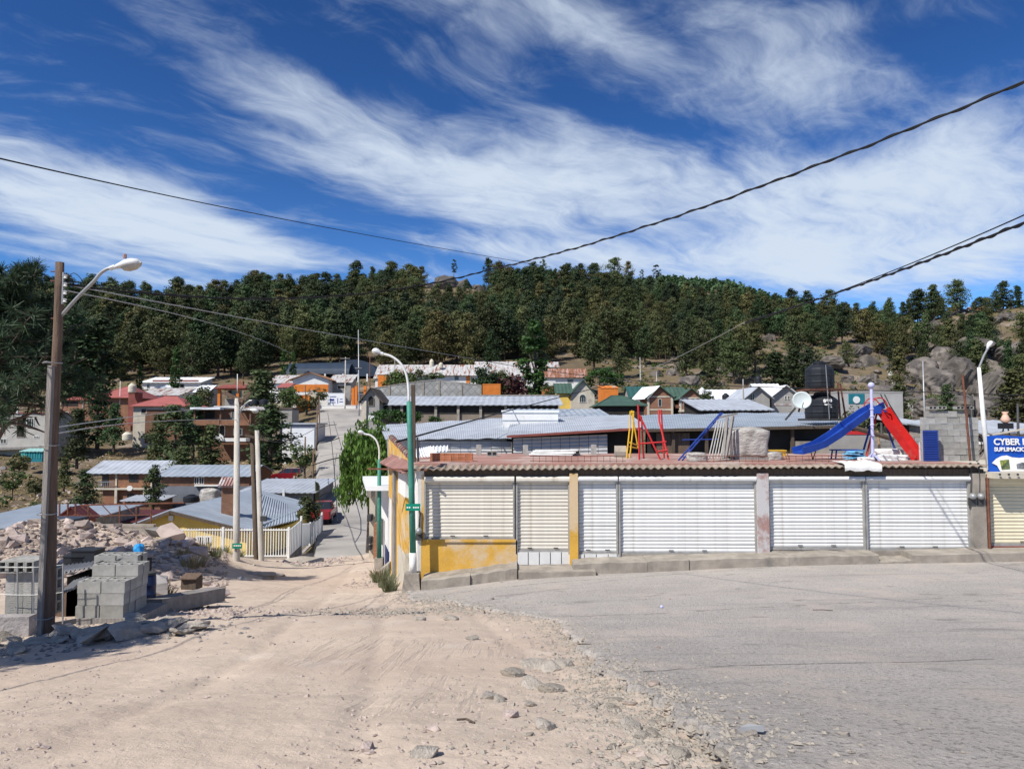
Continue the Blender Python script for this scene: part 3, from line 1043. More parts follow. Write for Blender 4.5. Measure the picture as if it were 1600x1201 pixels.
# sloping ochre gable parapet with clay tiles on its verge
g0, g1 = side_px(641) + Vector((0, 0, 0)), side_px(606)
pv = MB()
n0, n1 = -SN * .18, -SN * .18
zt0, zt1 = fz(722, 23.6), P(606, 684, 31).z
pv.add([g0 + Vector((0, 0, -1.3)), g1 + Vector((0, 0, -1.3)), g1 + Vector((0, 0, zt1)), g0 + Vector((0, 0, zt0)),
        g0 + n0 + Vector((0, 0, -1.3)), g1 + n1 + Vector((0, 0, -1.3)), g1 + n1 + Vector((0, 0, zt1)), g0 + n0 + Vector((0, 0, zt0))],
       [(0, 1, 2, 3), (7, 6, 5, 4), (0, 4, 5, 1), (1, 5, 6, 2), (2, 6, 7, 3), (3, 7, 4, 0)])
pv.build('gable_parapet', M_ochre, shop, world=True)
for k in range(14):
    t0, t1 = k / 14, (k + .92) / 14
    p0 = g0.lerp(g1, t0) - SN * .09 + Vector((0, 0, zt0 + (zt1 - zt0) * t0 + .05))
    p1 = g0.lerp(g1, t1) - SN * .09 + Vector((0, 0, zt0 + (zt1 - zt0) * t1 + .03))
    MB().tube([p0, p1], [.13, .10], 7).build('ridge_tile', M_mauveroof if k % 3 else M_eave, shop, world=True)
MB().bar(P(575, 732, 24.5), P(668, 734, 22.1), .06, .05).build('eave_bar', M_rust, shop, world=True)
# electric meters
for (px, py, lab) in ((1518.5, 775, None), (1531, 775, None), (655, 829, None)):
    c = P(px, py, D0 - .1)
    m_ = MB().lathe([(.10, 0), (.10, .07), (.085, .09), (.075, .12), (.05, .145), (.01, .155)], c, 14, Vector((0, -1, 0)))
    me_ = m_.build('electric_meter', M_galv, shop, world=True, smooth=True)
    MB().box(c.x - .1, c.x + .1, c.y - .02, c.y + .05, c.z - .28, c.z - .05).build('meter_box', M_framedark, me_, world=True)
    MB().tube([c + Vector((0, .02, .1)), c + Vector((.02, .02, .5)), c + Vector((.0, .02, 1.0 if px > 1000 else .6))], .03, 6).build('conduit', M_framedark, me_, world=True)
MB().cyl((fx(1538), D0 - .14, fz(862)), (fx(1538), D0 - .14, fz(740)), .04, n=6).build('drain_pipe', M_rust, shop, world=True)

# second shop at the edge
shop2 = thing('shop_building', 'lower shop with a pale yellow shutter and blue banner on its flat roof', 'shop building', (fx(1541), D0, fz(862)))
MB().box(fx(1541), fx(1790), D0 + .22, 30, -6, fz(745)).build('wall', M_cream, shop2, world=True)
MB().box(fx(1535) + .03, fx(1795), D0 - .55, 30.2, fz(745.5), fz(736.5)).build('roof_slab', M_cream, shop2, world=True)
s_ = shutter(shop2, 1541, 1700, 755, 852, M_shutteryel)
MB().box(fx(1541), fx(1790), D0 - .02, D0 + .2, fz(866), fz(853)).build('plinth', M_redpaint if False else M_dullred, shop2, world=True)
for k in range(5):
    c = P(1562 + k * 14, 741, D0 - .6)
    MB().lathe([(.035, 0), (.035, .02)], c, 8, Vector((0, -1, 0))).build('vent_hole', M_framedark, shop2, world=True)

# kerb and raised pavement in front of the shops, block by block
kerb = bpy.data.objects.new('kerb', None)
COL.objects.link(kerb)
kerb.location = (fx(660), 21.6, fz(900))
kerb['kind'] = 'structure'
KT = [(660, 908), (808, 887)]
segs = [(659, 735, 906, 897, 21.62), (735, 808, 897, 886.5, 21.68), (808, 895, 892, 889, 21.75), (895, 1010, 879.5, 876, 21.8), (1010, 1075, 876, 873.5, 21.8), (1075, 1230, 873.5, 868.5, 21.85),
        (1230, 1370, 868.5, 866, 21.85), (1370, 1421, 876, 875, 21.85), (1421, 1530, 865.5, 863, 21.85), (1530, 1640, 863, 861, 21.85), (1640, 1790, 861, 858, 21.85)]
for i, (a, b, ta, tb, yd) in enumerate(segs):
    x0_, x1_ = fx(a, yd) + .004, fx(b, yd) - .004
    za, zb = fz(ta, yd), fz(tb, yd)
    mb = MB()
    n_ = 8
    jit = [random.uniform(-.015, .015) for _ in range(n_ + 1)]
    for j in range(n_):
        u0, u1 = j / n_, (j + 1) / n_
        X0, X1 = x0_ + (x1_ - x0_) * u0, x0_ + (x1_ - x0_) * u1
        Z0, Z1 = za + (zb - za) * u0 + jit[j], za + (zb - za) * u1 + jit[j + 1]
        Y0, Y1 = yd + jit[j], yd + jit[j + 1]
        yb = D0 + .05
        mb.add([(X0, Y0 - .02, -6.5), (X1, Y1 - .02, -6.5), (X1, Y1, Z1 - .03), (X0, Y0, Z0 - .03), (X0, Y0 + .03, Z0), (X1, Y1 + .03, Z1), (X1, yb, Z1 + .03), (X0, yb, Z0 + .03), (X0, yb, -6.5), (X1, yb, -6.5)],
               [(0, 1, 2, 3), (3, 2, 5, 4), (4, 5, 6, 7), (1, 9, 6, 5, 2), (0, 3, 4, 7, 8)])
    mb.build('kerb_stone', M_kerb, kerb, world=True)
# low steps in front of two doors
for (a, b, t_, h_) in ((810, 895, 893, .14), (895, 930, 892, .12), (1372, 1419, 885, .12)):
    x0_, x1_ = fx(a, 21.5), fx(b, 21.5)
    MB().box(x0_, x1_, 21.45, 21.85, fz(t_, 21.5) - .5, fz(t_, 21.5)).build('door_step', M_kerb, kerb, world=True)

# ------------------------------------------------------------------ things on the shop roof
def deck(px, d):
    p = P(px, 700, d)
    return Vector((p.x, d, ZD))


# stack of bricks
bs = thing('brick_stack', 'low stack of orange bricks on the shop roof behind the green lamp post', 'brick stack', deck(672, 24.2))
bm_ = MB().box(0, .225, 0, .11, 0, .062).mesh('brick', M_brickunit)
for r_ in range(4):
    for c_ in range(6):
        for y_ in range(2):
            inst('brick', bm_, (c_ * .232 + random.uniform(-.006, .006), y_ * .118, .002 + r_ * .066), (0, 0, random.uniform(-.02, .02)), 1, bs)


def hollow_block_mesh():
    """a two-hole concrete block 0.40 x 0.20 x 0.20, the holes open at the top"""
    me = bpy.data.meshes.new('concrete_block')
    bm = bmesh.new()
    X = [-.2, -.165, -.02, .02, .165, .2]
    Y = [-.1, -.062, .062, .1]
    top = {}
    for z_, key in ((.2, 't'), (.0, 'b'), (.07, 'h')):
        for i, x_ in enumerate(X):
            for j, y_ in enumerate(Y):
                top[key, i, j] = bm.verts.new((x_, y_, z_))
    holes = {(1, 1), (3, 1)}
    for i in range(5):
        for j in range(3):
            q_ = [(i, j), (i + 1, j), (i + 1, j + 1), (i, j + 1)]
            if (i, j) in holes:
                bm.faces.new([top[('h',) + k] for k in q_])
                for a, b in zip(q_, q_[1:] + q_[:1]):
                    bm.faces.new([top[('h',) + b], top[('h',) + a], top[('t',) + a], top[('t',) + b]])
            else:
                bm.faces.new([top[('t',) + k] for k in q_])
            bm.faces.new([top[('b',) + k] for k in q_[::-1]])
    ring = [(i, 0) for i in range(6)] + [(5, j) for j in range(1, 4)] + [(i, 3) for i in range(4, -1, -1)] + [(0, j) for j in range(2, 0, -1)]
    for a, b in zip(ring, ring[1:] + ring[:1]):
        bm.faces.new([top[('b',) + a], top[('b',) + b], top[('t',) + b], top[('t',) + a]])
    bmesh.ops.recalc_face_normals(bm, faces=bm.faces)
    bm.verts.ensure_lookup_table()
    loose = [v for v in bm.verts if not v.link_faces]
    bmesh.ops.delete(bm, geom=loose, context='VERTS')
    bm.to_mesh(me)
    bm.free()
    me.materials.append(M_block)
    return me


BLOCK = hollow_block_mesh()
for (px, d, up, lab) in ((748, 29.5, 1, 'grey hollow block upright on the shop roof before the pale shed wall, nearest the bricks'), (769, 28.3, 0, 'grey hollow block lying with holes to the street on the shop roof'),
                         (821, 29.0, 1, 'grey hollow block standing upright beside white boards on the shop roof'), (898, 29.5, 0, 'grey block lying at the end of the white boards'),
                         (928, 29.5, 1, 'grey hollow block standing alone below the pale shed wall')):
    l_ = deck(px, d)
    o = inst('concrete_block', BLOCK, l_ + Vector((0, 0, .203 if up else .103)), (R(90), 0, 0) if not up else (0, R(90), R(90)))
    tag(o, lab, 'concrete block', 'loose blocks on the shop roof')
wb = MB()
for k in range(4):
    wb.obox(deck(860 + k * 3, 28.6 + k * .12) + Vector((0, 0, .05 + k * .05)), (1.65, .5, .04), (random.uniform(-.05, .05), random.uniform(-.03, .03), random.uniform(-.05, .05)))
solo('board_stack', wb, M_sack, 'pale boards lying stacked on the shop roof between two blocks', 'board stack', deck(860, 28.6))
cp = thing('block_pier', 'short pier of two big blocks on the shop roof beside the yellow frame', 'pier', deck(970, 27))
MB().box(-.2, .2, 0, .3, 0, .2).build('block', M_kerb, cp)
MB().box(-.19, .21, 0, .3, .205, .42).build('block', M_cream, cp)


def tubes(name, label, cat, material, paths, r, loc, parts=None, group=None):
    t = thing(name, label, cat, loc, 0, group)
    for i, (pn, pts) in enumerate(paths):
        MB().tube(pts, r, 6).build(pn, material, t, world=True)
    return t


def Q(px, py, d):
    return P(px, py, d)


d_ = 25.6
tubes('play_frame', 'yellow tubular play frame standing on the shop roof', 'play frame', M_yellowpaint,
      [('upright', [Q(985, 642, d_), Q(984, 668, d_), Q(979, 716, d_)]), ('upright', [Q(990, 645, d_), Q(989, 670, d_), Q(984, 715, d_)]), ('upright', [Q(987, 641, d_ + .8), Q(997, 700, d_ + 1)]),
       ('rung', [Q(981, 697, d_), Q(996, 700, d_ + .9)]), ('rung', [Q(984, 691, d_), Q(998, 696, d_ + .9)]), ('rung', [Q(984, 644, d_), Q(990, 643, d_), Q(989, 655, d_ + .5)])], .028, deck(985, d_))
d_ = 25.2
tubes('swing_frame', 'red A-shaped swing frame with a ladder side on the shop roof', 'swing frame', M_redpaint,
      [('post', [Q(997, 632, d_), Q(998, 660, d_), Q(999, 719, d_)]), ('post', [Q(1002, 650, d_ + .8), Q(1006, 718, d_ + .9)]), ('leg', [Q(999, 648, d_), Q(1032, 718, d_)]), ('leg', [Q(1029, 640, d_ + .6), Q(1030, 657, d_ + .5), Q(1045, 719, d_ + .1)]),
       ('leg', [Q(1033, 640, d_ + 1), Q(1038, 718, d_ + 1.2)]), ('crossbar', [Q(1000, 693, d_), Q(1041, 690, d_)]), ('crossbar', [Q(1028, 705, d_), Q(1043, 703, d_)])], .032, deck(1010, d_))
d_ = 24.6
lad = thing('ladder', 'blue steel ladder leaning on the shop roof beside grey tubes', 'ladder', deck(1075, d_))
for o_ in (0, 1):
    MB().tube([Q(1060 + o_ * 6, 719, d_ - o_ * .2), Q(1126 + o_ * 3, 645, d_ + 1 + o_ * .4)], .026, 6).build('rail', M_bluepaint, lad, world=True)
for k in range(7):
    t = (k + .5) / 7
    MB().tube([Q(1060, 719, d_).lerp(Q(1126, 645, d_ + 1), t), Q(1066, 719, d_ - .2).lerp(Q(1129, 645, d_ + 1.4), t)], .016, 5).build('rung', M_bluepaint, lad, world=True)
solo('long_pole', MB().tube([Q(1066, 687, 26), Q(1122, 686, 26)], .025, 6), M_bluepaint, 'thin blue pole lying level behind the blue ladder', 'pole', Q(1066, 687, 26))
for k in range(5):
    a = Q(1107 + k * 4.6, 717, 24.4 + .05 * k)
    solo('steel_tube', MB().tube([a, Q(1121 + k * 3.6, 656 + k, 25.2)], .023, 6), M_rail, 'grey steel tube leaning in a bundle beside the wrapped pallet', 'tube', a, 'leaning grey tubes on the shop roof')
for k, (a, b) in enumerate((((1130, 716), (1136, 652)), ((1134, 715), (1145, 650)))):
    s0 = Q(a[0], a[1], 24.6)
    solo('timber_post', MB().bar(s0, Q(b[0], b[1], 25), .09, .09), M_woodgrey, 'grey timber post leaning between the steel tubes and the wrapped pallet', 'timber', s0, 'two leaning timber posts')
solo('roof_beam', MB().bar(Q(1124, 652, 25.3), Q(1152, 646, 25.3), .1, .06), M_woodgrey, 'short grey plank resting across the tops of the leaning tubes', 'plank', Q(1124, 652, 25.3))

# wrapped pallet
def lumpy_box(c, sx, sy, sz, amp, seed, n=9, top=.75):
    """soft box with folds: a bag or a wrapped load"""
    rng = random.Random(seed)
    mb = MB()
    ph = [rng.uniform(0, 6.28) for _ in range(6)]
    prof = []
    rows = 10
    vs, fs = [], []
    N = n * 4
    for j in range(rows + 1):
        t = j / rows
        zz_ = sz * min(1, t / .82) if t <= .82 else sz * (1 + .08 * (t - .82) / .18)
        k = 1.0 if t <= .8 else max(.04, 1 - ((t - .8) / .2) ** 1.5 * (1 if j == rows else .8))
        for i in range(N):
            a = 2 * math.pi * i / N
            ca, sa = math.cos(a), math.sin(a)
            e = (abs(ca) ** 5 + abs(sa) ** 5) ** (-1 / 5)
            f = 1 + amp * (math.sin(a * 5 + ph[0] + t * 4) * .5 + math.sin(a * 11 + ph[1] - t * 7) * .35 + math.sin(t * 9 + ph[2] + a * 2) * .4)
            vs.append((c[0] + sx / 2 * e * ca * k * f, c[1] + sy / 2 * e * sa * k * f, c[2] + zz_ * (1 + amp * .6 * math.sin(a * 3 + ph[3]) * (t > .6))))
    for j in range(rows):
        for i in range(N):
            fs.append((j * N + i, j * N + (i + 1) % N, (j + 1) * N + (i + 1) % N, (j + 1) * N + i))
    fs.append(tuple(rows * N + i for i in range(N)))
    fs.append(tuple(range(N - 1, -1, -1)))
    return mb.add(vs, fs)


c = deck(1169, 25.6)
wp = thing('wrapped_pallet', 'pallet load wrapped in crumpled cloudy plastic on the shop roof', 'pallet', c)
lumpy_box((0, 0, .1), 1.22, 1.0, .92, .055, 4, 16).build('load', M_wrap, wp, smooth=True)
pl = MB()
for k in (-.45, 0, .45):
    pl.box(-.6, .6, k - .05, k + .05, 0, .1)
pl.build('pallet_base', M_woodgrey, wp)
lumpy_box((.75, -.3, 0), .5, .5, .25, .08, 9, 6).build('loose_plastic', M_wrap, wp, smooth=True)
c = deck(1093, 24.2)
solo('plastic_heap', lumpy_box((c.x - .1, c.y, c.z), .6, .5, .26, .1, 5, 7), M_wrap, 'heap of crumpled plastic at the foot of the blue ladder', 'plastic sheet', c, smooth=True)
c = deck(1217, 28)
solo('plastic_crate', MB().box(c.x - .27, c.x + .27, c.y, c.y + .35, c.z, c.z + .2).box(c.x - .29, c.x + .29, c.y - .02, c.y + .37, c.z + .2, c.z + .24), M_cardboard, 'yellow crate on the roof under the foot of the blue slide', 'crate', c)
c = deck(1225, 25.5)
gr = MB()
for k in range(5):
    gr.cyl((c.x - .18 + k * .09, c.y, c.z), (c.x - .15 + k * .09, c.y + .3, c.z + .22), .012, n=5)
gr.cyl((c.x - .2, c.y, c.z + .02), (c.x + .2, c.y, c.z + .02), .014, n=5).cyl((c.x - .17, c.y + .3, c.z + .22), (c.x + .23, c.y + .3, c.z + .22), .014, n=5)
solo('steel_grate', gr, M_rust, 'small rusty steel grate on the roof near the blue slide end', 'grate', c)

# slide set
ss = thing('slide_set', 'playground slide set with one blue chute and one red chute on the shop roof', 'slide', deck(1370, 26))


def chute(pts, wd, hgt, material, label):
    """trough along a path: floor and two side walls with rims"""
    pts = [Vector(p_) for p_ in pts]
    t = (pts[-1] - pts[0])
    side = Vector((-t.y, t.x, 0)).normalized() * wd / 2
    mb = MB()
    secs = []
    for i, p_ in enumerate(pts):
        tt = (pts[min(i + 1, len(pts) - 1)] - pts[max(0, i - 1)]).normalized()
        up = side.normalized().cross(tt)
        if up.z < 0:
            up = -up
        secs.append([p_ - side * 1.15 + up * hgt, p_ - side + up * hgt, p_ - side * .92 + up * .03, p_ + side * .92 + up * .03, p_ + side + up * hgt, p_ + side * 1.15 + up * hgt, p_ + side * 1.1 - up * .03, p_ - side * 1.1 - up * .03])
    n = 8
    vs = [v for s__ in secs for v in s__]
    fs = []
    for i in range(len(secs) - 1):
        for k in range(n):
            fs.append((i * n + k, i * n + (k + 1) % n, (i + 1) * n + (k + 1) % n, (i + 1) * n + k))
    fs.append(tuple(range(n)))
    fs.append(tuple((len(secs) - 1) * n + k for k in range(n - 1, -1, -1)))
    o = mb.add(vs, fs).build('chute', material, ss, world=True)
    o['label'] = label


top = Q(1368, 640, 26.2)
cb = [Q(1374, 636, 26.4), Q(1352, 648, 26.2), Q(1330, 664, 25.9), Q(1306, 682, 25.6), Q(1282, 697, 25.4), Q(1262, 704, 25.2), Q(1247, 708, 25.1)]
chute(cb, .46, .20, M_blue, 'long blue chute with a curved end')
cr = [Q(1376, 640, 26.3), Q(1392, 664, 26.0), Q(1412, 690, 25.6), Q(1424, 706, 25.3), Q(1432, 716, 25.1), Q(1436, 719.5, 25.0)]
chute(cr, .46, .20, M_red, 'steep red chute')
MB().obox(top + Vector((.05, .1, -.05)), (.5, .6, .06)).build('platform', M_bluepaint, ss, world=True)
MB().box(Q(1357, 636, 26).x, Q(1376, 636, 26).x, 25.95, 26.0, Q(1357, 646, 26).z, Q(1357, 634, 26).z).build('side_panel', M_blue, ss, world=True)
for o_ in (-.25, .3):
    arc = [top + Vector((math.cos(a) * .3 + .02, o_, math.sin(a) * .42)) for a in np.linspace(0, math.pi, 12)]
    MB().tube(arc, .02, 6).build('arch_rail', M_redpaint, ss, world=True)
for a in (.6, 1.3, 1.9, 2.5):
    MB().tube([top + Vector((math.cos(a) * .3, -.25, math.sin(a) * .42)), top + Vector((math.cos(a) * .3, .3, math.sin(a) * .42))], .014, 5).build('arch_bar', M_redpaint, ss, world=True)
for (a, b, m_) in (((1366, 646), (1346, 714), M_bluepaint), ((1370, 646), (1354, 712), M_redpaint), ((1378, 646), (1402, 712), M_bluepaint)):
    MB().tube([Q(a[0], a[1], 26.4), Q(b[0], b[1], 26.2)], .035, 6).build('leg', m_, ss, world=True)
for o_ in (0, 1):
    MB().tube([Q(1376 + o_ * 6, 616, 26.6 + o_ * .3), Q(1384 + o_ * 6, 632, 26.8), Q(1404 + o_ * 6, 664, 27.2), Q(1434 + o_ * 2, 702, 27.6)], .02, 6).build('ladder_rail', M_framedark, ss, world=True)
for k in range(6):
    t = (k + .6) / 6.4
    MB().tube([Q(1384, 632, 26.8).lerp(Q(1434, 702, 27.6), t), Q(1390, 632, 26.8).lerp(Q(1437, 702, 27.6), t)], .016, 5).build('ladder_step', M_framedark, ss, world=True)
MB().tube([Q(1276, 700, 25.3), Q(1270, 718, 25.3)], .018, 5).build('chute_foot', M_rust, ss, world=True)
MB().tube([Q(1266, 702, 25.3), Q(1270, 718, 25.3)], .018, 5).build('chute_foot', M_rust, ss, world=True)
# lilac post with a ball
pp = thing('ornamental_post', 'lilac painted metal post with a round ball top before the slide set', 'post', deck(1364, 24.3))
b0, b1 = Q(1364, 720, 24.3), Q(1361.5, 608, 24.5)
MB().tube([b0, b1], .05, 8).build('shaft', M_lilac, pp, world=True)
for t in (.35, .5, .62, .72):
    MB().lathe([(.05, -.03), (.07, -.01), (.07, .01), (.05, .03)], b0.lerp(b1, t), 10).build('collar', M_lilac, pp, world=True)
MB().ball(Q(1361.3, 602, 24.5), .11, n=12).build('ball', M_lilac, pp, world=True, smooth=True)
MB().tube([Q(1361.3, 596, 24.5), Q(1361.2, 591, 24.5)], [.03, .012], 6).build('finial', M_framedark, pp, world=True)
for a in range(4):
    th = a * math.pi / 2 + .4
    MB().bar(b0 + Vector((0, 0, .25)), b0 + Vector((math.cos(th) * .28, math.sin(th) * .28, .02)), .03, .05).build('foot', M_lilac, pp, world=True)
c = deck(1334, 25.4)
fb = MB()
for k in range(5):
    fb.obox(c + Vector((random.uniform(-.06, .06), 0, .05 + k * .06)), (.62 - .05 * k, .5, .035), (random.uniform(-.12, .12), random.uniform(-.15, .15), random.uniform(-.4, .4)))
solo('folded_sheets', fb, M_skyblue, 'heap of pale blue folded sheets under the blue slide', 'sheet heap', c)
c = deck(1322, 25.7)
tb = thing('small_table', 'low dark blue metal table on the roof behind the pale blue sheets', 'table', c)
MB().box(-.5, .5, -.2, .2, .30, .34).build('table_top', M_bluepaint, tb)
for a, b in ((-.45, -.17), (.45, -.17), (-.45, .17), (.45, .17)):
    MB().bar((a, b, 0), (a * .9, b, .3), .04).build('leg', M_bluepaint, tb)
for i, (px, d, sx, sz, lab) in enumerate(((1382, 24.6, .75, .2, 'flat white sack beside the foot of the lilac post'), (1402, 24.9, .55, .17, 'small white sack on the roof under the red slide'), (1388, 26.0, .95, .32, 'crumpled white sack lying behind two flatter sacks'),
                                          (1353, 24.2, .42, .12, 'thin white sack on the near side of the lilac post'))):
    c = deck(px, d)
    solo('cement_sack', lumpy_box(c, sx, .5, sz, .09, 20 + i, 7), M_sack, lab, 'sack', c, 'white sacks on the shop roof', smooth=True)
# white cloth over the eave
cl = MB()
n_ = 14
x0_, x1_ = fx(1328, 21.9), fx(1387, 21.9)
vs, fs = [], []
prof = [(23.2, ZD + .06), (22.6, ZD + .05), (22.4, zr_ + .075), (22.25, zr_ + .04), (22.23, zr_ - .10), (22.24, zr_ - .16)]
for i in range(n_ + 1):
    for (yy, zz_) in prof:
        vs.append((x0_ + (x1_ - x0_) * i / n_ + (yy - 21.9) * .02, yy, zz_ + .012 * math.sin(i * 1.9 + yy * 3) + (.02 * math.sin(i * .9) if zz_ < zr_ else 0)))
for i in range(n_):
    for k in range(len(prof) - 1):
        a = i * len(prof) + k
        fs.append((a, a + len(prof), a + len(prof) + 1, a + 1))
solo('white_cloth', cl.add(vs, fs), M_sack, 'white sheet draped over the eave below the slide', 'sheet', (x0_, 22, zr_), smooth=True)
# rails of reinforcing steel along the deck edge
for (a, b, lab) in ((828, 978, 'rusty reinforcing bar cage lying along the eave near the play frames'), (1090, 1200, 'rusty reinforcing bar cage along the eave before the wrapped pallet'), (1228, 1330, 'rusty reinforcing bar cage along the eave under the blue slide')):
    mb = MB()
    c = deck(a, 23.4)
    c1 = deck(b, 23.4)
    for z_ in (.05, .2):
        mb.tube([c + Vector((0, 0, z_)), c1 + Vector((0, 0, z_))], .010, 4)
    n_ = int((c1.x - c.x) / .2)
    for k in range(n_):
        x_ = c.x + (c1.x - c.x) * (k + .5) / n_
        mb.tube([(x_, c.y, c.z), (x_, c.y, c.z + .22)], .007, 4)
    solo('rebar_cage', mb, M_rust, lab, 'rebar cage', c)

# pier of concrete blocks, block by block
bw = thing('block_pier', 'tall pier of stacked grey concrete blocks on the shop roof', 'block pier', deck(1441, 24.5))
S_ = 24.5 / F
for r_ in range(8):
    zb = r_ * .205
    x0_, x1_ = (0 if r_ < 7 else 6) * S_ + (.0 if r_ % 2 else .0), (86 if r_ < 7 else 70) * S_
    off = 0 if r_ % 2 == 0 else -.2
    x_ = x0_ + off
    while x_ < x1_ - .05:
        a, b = max(x_, x0_), min(x_ + .4, x1_)
        if b - a > .06:
            inst('block', BLOCK, ((a + b) / 2 + random.uniform(-.006, .006), random.uniform(-.012, .012), zb), (0, 0, random.uniform(-.02, .02)), ((b - a - .008) / .4, 1, .985), bw)
        x_ += .4
for r_ in range(1):
    for k in range(5):
        if k == 2:
            continue
        o = inst('block', BLOCK, (.3 + k * .3, .02, 8 * .205 + .1), (R(90), 0, 0), (.7, .5, 1), bw)
c = deck(1456, 24.1)
bp_ = thing('folded_blue_panel', 'dark blue slatted panel leaning on the tall block pier', 'panel', c)
MB().box(-.23, .23, .06, .1, 0, 1.0).build('back_sheet', M_bluepaint, bp_)
for k in range(13):
    MB().box(-.23, .23, .0, .06, .02 + k * .076, .075 + k * .076).build('slat', M_bluepaint, bp_)
solo('rebar_post', MB().tube([Q(1504, 585, 24.1), Q(1510, 650, 24.1), Q(1516, 720, 24.1)], .035, 6), M_rust, 'thick rusty steel post leaning on the tall block pier', 'post', Q(1516, 720, 24.1))
solo('rebar_post', MB().tube([Q(1437, 690, 24.2), Q(1438, 719, 24.2)], .03, 6), M_mottled, 'short pink post beside the dark blue panel', 'post', Q(1438, 719, 24.2))
cc = Q(1526, 700, 24.8)
coil = MB()
for k in range(6):
    coil.tube([cc + Vector((math.cos(a) * (.16 + .03 * k) + .05 * math.sin(k), .05 * k - .1, math.sin(a) * (.34 + .05 * math.sin(k * 2)) + .1)) for a in np.linspace(0, 2 * math.pi, 16)], .011, 4)
coil.cyl(cc + Vector((0, 0, -.45)), cc + Vector((-.02, 0, 1.6)), .03, n=6)
solo('cable_tangle', coil, M_cable, 'tangle of black cable hanging on a dark post beside the white lamp post', 'cable', cc)
# banner on the second shop
bn = thing('shop_banner', 'blue banner reading CYBER standing on the flat roof of the lower shop', 'banner', (fx(1544), D0 + .1, fz(737)))
bd = D0 - .05
x0_, x1_ = P(1543, 700, bd).x, P(1690, 700, bd).x
z0_, z1_ = P(1543, 737, bd).z, P(1543, 681, bd).z
sheet = MB()
n_ = 24
vs, fs = [], []
for lay in (0, .012):
    for i in range(n_ + 1):
        for j in range(5):
            u, v = i / n_, j / 4
            vs.append((x0_ + (x1_ - x0_) * u, bd + lay + .025 * math.sin(u * 23) * (.3 + v) * .5, z0_ + (z1_ - z0_) * v + (.02 * math.sin(u * 11) if j == 4 else 0)))
L = (n_ + 1) * 5
for i in range(n_):
    for j in range(4):
        a = i * 5 + j
        fs.append((a, a + 5, a + 6, a + 1))
        fs.append((L + a + 1, L + a + 6, L + a + 5, L + a))
sheet.add(vs, fs).build('cloth', M_banner, bn, world=True)


def lettering(txt, x, y, z, size, parent, material, ext=.004, bold=.0):
    cu = bpy.data.curves.new('lettering', 'FONT')
    cu.body = txt
    cu.size = size
    cu.extrude = ext
    cu.offset = bold
    cu.materials.append(material)
    tmp = bpy.data.objects.new('lettering_curve', cu)
    me = bpy.data.meshes.new_from_object(tmp)
    bpy.data.objects.remove(tmp)
    o = bpy.data.objects.new('lettering', me)
    COL.objects.link(o)
    o.parent = parent
    l = root_loc(parent)
    o.location = (x - l.x, y - l.y, z - l.z)
    o.rotation_euler = (R(90), 0, 0)
    return o


lettering('CYBER PC', P(1551.5, 695, bd).x, bd - .035, P(1552, 694.5, bd).z, .265, bn, M_letter, bold=.008)
lettering('SUBLIMACION', P(1552.5, 704, bd).x, bd - .035, P(1552, 704.5, bd).z, .165, bn, M_letter, bold=.006)
sw = MB()
for i in range(13):
    pass
prof = [(1549, 723), (1556, 716), (1564, 712), (1572, 711), (1580, 714), (1592, 715), (1612, 713), (1640, 716), (1640, 736), (1562, 736), (1557, 727)]
sw.prism([(P(a, b, bd).x, P(a, b, bd).z) for a, b in prof], 'y', bd - .032, bd - .026)
sw.build('printed_swoosh', M_letter, bn, world=True)
MB().prism([(P(a, b, bd).x, P(a, b, bd).z) for a, b in [(1561, 719), (1575, 717.5), (1577, 732.5), (1564, 733.5)]], 'y', bd - .04, bd - .033).build('printed_picture', mat('printed_picture', (.10, .13, .06), .6, .6, 14, base2=(.28, .32, .05), b2=(.5, .6), b2scale=9), bn, world=True)
MB().prism([(P(a, b, bd).x, P(a, b, bd).z) for a, b in [(1587, 725), (1596, 722), (1612, 725), (1612, 733), (1588, 732)]], 'y', bd - .04, bd - .033).build('printed_picture', mat('printed_grey', (.16, .17, .18), .6, .5, 14), bn, world=True)
MB().bar(P(1551, 679, bd + .1), P(1700, 652, bd + .1), .05).build('support_pole', M_cream, bn, world=True)
MB().bar(P(1544.5, 737, bd + .03), P(1544.5, 679, bd + .03), .04).build('support_pole', M_whitemetal, bn, world=True)

# ------------------------------------------------------------------ poles, lamps, signs
def bez(pts, n=14):
    """smooth curve through the given points (Catmull-Rom)"""
    pts = [Vector(p_) for p_ in pts]
    e = [pts[0] * 2 - pts[1]] + pts + [pts[-1] * 2 - pts[-2]]
    out = []
    for i in range(1, len(e) - 2):
        for k in range(n):
            t = k / n
            a, b, c, d = e[i - 1], e[i], e[i + 1], e[i + 2]
            out.append(.5 * ((2 * b) + (c - a) * t + (2 * a - 5 * b + 4 * c - d) * t * t + (3 * b - a - 3 * c + d) * t ** 3))
    out.append(pts[-1])
    return out


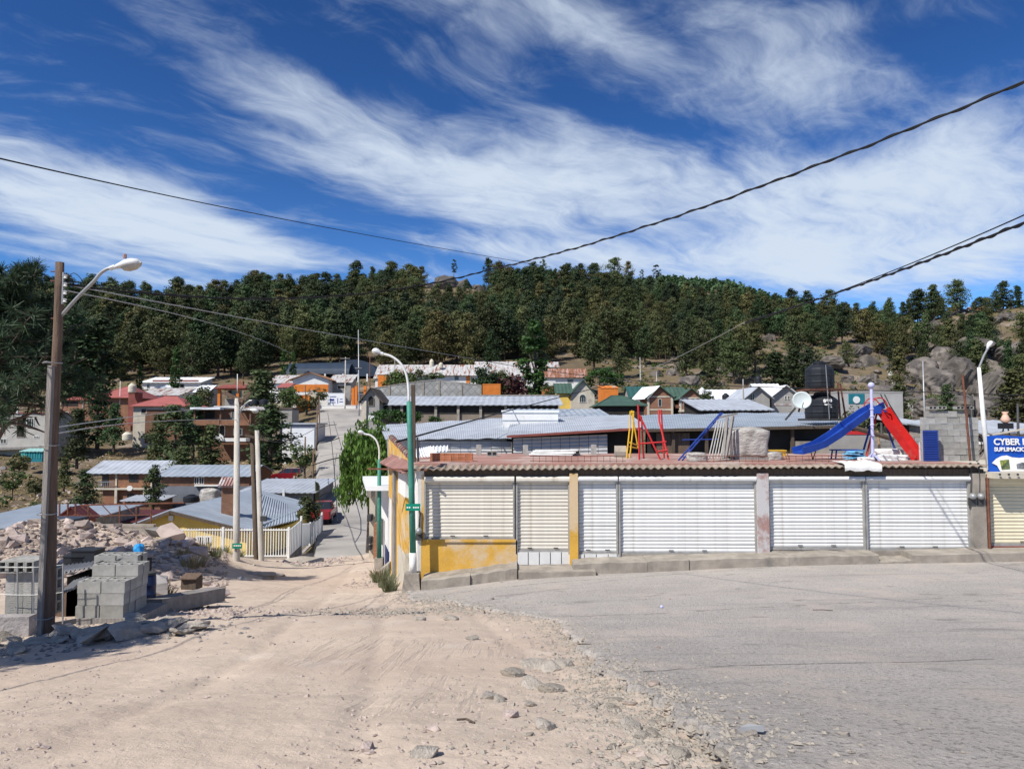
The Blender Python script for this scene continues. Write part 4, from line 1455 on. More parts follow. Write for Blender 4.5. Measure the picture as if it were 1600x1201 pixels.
def cobra_head(parent, base, tip, wd, hgt, lens=True):
    """street lamp head: flattened drop from the arm end to the tip, with a bowl below"""
    base, tip = Vector(base), Vector(tip)
    t = tip - base
    L = t.length
    u = t.normalized()
    side = u.cross(Vector((0, 0, 1))).normalized()
    up = side.cross(u)
    prof = [(0, .16, .22), (.08, .22, .30), (.25, .55, .55), (.5, .92, .9), (.72, 1.0, .95), (.88, .82, .75), (.97, .5, .45), (1, .12, .1)]
    n = 12
    for (nm, sgn, mm) in (('lamp_housing', 1, M_lampgrey), ('lamp_bowl', -1, M_lens)):
        mb = MB()
        vs, fs = [], []
        pr = prof if sgn > 0 else [(.34, .3, .25), (.42, .62, .75), (.58, .82, 1.0), (.78, .84, .9), (.93, .55, .5), (.98, .2, .15)]
        for (s_, w_, h_) in pr:
            for k in range(n):
                a = 2 * math.pi * k / n
                ca, sa = math.cos(a), math.sin(a)
                hz = sa * h_ * hgt * (1.0 if sa * sgn > 0 else .25) * (1 if sgn > 0 else .8)
                vs.append(base + u * (s_ * L) + side * (ca * w_ * wd / 2) + up * (hz - (0 if sgn > 0 else .04 * hgt)))
        for i in range(len(pr) - 1):
            for k in range(n):
                fs.append((i * n + k, i * n + (k + 1) % n, (i + 1) * n + (k + 1) % n, (i + 1) * n + k))
        fs.append(tuple(range(n)))
        fs.append(tuple((len(pr) - 1) * n + k for k in range(n - 1, -1, -1)))
        o = mb.add(vs, fs).build(nm, mm, parent, world=True, smooth=True)
    return o


# leaning wooden lamp pole
d_ = 12.0
wpb = Q(72, 1008, d_)
wp_ = thing('wooden_lamp_pole', 'weathered wooden pole with a splint and a white street lamp arm beside the block stacks', 'lamp pole', wpb)
mb = MB()
p_top, p_bot = Q(93, 410, d_), Q(72, 1040, d_)
mb.tube([p_bot.lerp(p_top, t) + Vector((.012 * math.sin(t * 9), 0, 0)) for t in np.linspace(0, 1, 16)], list(np.linspace(.098, .064, 16)), 12)
mb.build('pole', M_woodpost, wp_, world=True, smooth=True)
sp0, sp1 = Q(61.5, 1030, d_ - .1), Q(80.5, 571, d_ - .1)
MB().bar(sp0, sp1, .075, .10).build('splint', M_woodgrey, wp_, world=True)
for (py, px) in ((571, 84), (700, 78), (806, 73.5), (965, 66.5)):
    a = p_bot.lerp(p_top, (1040 - py) / 630)
    mb = MB()
    mb.tube([a + Vector((math.cos(t) * .13 - .03, math.sin(t) * .16 - .05, .008 * math.sin(t * 3))) for t in np.linspace(0, 2 * math.pi, 14)], .008, 4)
    mb.build('wire_strap', M_galv, wp_, world=True)
arm = bez([Q(95, 494, d_), Q(120, 466, d_ - .05), Q(146, 440, d_ - .1), Q(156, 428, d_ - .1), Q(166, 421, d_ - .1), Q(176, 418, d_ - .1)], 5)
arm_o = MB().tube(arm, .027, 8).build('lamp_arm', M_galv, wp_, world=True, smooth=True)
lh = MB().tube([Q(172, 419.5, d_ - .1), Q(180, 416.5, d_ - .1)], .04, 8).build('lamp_head', M_lampgrey, wp_, world=True)
cobra_head(lh, Q(173, 420, d_ - .1), Q(221, 411, d_ - .1), .24, .115)
MB().lathe([(.03, 0), (.03, .06), (.015, .075)], Q(195, 403.5, d_ - .1), 8).build('photocell', M_mottled, lh, world=True)
for (py, l_) in ((426, .1), (441, .1), (501, .07)):
    a = p_bot.lerp(p_top, (1040 - py) / 630)
    MB().tube([a + Vector((-l_ - .02, -.03, .01)), a + Vector((l_ * .7, -.03, 0))], .010, 5).build('bolt', M_rust, wp_, world=True)
rk = MB()
a = p_bot.lerp(p_top, (1040 - 450) / 630) + Vector((.085, -.02, 0))
rk.bar(a + Vector((0, 0, -.28)), a + Vector((0, 0, .24)), .02, .04)
rack = rk.build('insulator_rack', M_galv, wp_, world=True)
for k in range(4):
    MB().lathe([(.015, -.03), (.032, -.024), (.02, 0), (.032, .024), (.015, .03)], a + Vector((.035, 0, -.22 + k * .13)), 8).build('insulator', M_whitemetal, rack, world=True)
MB().tube(bez([a + Vector((.02, 0, .1)), a + Vector((.2, -.05, .22)), a + Vector((.36, -.05, .05)), arm[6] + Vector((0, 0, .02))], 6), .006, 4).build('lamp_wire', M_cable, wp_, world=True)
MB().tube(bez([p_top + Vector((-.08, 0, -.5)), p_top + Vector((-.1, -.02, -1.2)), Q(74, 520, d_), Q(70, 560, d_)], 6), .005, 4).build('lamp_wire', M_cable, wp_, world=True)


def concrete_pole(px, top, base, d, r0, r1, label, name='concrete_pole', material=None, cross=True, group=None):
    b = Q(px[0], base, d)
    t = Q(px[1], top, d)
    o = thing(name, label, 'utility pole', b, 0, group)
    bb = b + (b - t).normalized() * 1.2
    MB().tube([bb, b, t], [r0 * 1.03, r0, r1], 10).build('pole', material or M_conpole, o, world=True, smooth=True)
    return o, b, t


cp1, cb1, ct1 = concrete_pole((369, 370.5), 622, 909, 31, .15, .10, 'pale concrete power pole with a small green street sign before the white fence')
MB().obox(ct1 + Vector((-.15, 0, .05)), (.9, .14, .14), (0, R(25), 0)).build('timber_arm', M_woodpost, cp1, world=True)
MB().obox(ct1 + Vector((.25, .05, -.1)), (.9, .12, .12), (0, R(-52), 0)).build('timber_arm', M_woodpost, cp1, world=True)
MB().tube(bez([ct1 + Vector((.1, 0, -.7)), ct1 + Vector((.25, 0, -.35)), ct1 + Vector((.5, 0, -.12)), ct1 + Vector((.62, 0, -.1))], 5), .03, 6).build('lamp_arm', M_galv, cp1, world=True)
cobra_head(MB().tube([Q(388, 640, 31), Q(390, 639, 31)], .04, 6).build('lamp_head', M_lampgrey, cp1, world=True), Q(388, 640, 31), Q(404, 643, 31), .26, .12)
sg = MB().box(Q(363, 856, 30.8).x, Q(378, 856, 30.8).x, 30.78, 30.80, Q(363, 856.5, 30.8).z, Q(363, 848.5, 30.8).z).build('street_sign', M_signgreen, cp1, world=True)
for k in range(4):
    x_ = Q(365 + k * 3, 852, 30.76).x
    MB().box(x_, x_ + .055, 30.765, 30.775, Q(363, 853.3, 30.76).z, Q(363, 851.2, 30.76).z).build('lettering', M_letter, sg, world=True)
dk, _, dkt = concrete_pole((401.5, 394), 690, 890, 34.2, .13, .09, 'dark greenish wooden pole standing close between two concrete poles', 'wooden_pole', M_wooddark)
cp2, _, ct2 = concrete_pole((409, 401.5), 672, 890, 34, .13, .095, 'thin pale concrete pole with a small dark box, behind the dark wooden pole')
MB().obox(Q(412, 810, 33.8), (.26, .16, .22)).build('junction_box', M_framedark, cp2, world=True)
MB().obox(ct2 + Vector((0, 0, -.35)), (1.1, .1, .1), (0, R(12), 0)).build('cross_arm', M_wooddark, cp2, world=True)

# big green lamp post at the shop corner
gd = 21.95
gb = Q(643.5, 928, gd)
gp = thing('street_lamp', 'tall green street lamp with a curved white arm at the ochre shop corner', 'street lamp', gb)
c0, c1 = Q(627, 931, gd), Q(661, 926, gd)
zb_, zt_ = gb.z - .4, Q(640, 894, gd).z
mb = MB()
vs = []
for (z_, a, b, dy) in ((zb_, 626, 661.5, .33), (zt_, 633.5, 655.5, .22)):
    xa_, xb_ = Q(a, 900, gd).x, Q(b, 900, gd).x
    vs += [(xa_, gd - dy, z_), (xb_, gd - dy, z_), (xb_, gd + dy, z_), (xa_, gd + dy, z_)]
mb.add(vs, [(0, 3, 2, 1), (4, 5, 6, 7), (0, 1, 5, 4), (1, 2, 6, 5), (2, 3, 7, 6), (3, 0, 4, 7)])
mb.build('base', M_kerb, gp, world=True)
MB().tube([Q(645.8, 897, gd), Q(645.2, 863, gd)], .105, 12).build('pole_foot', M_sack, gp, world=True, smooth=True)
MB().tube([Q(645.2, 864, gd), Q(643, 760, gd), Q(641, 690, gd), Q(639, 627, gd)], [.093, .088, .08, .072], 12).build('pole', M_greenpole, gp, world=True, smooth=True)
arm = bez([Q(638.8, 628, gd), Q(638, 604, gd), Q(634.5, 584, gd), Q(626, 568, gd), Q(612, 557, gd), Q(597, 552.5, gd)], 6)
MB().tube(arm, .036, 8).build('lamp_arm', M_whitemetal, gp, world=True, smooth=True)
lh = MB().tube([Q(599, 553, gd), Q(594, 551.5, gd)], .05, 8).build('lamp_head', M_lampgrey, gp, world=True)
cobra_head(lh, Q(598, 553.5, gd), Q(581, 548, gd), .22, .13)
sg = MB().box(Q(634.5, 792, gd).x, Q(657.5, 792, gd).x, gd - .13, gd - .115, Q(640, 797.5, gd - .12).z, Q(640, 786.5, gd - .12).z).build('street_sign', M_signgreen, gp, world=True)
for k in range(6):
    if k == 2:
        continue
    x_ = Q(636.5 + k * 3.3, 792, gd).x
    MB().box(x_, x_ + .045, gd - .14, gd - .131, Q(640, 792.8, gd).z, Q(640, 790.6, gd).z).build('lettering', M_letter, sg, world=True)
solo('timber_post', MB().bar(Q(645.5, 601, 23.6), Q(647, 742, 23.6), .12, .12), M_wooddark, 'dark square timber post rising from the shop roof behind the green lamp post', 'post', Q(647, 740, 23.6))
solo('steel_post', MB().tube([Q(652, 683, 23.4), Q(654, 726, 23.4)], .035, 6), M_framedark, 'short dark steel post on the shop roof corner behind the green lamp', 'post', Q(654, 726, 23.4))
# second green lamp further down the street
d2 = 31.5
g2b = Q(592, 880, d2)
g2 = thing('street_lamp', 'smaller green street lamp before the willow with a curved white arm', 'street lamp', g2b)
MB().box(Q(586, 880, d2).x, Q(599, 880, d2).x, d2 - .18, d2 + .18, g2b.z - .8, Q(590, 871, d2).z).build('base', M_kerb, g2, world=True)
MB().tube([Q(592.5, 874, d2), Q(592.6, 718, d2)], [.10, .075], 10).build('pole', M_greenpole, g2, world=True, smooth=True)
MB().tube(bez([Q(592.5, 720, d2), Q(592.5, 702, d2), Q(588, 688, d2), Q(579, 680, d2), Q(570, 678, d2)], 5), .04, 8).build('lamp_arm', M_whitemetal, g2, world=True, smooth=True)
lh = MB().tube([Q(571, 678, d2), Q(568, 677.5, d2)], .05, 6).build('lamp_head', M_lampgrey, g2, world=True)
cobra_head(lh, Q(571, 678, d2), Q(559, 674.5, d2), .24, .12)
# white lamp at the edge
d3 = 24.2
wl = thing('street_lamp', 'white street lamp post with an angled arm beside the blue banner', 'street lamp', Q(1546, 738, d3))
MB().tube([Q(1546.5, 739, d3), Q(1537, 660, d3), Q(1529.5, 574, d3)], [.085, .075, .055], 10).build('pole', M_whitemetal, wl, world=True, smooth=True)
MB().tube([Q(1529.5, 575, d3), Q(1537, 556, d3), Q(1543, 545, d3)], .032, 8).build('lamp_arm', M_galv, wl, world=True)
lh = MB().tube([Q(1542, 546, d3), Q(1544, 543, d3)], .045, 6).build('lamp_head', M_galv, wl, world=True)
cobra_head(lh, Q(1542, 546, d3), Q(1550, 533, d3), .2, .1)
# far poles
FAR_POLES = [(561, 560, 515, 640, 150, .12, 'tall thin grey pole at the top of the street', M_galv), (539, 540, 558, 632, 165, .16, 'grey power pole beside the white gate at the top of the street', M_conpole),
             (578, 578, 555, 600, 160, .10, 'short pole with cross bars before the school roofs', M_rust), (617, 617, 558, 595, 170, .12, 'thin wooden pole behind the long school roof', M_woodgrey),
             (495, 496, 632, 690, 100, .11, 'brown wooden pole beside the white garage', M_woodpost), (499, 499, 618, 665, 118, .11, 'brown wooden pole at the roadside above the white garage', M_woodpost),
             (476, 477, 682, 746, 92, .12, 'brown fence pole at the bank behind the red car', M_woodpost), (489, 490, 700, 745, 86, .11, 'shorter brown pole at the edge of the climbing street', M_woodpost),
             (478, 477, 602, 640, 160, .10, 'dark thin pole before the orange gable house', M_framedark), (1001, 1000, 558, 615, 190, .13, 'thin grey pole on the bare slope above the brick cottages', M_galv),
             (1026, 1026, 580, 605, 190, .11, 'short grey pole on the bare slope', M_galv), (1162, 1161, 592, 640, 95, .10, 'pale timber pole before the grey twin gable house', M_woodgrey),
             (1445, 1442, 564, 662, 70, .08, 'slim grey pole before the boulder slope', M_galv), (1378, 1377, 660, 712, 40, .07, 'dark pole with a white lamp globe behind the red slide', M_framedark),
             (1591, 1590, 630, 682, 38, .07, 'dark iron post behind the blue banner', M_framedark), (187, 188, 595, 640, 150, .07, 'thin white pole beside the cream water tank', M_whitemetal),
             (371, 371, 584, 605, 148, .09, 'white chimney pipe over the orange pillared house', M_whitemetal), (1519, 1518, 618, 690, 36, .06, 'dark slim post behind the block pier', M_framedark)]
for (p0, p1, t_, b_, d, r, lab, m_) in FAR_POLES:
    concrete_pole((p0, p1), t_, b_, d, r, r * .75, lab, 'utility_pole', m_)
ob = MB().ball(Q(1374.5, 633.5, 39.8), .14, n=10)
solo('lamp_globe', ob, M_whitemetal, 'white lamp globe on the dark pole behind the red slide', 'lamp globe', Q(1374.5, 638, 39.8), smooth=True)
for (px, py, d, w) in ((539.5, 560, 165, 2.2), (560.3, 575, 150, 1.4)):
    c = Q(px, py, d)
    solo('cross_arm', MB().bar(c + Vector((-w / 2, -.2, 0)), c + Vector((w / 2, -.2, 0)), .14, .14), M_woodgrey, 'wooden cross arm on the %s pole at the top of the street' % ('white gate' if px < 545 else 'tall thin'), 'cross arm', c)


# ------------------------------------------------------------------ overhead cables
def cable(label, pts, r, material=M_cable, twist=False, group='overhead cables', n=40, wob=.0, ext=0.0):
    pts = [Q(*p_) if not isinstance(p_, Vector) else p_ for p_ in pts]
    # quadratic through three points, by chord length
    a, b, c = pts
    tb = (b - a).length / ((b - a).length + (c - b).length)
    L = []
    for i in range(n + 1):
        t = -ext + (1 + ext) * i / n
        l0 = (t - tb) * (t - 1) / ((0 - tb) * (0 - 1))
        l1 = t * (t - 1) / (tb * (tb - 1))
        l2 = t * (t - tb) / (1 - tb)
        L.append(a * l0 + b * l1 + c * l2 + Vector((0, 0, wob * math.sin(t * 61) + wob * .6 * math.sin(t * 23 + 1))))
    mb = MB().tube(L, r, 6)
    if twist:
        T = []
        for i in range(n * 4 + 1):
            t = i / (n * 4) * n
            k = min(int(t), n - 1)
            p_ = L[k].lerp(L[k + 1], t - k)
            ang = i * .55
            T.append(p_ + Vector((math.cos(ang) * r * .35, 0, math.sin(ang) * r * 1.45)))
        mb.tube(T, r * .75, 5)
    return solo('overhead_cable', mb, material, label, 'cable', tuple(a), group, smooth=True)


PT = p_bot.lerp(p_top, (1040 - 445) / 630) + Vector((.1, 0, 0))
cable('thick twisted black cable crossing the sky from the top corner down to the pine ridge', [(1640, 112, 7.5), (1195, 289, 10.5), (770, 420, 17)], .013, twist=True, n=90, wob=.004, ext=.55)
cable('twisted dark cable running on over the forest to the wooden lamp pole', [(770, 420, 17), (540, 461, 15), PT], .0135, twist=True, n=50, wob=.004)
cable('thin black wire across the open sky over the clouds to the ridge pines', [(-30, 241, 14), (420, 338, 30), (860, 417, 60)], .018, n=70, ext=.2)
cable('lower black cable rising steeply at the side over the banner', [(1640, 332, 11), (1400, 425, 17), (1165, 503, 28)], .021, twist=True, n=80, ext=.45)
cable('thinner black cable crossing close under the lower steep cable', [(1640, 318, 11), (1410, 417, 17), (1165, 506, 28)], .012, n=70, ext=.45)
cable('pale cable running down from the steep cable bundle over the bare slope', [(1165, 503, 28), (1075, 550, 38), (985, 588, 60)], .016, M_woodgrey, n=30)
cable('pale wire from the wooden lamp pole over the forest to the school', [PT, (430, 506, 26), (742, 561, 60)], .012, M_cablegrey, n=50)
cable('second pale wire from the wooden lamp pole toward the street poles', [PT + Vector((0, 0, -.1)), (300, 497, 24), (455, 552, 60)], .011, M_cablegrey, n=50)
cable('dark service wire from the wooden lamp pole to the roofs up the street', [PT + Vector((0, 0, .06)), (330, 465, 20), (500, 463, 40)], .011, n=40)
cable('pale telephone wire from the wooden pole to the concrete pole, the upper of two', [(85, 668, 12), (215, 650, 20), ct1 + Vector((0, 0, -.25))], .010, M_cablegrey)
cable('pale telephone wire from the wooden pole to the concrete pole, the lower of two', [(85, 678, 12), (230, 659, 20), ct1 + Vector((0, 0, -.9))], .010, M_cablegrey)
cable('dark service cable from the shop corner over the grey shed roofs', [(620, 690, 24), (760, 651, 40), (985, 592, 90)], .035, n=40)
cable('level black cable across the rooftops behind the slide set', [(1075, 601, 40), (1400, 611, 32), (1800, 624, 28)], .022, n=40)
cable('black cable from the school roofs to the brick cottages', [(742, 561, 110), (900, 585, 105), (1130, 603, 100)], .05, n=30)
cable('black wire sagging over the climbing street, nearest its top', [(499, 668, 105), (510, 665, 102), (526, 663, 100)], .05)
cable('black wire sagging over the climbing street near the willow top', [(494, 693, 92), (512, 690, 88), (530, 684, 85)], .045)
cable('thick dark wire over the street beside the willow', [(488, 727, 80), (508, 720, 76), (530, 715, 72)], .06)
cable('dark wire hanging over the street near its lower end', [(500, 775, 62), (512, 769, 60), (532, 766, 58)], .05)
cable('long dark wire that runs along the climbing street', [(512, 645, 140), (521, 720, 80), (528, 815, 52)], .035)
cable('dark wire from the street pole to the wooden cross arm pole', [ct1, (388, 660, 33), ct2], .012)
cable('thin wire stretched between the concrete poles and the climbing street', [ct2, (440, 690, 60), (495, 668, 100)], .03)

# ------------------------------------------------------------------ block yard beside the wooden pole
# two stacks of hollow blocks, each block by itself
def on_ground(px, py, dmin=3):
    return G(px, py, dmin)


ORD = ('bottom', 'second', 'third', 'fourth', 'fifth')


def block_stack(c, rz, cols, rows, layers, lab, grp, flat=True, keep=None):
    m_ = Matrix.Rotation(rz, 3, 'Z')
    for l in range(layers):
        for r_ in range(rows):
            for k in range(cols):
                if keep and not keep(k, r_, l):
                    continue
                off = m_ @ Vector((k * .417 + random.uniform(-.012, .012), r_ * .214 + random.uniform(-.012, .012), 0))
                o = inst('concrete_block', BLOCK, (c[0] + off.x, c[1] + off.y, c[2] + l * .207), (0, 0, rz + random.uniform(-.012, .012)), 1)
                tag(o, '%s, %s row, %s side, %s' % (lab, ORD[l], ('pole', 'street')[k], ('front face', 'one block behind the front', 'two behind the front', 'three behind the front', 'rearmost')[r_]), 'concrete block', grp)


# real blocks are 0.40 m long: 13.3 m from the camera a block is 35 px
s0 = H(-7.35, 13.5)
base_z = Q(140, 960, 13.3).z
solo('pallet', MB().box(Q(122, 960, 13.1).x, Q(122, 960, 13.1).x + 1.05, 13.05, 14.2, base_z - .5, base_z), M_woodgrey, 'grey timber base under the pale block stack in the sun', 'pallet', (Q(122, 960, 13).x, 13.1, base_z - .1))
x0_ = Q(124, 960, 13.2).x + .2
block_stack((x0_, 13.2, base_z), R(1), 2, 4, 3, 'grey block in the low stack', 'blocks of the sunlit stack')
block_stack((x0_ + .02, 13.64, base_z + .622), R(1), 2, 2, 1, 'grey block topping the low stack', 'blocks of the upper row')
block_stack((Q(146, 890, 14.5).x + .2, 14.6, base_z + .0), R(2), 2, 2, 4, 'grey block in the taller stack', 'blocks of the taller stack')
# stack left of the pole, blocks set on end
bz = Q(30, 966, 13.0).z
for l in range(2):
    for k in range(4):
        for r_ in range(3):
            o = inst('concrete_block', BLOCK, (Q(4, 960, 13.0).x + .1 + k * .153 + random.uniform(-.005, .005), 13.0 + r_ * .21, bz + .2 + l * .405), (0, R(90), 0), (1, 1, .75))
            tag(o, 'grey block set on end behind the wooden pole, %s row, %s column, %s' % (ORD[l], ('outermost', 'second', 'third', 'pole side')[k], ('front', 'middle', 'rear')[r_]), 'concrete block', 'blocks of the upright stack')
for k in range(4):
    for r_ in range(3):
        o = inst('concrete_block', BLOCK, (Q(4, 960, 13.0).x + .1 + k * .153, 13.0 + r_ * .21, bz + .81 + .1), (R(90), R(90), 0), (.5, .75, 1))
        tag(o, 'half block on top of the upright stack, %s column, %s' % (('outermost', 'second', 'third', 'pole side')[k], ('front', 'middle', 'rear')[r_]), 'concrete block', 'half blocks on the upright stack')
solo('low_wall', MB().prism([(Q(-120, 970, 12.7).x, 12.2), (Q(60, 970, 12.7).x, 12.45), (Q(60, 970, 12.7).x, 12.65), (Q(-120, 970, 12.7).x, 12.5)], 'z', -4.6, Q(30, 964, 12.4).z), M_greystone, 'low dark wall in the shade at the foot of the upright block stack', 'wall', (Q(0, 970, 12.5).x, 12.5, -3.4))
# wire fence posts in the yard
for (px, t_, b_) in ((27, 884, 962), (52, 884, 964), (98, 880, 968), (79, 872, 985)):
    s0 = Q(px, b_ + 6, 12.75)
    solo('fence_stake', MB().tube([s0, Q(px + .5, t_, 12.75)], .014, 5), M_galv, 'thin pale metal stake of the wire fence at the block yard', 'stake', s0, 'stakes of the yard fence')
fw = MB()
for py in (886, 929):
    fw.tube([Q(0, py - 1, 12.75), Q(27, py, 12.74), Q(52, py, 12.74), Q(79, py - 2, 12.74), Q(98, py - 4, 12.74)], .005, 4)
solo('fence_wire', fw, M_galv, 'two strands of wire strung between the yard stakes', 'wire', Q(27, 929, 12.75))
# shelter of dark sheets
sh = thing('yard_shelter', 'low shelter of dark corrugated sheets and tarpaulin behind the block stacks', 'shelter', (Q(110, 930, 15).x, 15, Q(110, 930, 15).z))
a, b, c, d = Q(82, 896, 14.2), Q(146, 885, 14.2), Q(118, 873, 16.5), Q(168, 868, 16.5)
MB().corr(a, b, c, d, 9, .03, 4, .01).build('roof_sheet', M_zincwall, sh, world=True)
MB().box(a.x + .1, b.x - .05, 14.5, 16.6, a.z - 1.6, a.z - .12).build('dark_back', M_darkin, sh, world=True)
tp = MB()
a, b, c, d = Q(150, 880, 14.4), Q(222, 868, 14.6), Q(155, 864, 16.4), Q(232, 862, 16.6)
vs, fs = [], []
for i in range(9):
    for j in range(7):
        p_ = (a.lerp(b, i / 8)).lerp(c.lerp(d, i / 8), j / 6)
        vs.append(p_ + Vector((0, 0, .035 * math.sin(i * 1.7 + j) + .04 * math.sin(j * 2.1))))
for i in range(8):
    for j in range(6):
        fs.append((i * 7 + j, i * 7 + j + 7, i * 7 + j + 8, i * 7 + j + 1))
tp.add(vs, fs).build('tarpaulin', M_tarp, sh, world=True, smooth=True)
for (px, py) in ((153, 880), (220, 868)):
    MB().bar(Q(px, py, 14.7), Q(px, py, 14.7) - Vector((0, 0, 1.6)), .06).build('post', M_wooddark, sh, world=True)
for (px, py, w, h, lab) in ((123, 873, 30, 14, 'black plastic crate on the shelter roof, the lower of two'), (138, 866, 35, 18, 'black plastic crate on the shelter roof, the larger and higher of two')):
    c = Q(px, py, 15.6)
    S = 15.6 / F
    t = thing('black_crate', lab, 'crate', c - Vector((0, 0, h * S / 2)), 0, 'black crates on the shelter')
    MB().box(-w * S / 2, w * S / 2, -.2, .2, 0, h * S * .9).build('crate_body', M_black, t)
    MB().box(-w * S / 2 - .02, w * S / 2 + .02, -.22, .22, h * S * .9, h * S).build('rim', M_black, t)
c = Q(217, 861, 15.5)
solo('blue_bag', lumpy_box((c.x, c.y, c.z - .08), .17, .15, .2, .2, 77, 6), mat('bright_blue_bag', (.03, .28, .62), .4, .1, 4), 'bright blue plastic bag on the dark tarpaulin', 'plastic bag', c, smooth=True)
# barrel
c = Q(231, 930, 14.6)
br = thing('barrel', 'dark navy plastic barrel standing beside the taller block stack', 'barrel', c)
rr = 11.5 * 14.6 / F
hh = 44 * 14.6 / F
MB().lathe([(rr * .93, 0), (rr, .03), (rr, hh * .3), (rr * 1.04, hh * .32), (rr * 1.04, hh * .35), (rr, hh * .37), (rr, hh * .63), (rr * 1.04, hh * .65), (rr * 1.04, hh * .68), (rr, hh * .7), (rr * .98, hh * .95), (rr * .9, hh)], (0, 0, -.15), 18).build('drum', mat('navy_plastic', (.012, .022, .07), .4, .2, 3), br, smooth=True)
MB().lathe([(rr * 1.0, hh - .15), (rr * 1.0, hh - .11), (rr * .85, hh - .10)], (0, 0, 0), 18).build('rim', M_framedark, br)
# dark tipped box
c = Q(294, 921, 18)
dbx = thing('wooden_box', 'small dark open box tipped on the sunny ground beyond the barrel', 'box', c, R(-8))
hb = MB()
for (x0_, x1_, y0_, y1_, z0_, z1_) in ((-.19, .19, 0, .02, 0, .28), (-.19, .19, .28, .3, 0, .28), (-.19, -.17, .02, .28, 0, .28), (.17, .19, .02, .28, 0, .28), (-.17, .17, .02, .28, 0, .02)):
    hb.box(x0_, x1_, y0_, y1_, z0_, z1_)
hb.build('box_body', M_wooddark, dbx)
MB().obox((.0, .1, .3), (.42, .36, .02), (R(12), 0, R(6))).build('lid', M_woodpost, dbx)
# long concrete beam lying towards the street
a, b = Q(236, 948, 14.4), Q(338, 928, 17.2)
solo('concrete_beam', MB().bar(a, b, .42, .30), M_greystone, 'long dark concrete beam lying on the dirt beside the barrel', 'beam', a)
c = Q(111, 921, 13.9)
cs = MB().corr(c + Vector((-.15, -.12, -.05)), c + Vector((.12, -.12, .05)), c + Vector((-.08, .25, .12)), c + Vector((.18, .25, .2)), 5, .02, 4, .01)
solo('sheet_offcut', cs, M_galv, 'short bent offcut of galvanised sheet lying in the block yard', 'metal sheet', c)
c = Q(110, 946, 14.4)
solo('stone_wall', MB().box(c.x - .55, c.x + .45, 14.5, 14.9, c.z - .6, c.z + .28), M_woodpost, 'low brown wall stub in the yard between the two block stacks', 'wall', c)

# ------------------------------------------------------------------ houses
def win(parent, x0, x1, z0, z1, y, frame=None, pane=None, bars=0, arch=False, name='window'):
    """window standing a little proud of the wall: frame, with its pane as a sub-part"""
    t = max(.05, (x1 - x0) * .07)
    mb = MB()
    mb.box(x0, x1, y - .07, y + .03, z0, z0 + t).box(x0, x0 + t, y - .07, y + .03, z0 + t, z1).box(x1 - t, x1, y - .07, y + .03, z0 + t, z1)
    if arch:
        r = (x1 - x0) / 2
        pts = [((x0 + x1) / 2 + math.cos(a) * r, z1 + math.sin(a) * r) for a in np.linspace(0, math.pi, 9)]
        inn = [((x0 + x1) / 2 + math.cos(a) * (r - t), z1 + math.sin(a) * (r - t)) for a in np.linspace(math.pi, 0, 9)]
        for i in range(8):
            a, b, c, d = pts[i], pts[i + 1], inn[7 - i], inn[8 - i]
            mb.prism([a, b, c, d], 'y', y - .07, y + .03)
    else:
        mb.box(x0 + t, x1 - t, y - .07, y + .03, z1 - t, z1)
    for k in range(bars):
        xx = x0 + (x1 - x0) * (k + 1) / (bars + 1)
        mb.box(xx - .025, xx + .025, y - .06, y, z0 + t, z1 - (0 if arch else t))
    f = mb.build(name, frame or M_frame, parent)
    p = MB()
    if arch:
        p.prism([(x0 + t, z0 + t), (x1 - t, z0 + t)] + [((x0 + x1) / 2 + math.cos(a) * (r - t), z1 + math.sin(a) * (r - t)) for a in np.linspace(0, math.pi, 9)], 'y', y - .03, y - .01)
    else:
        p.box(x0 + t, x1 - t, y - .03, y - .01, z0 + t, z1 - t)
    p.build('pane' if name == 'window' else 'door_leaf', pane or M_glass, f)
    return f


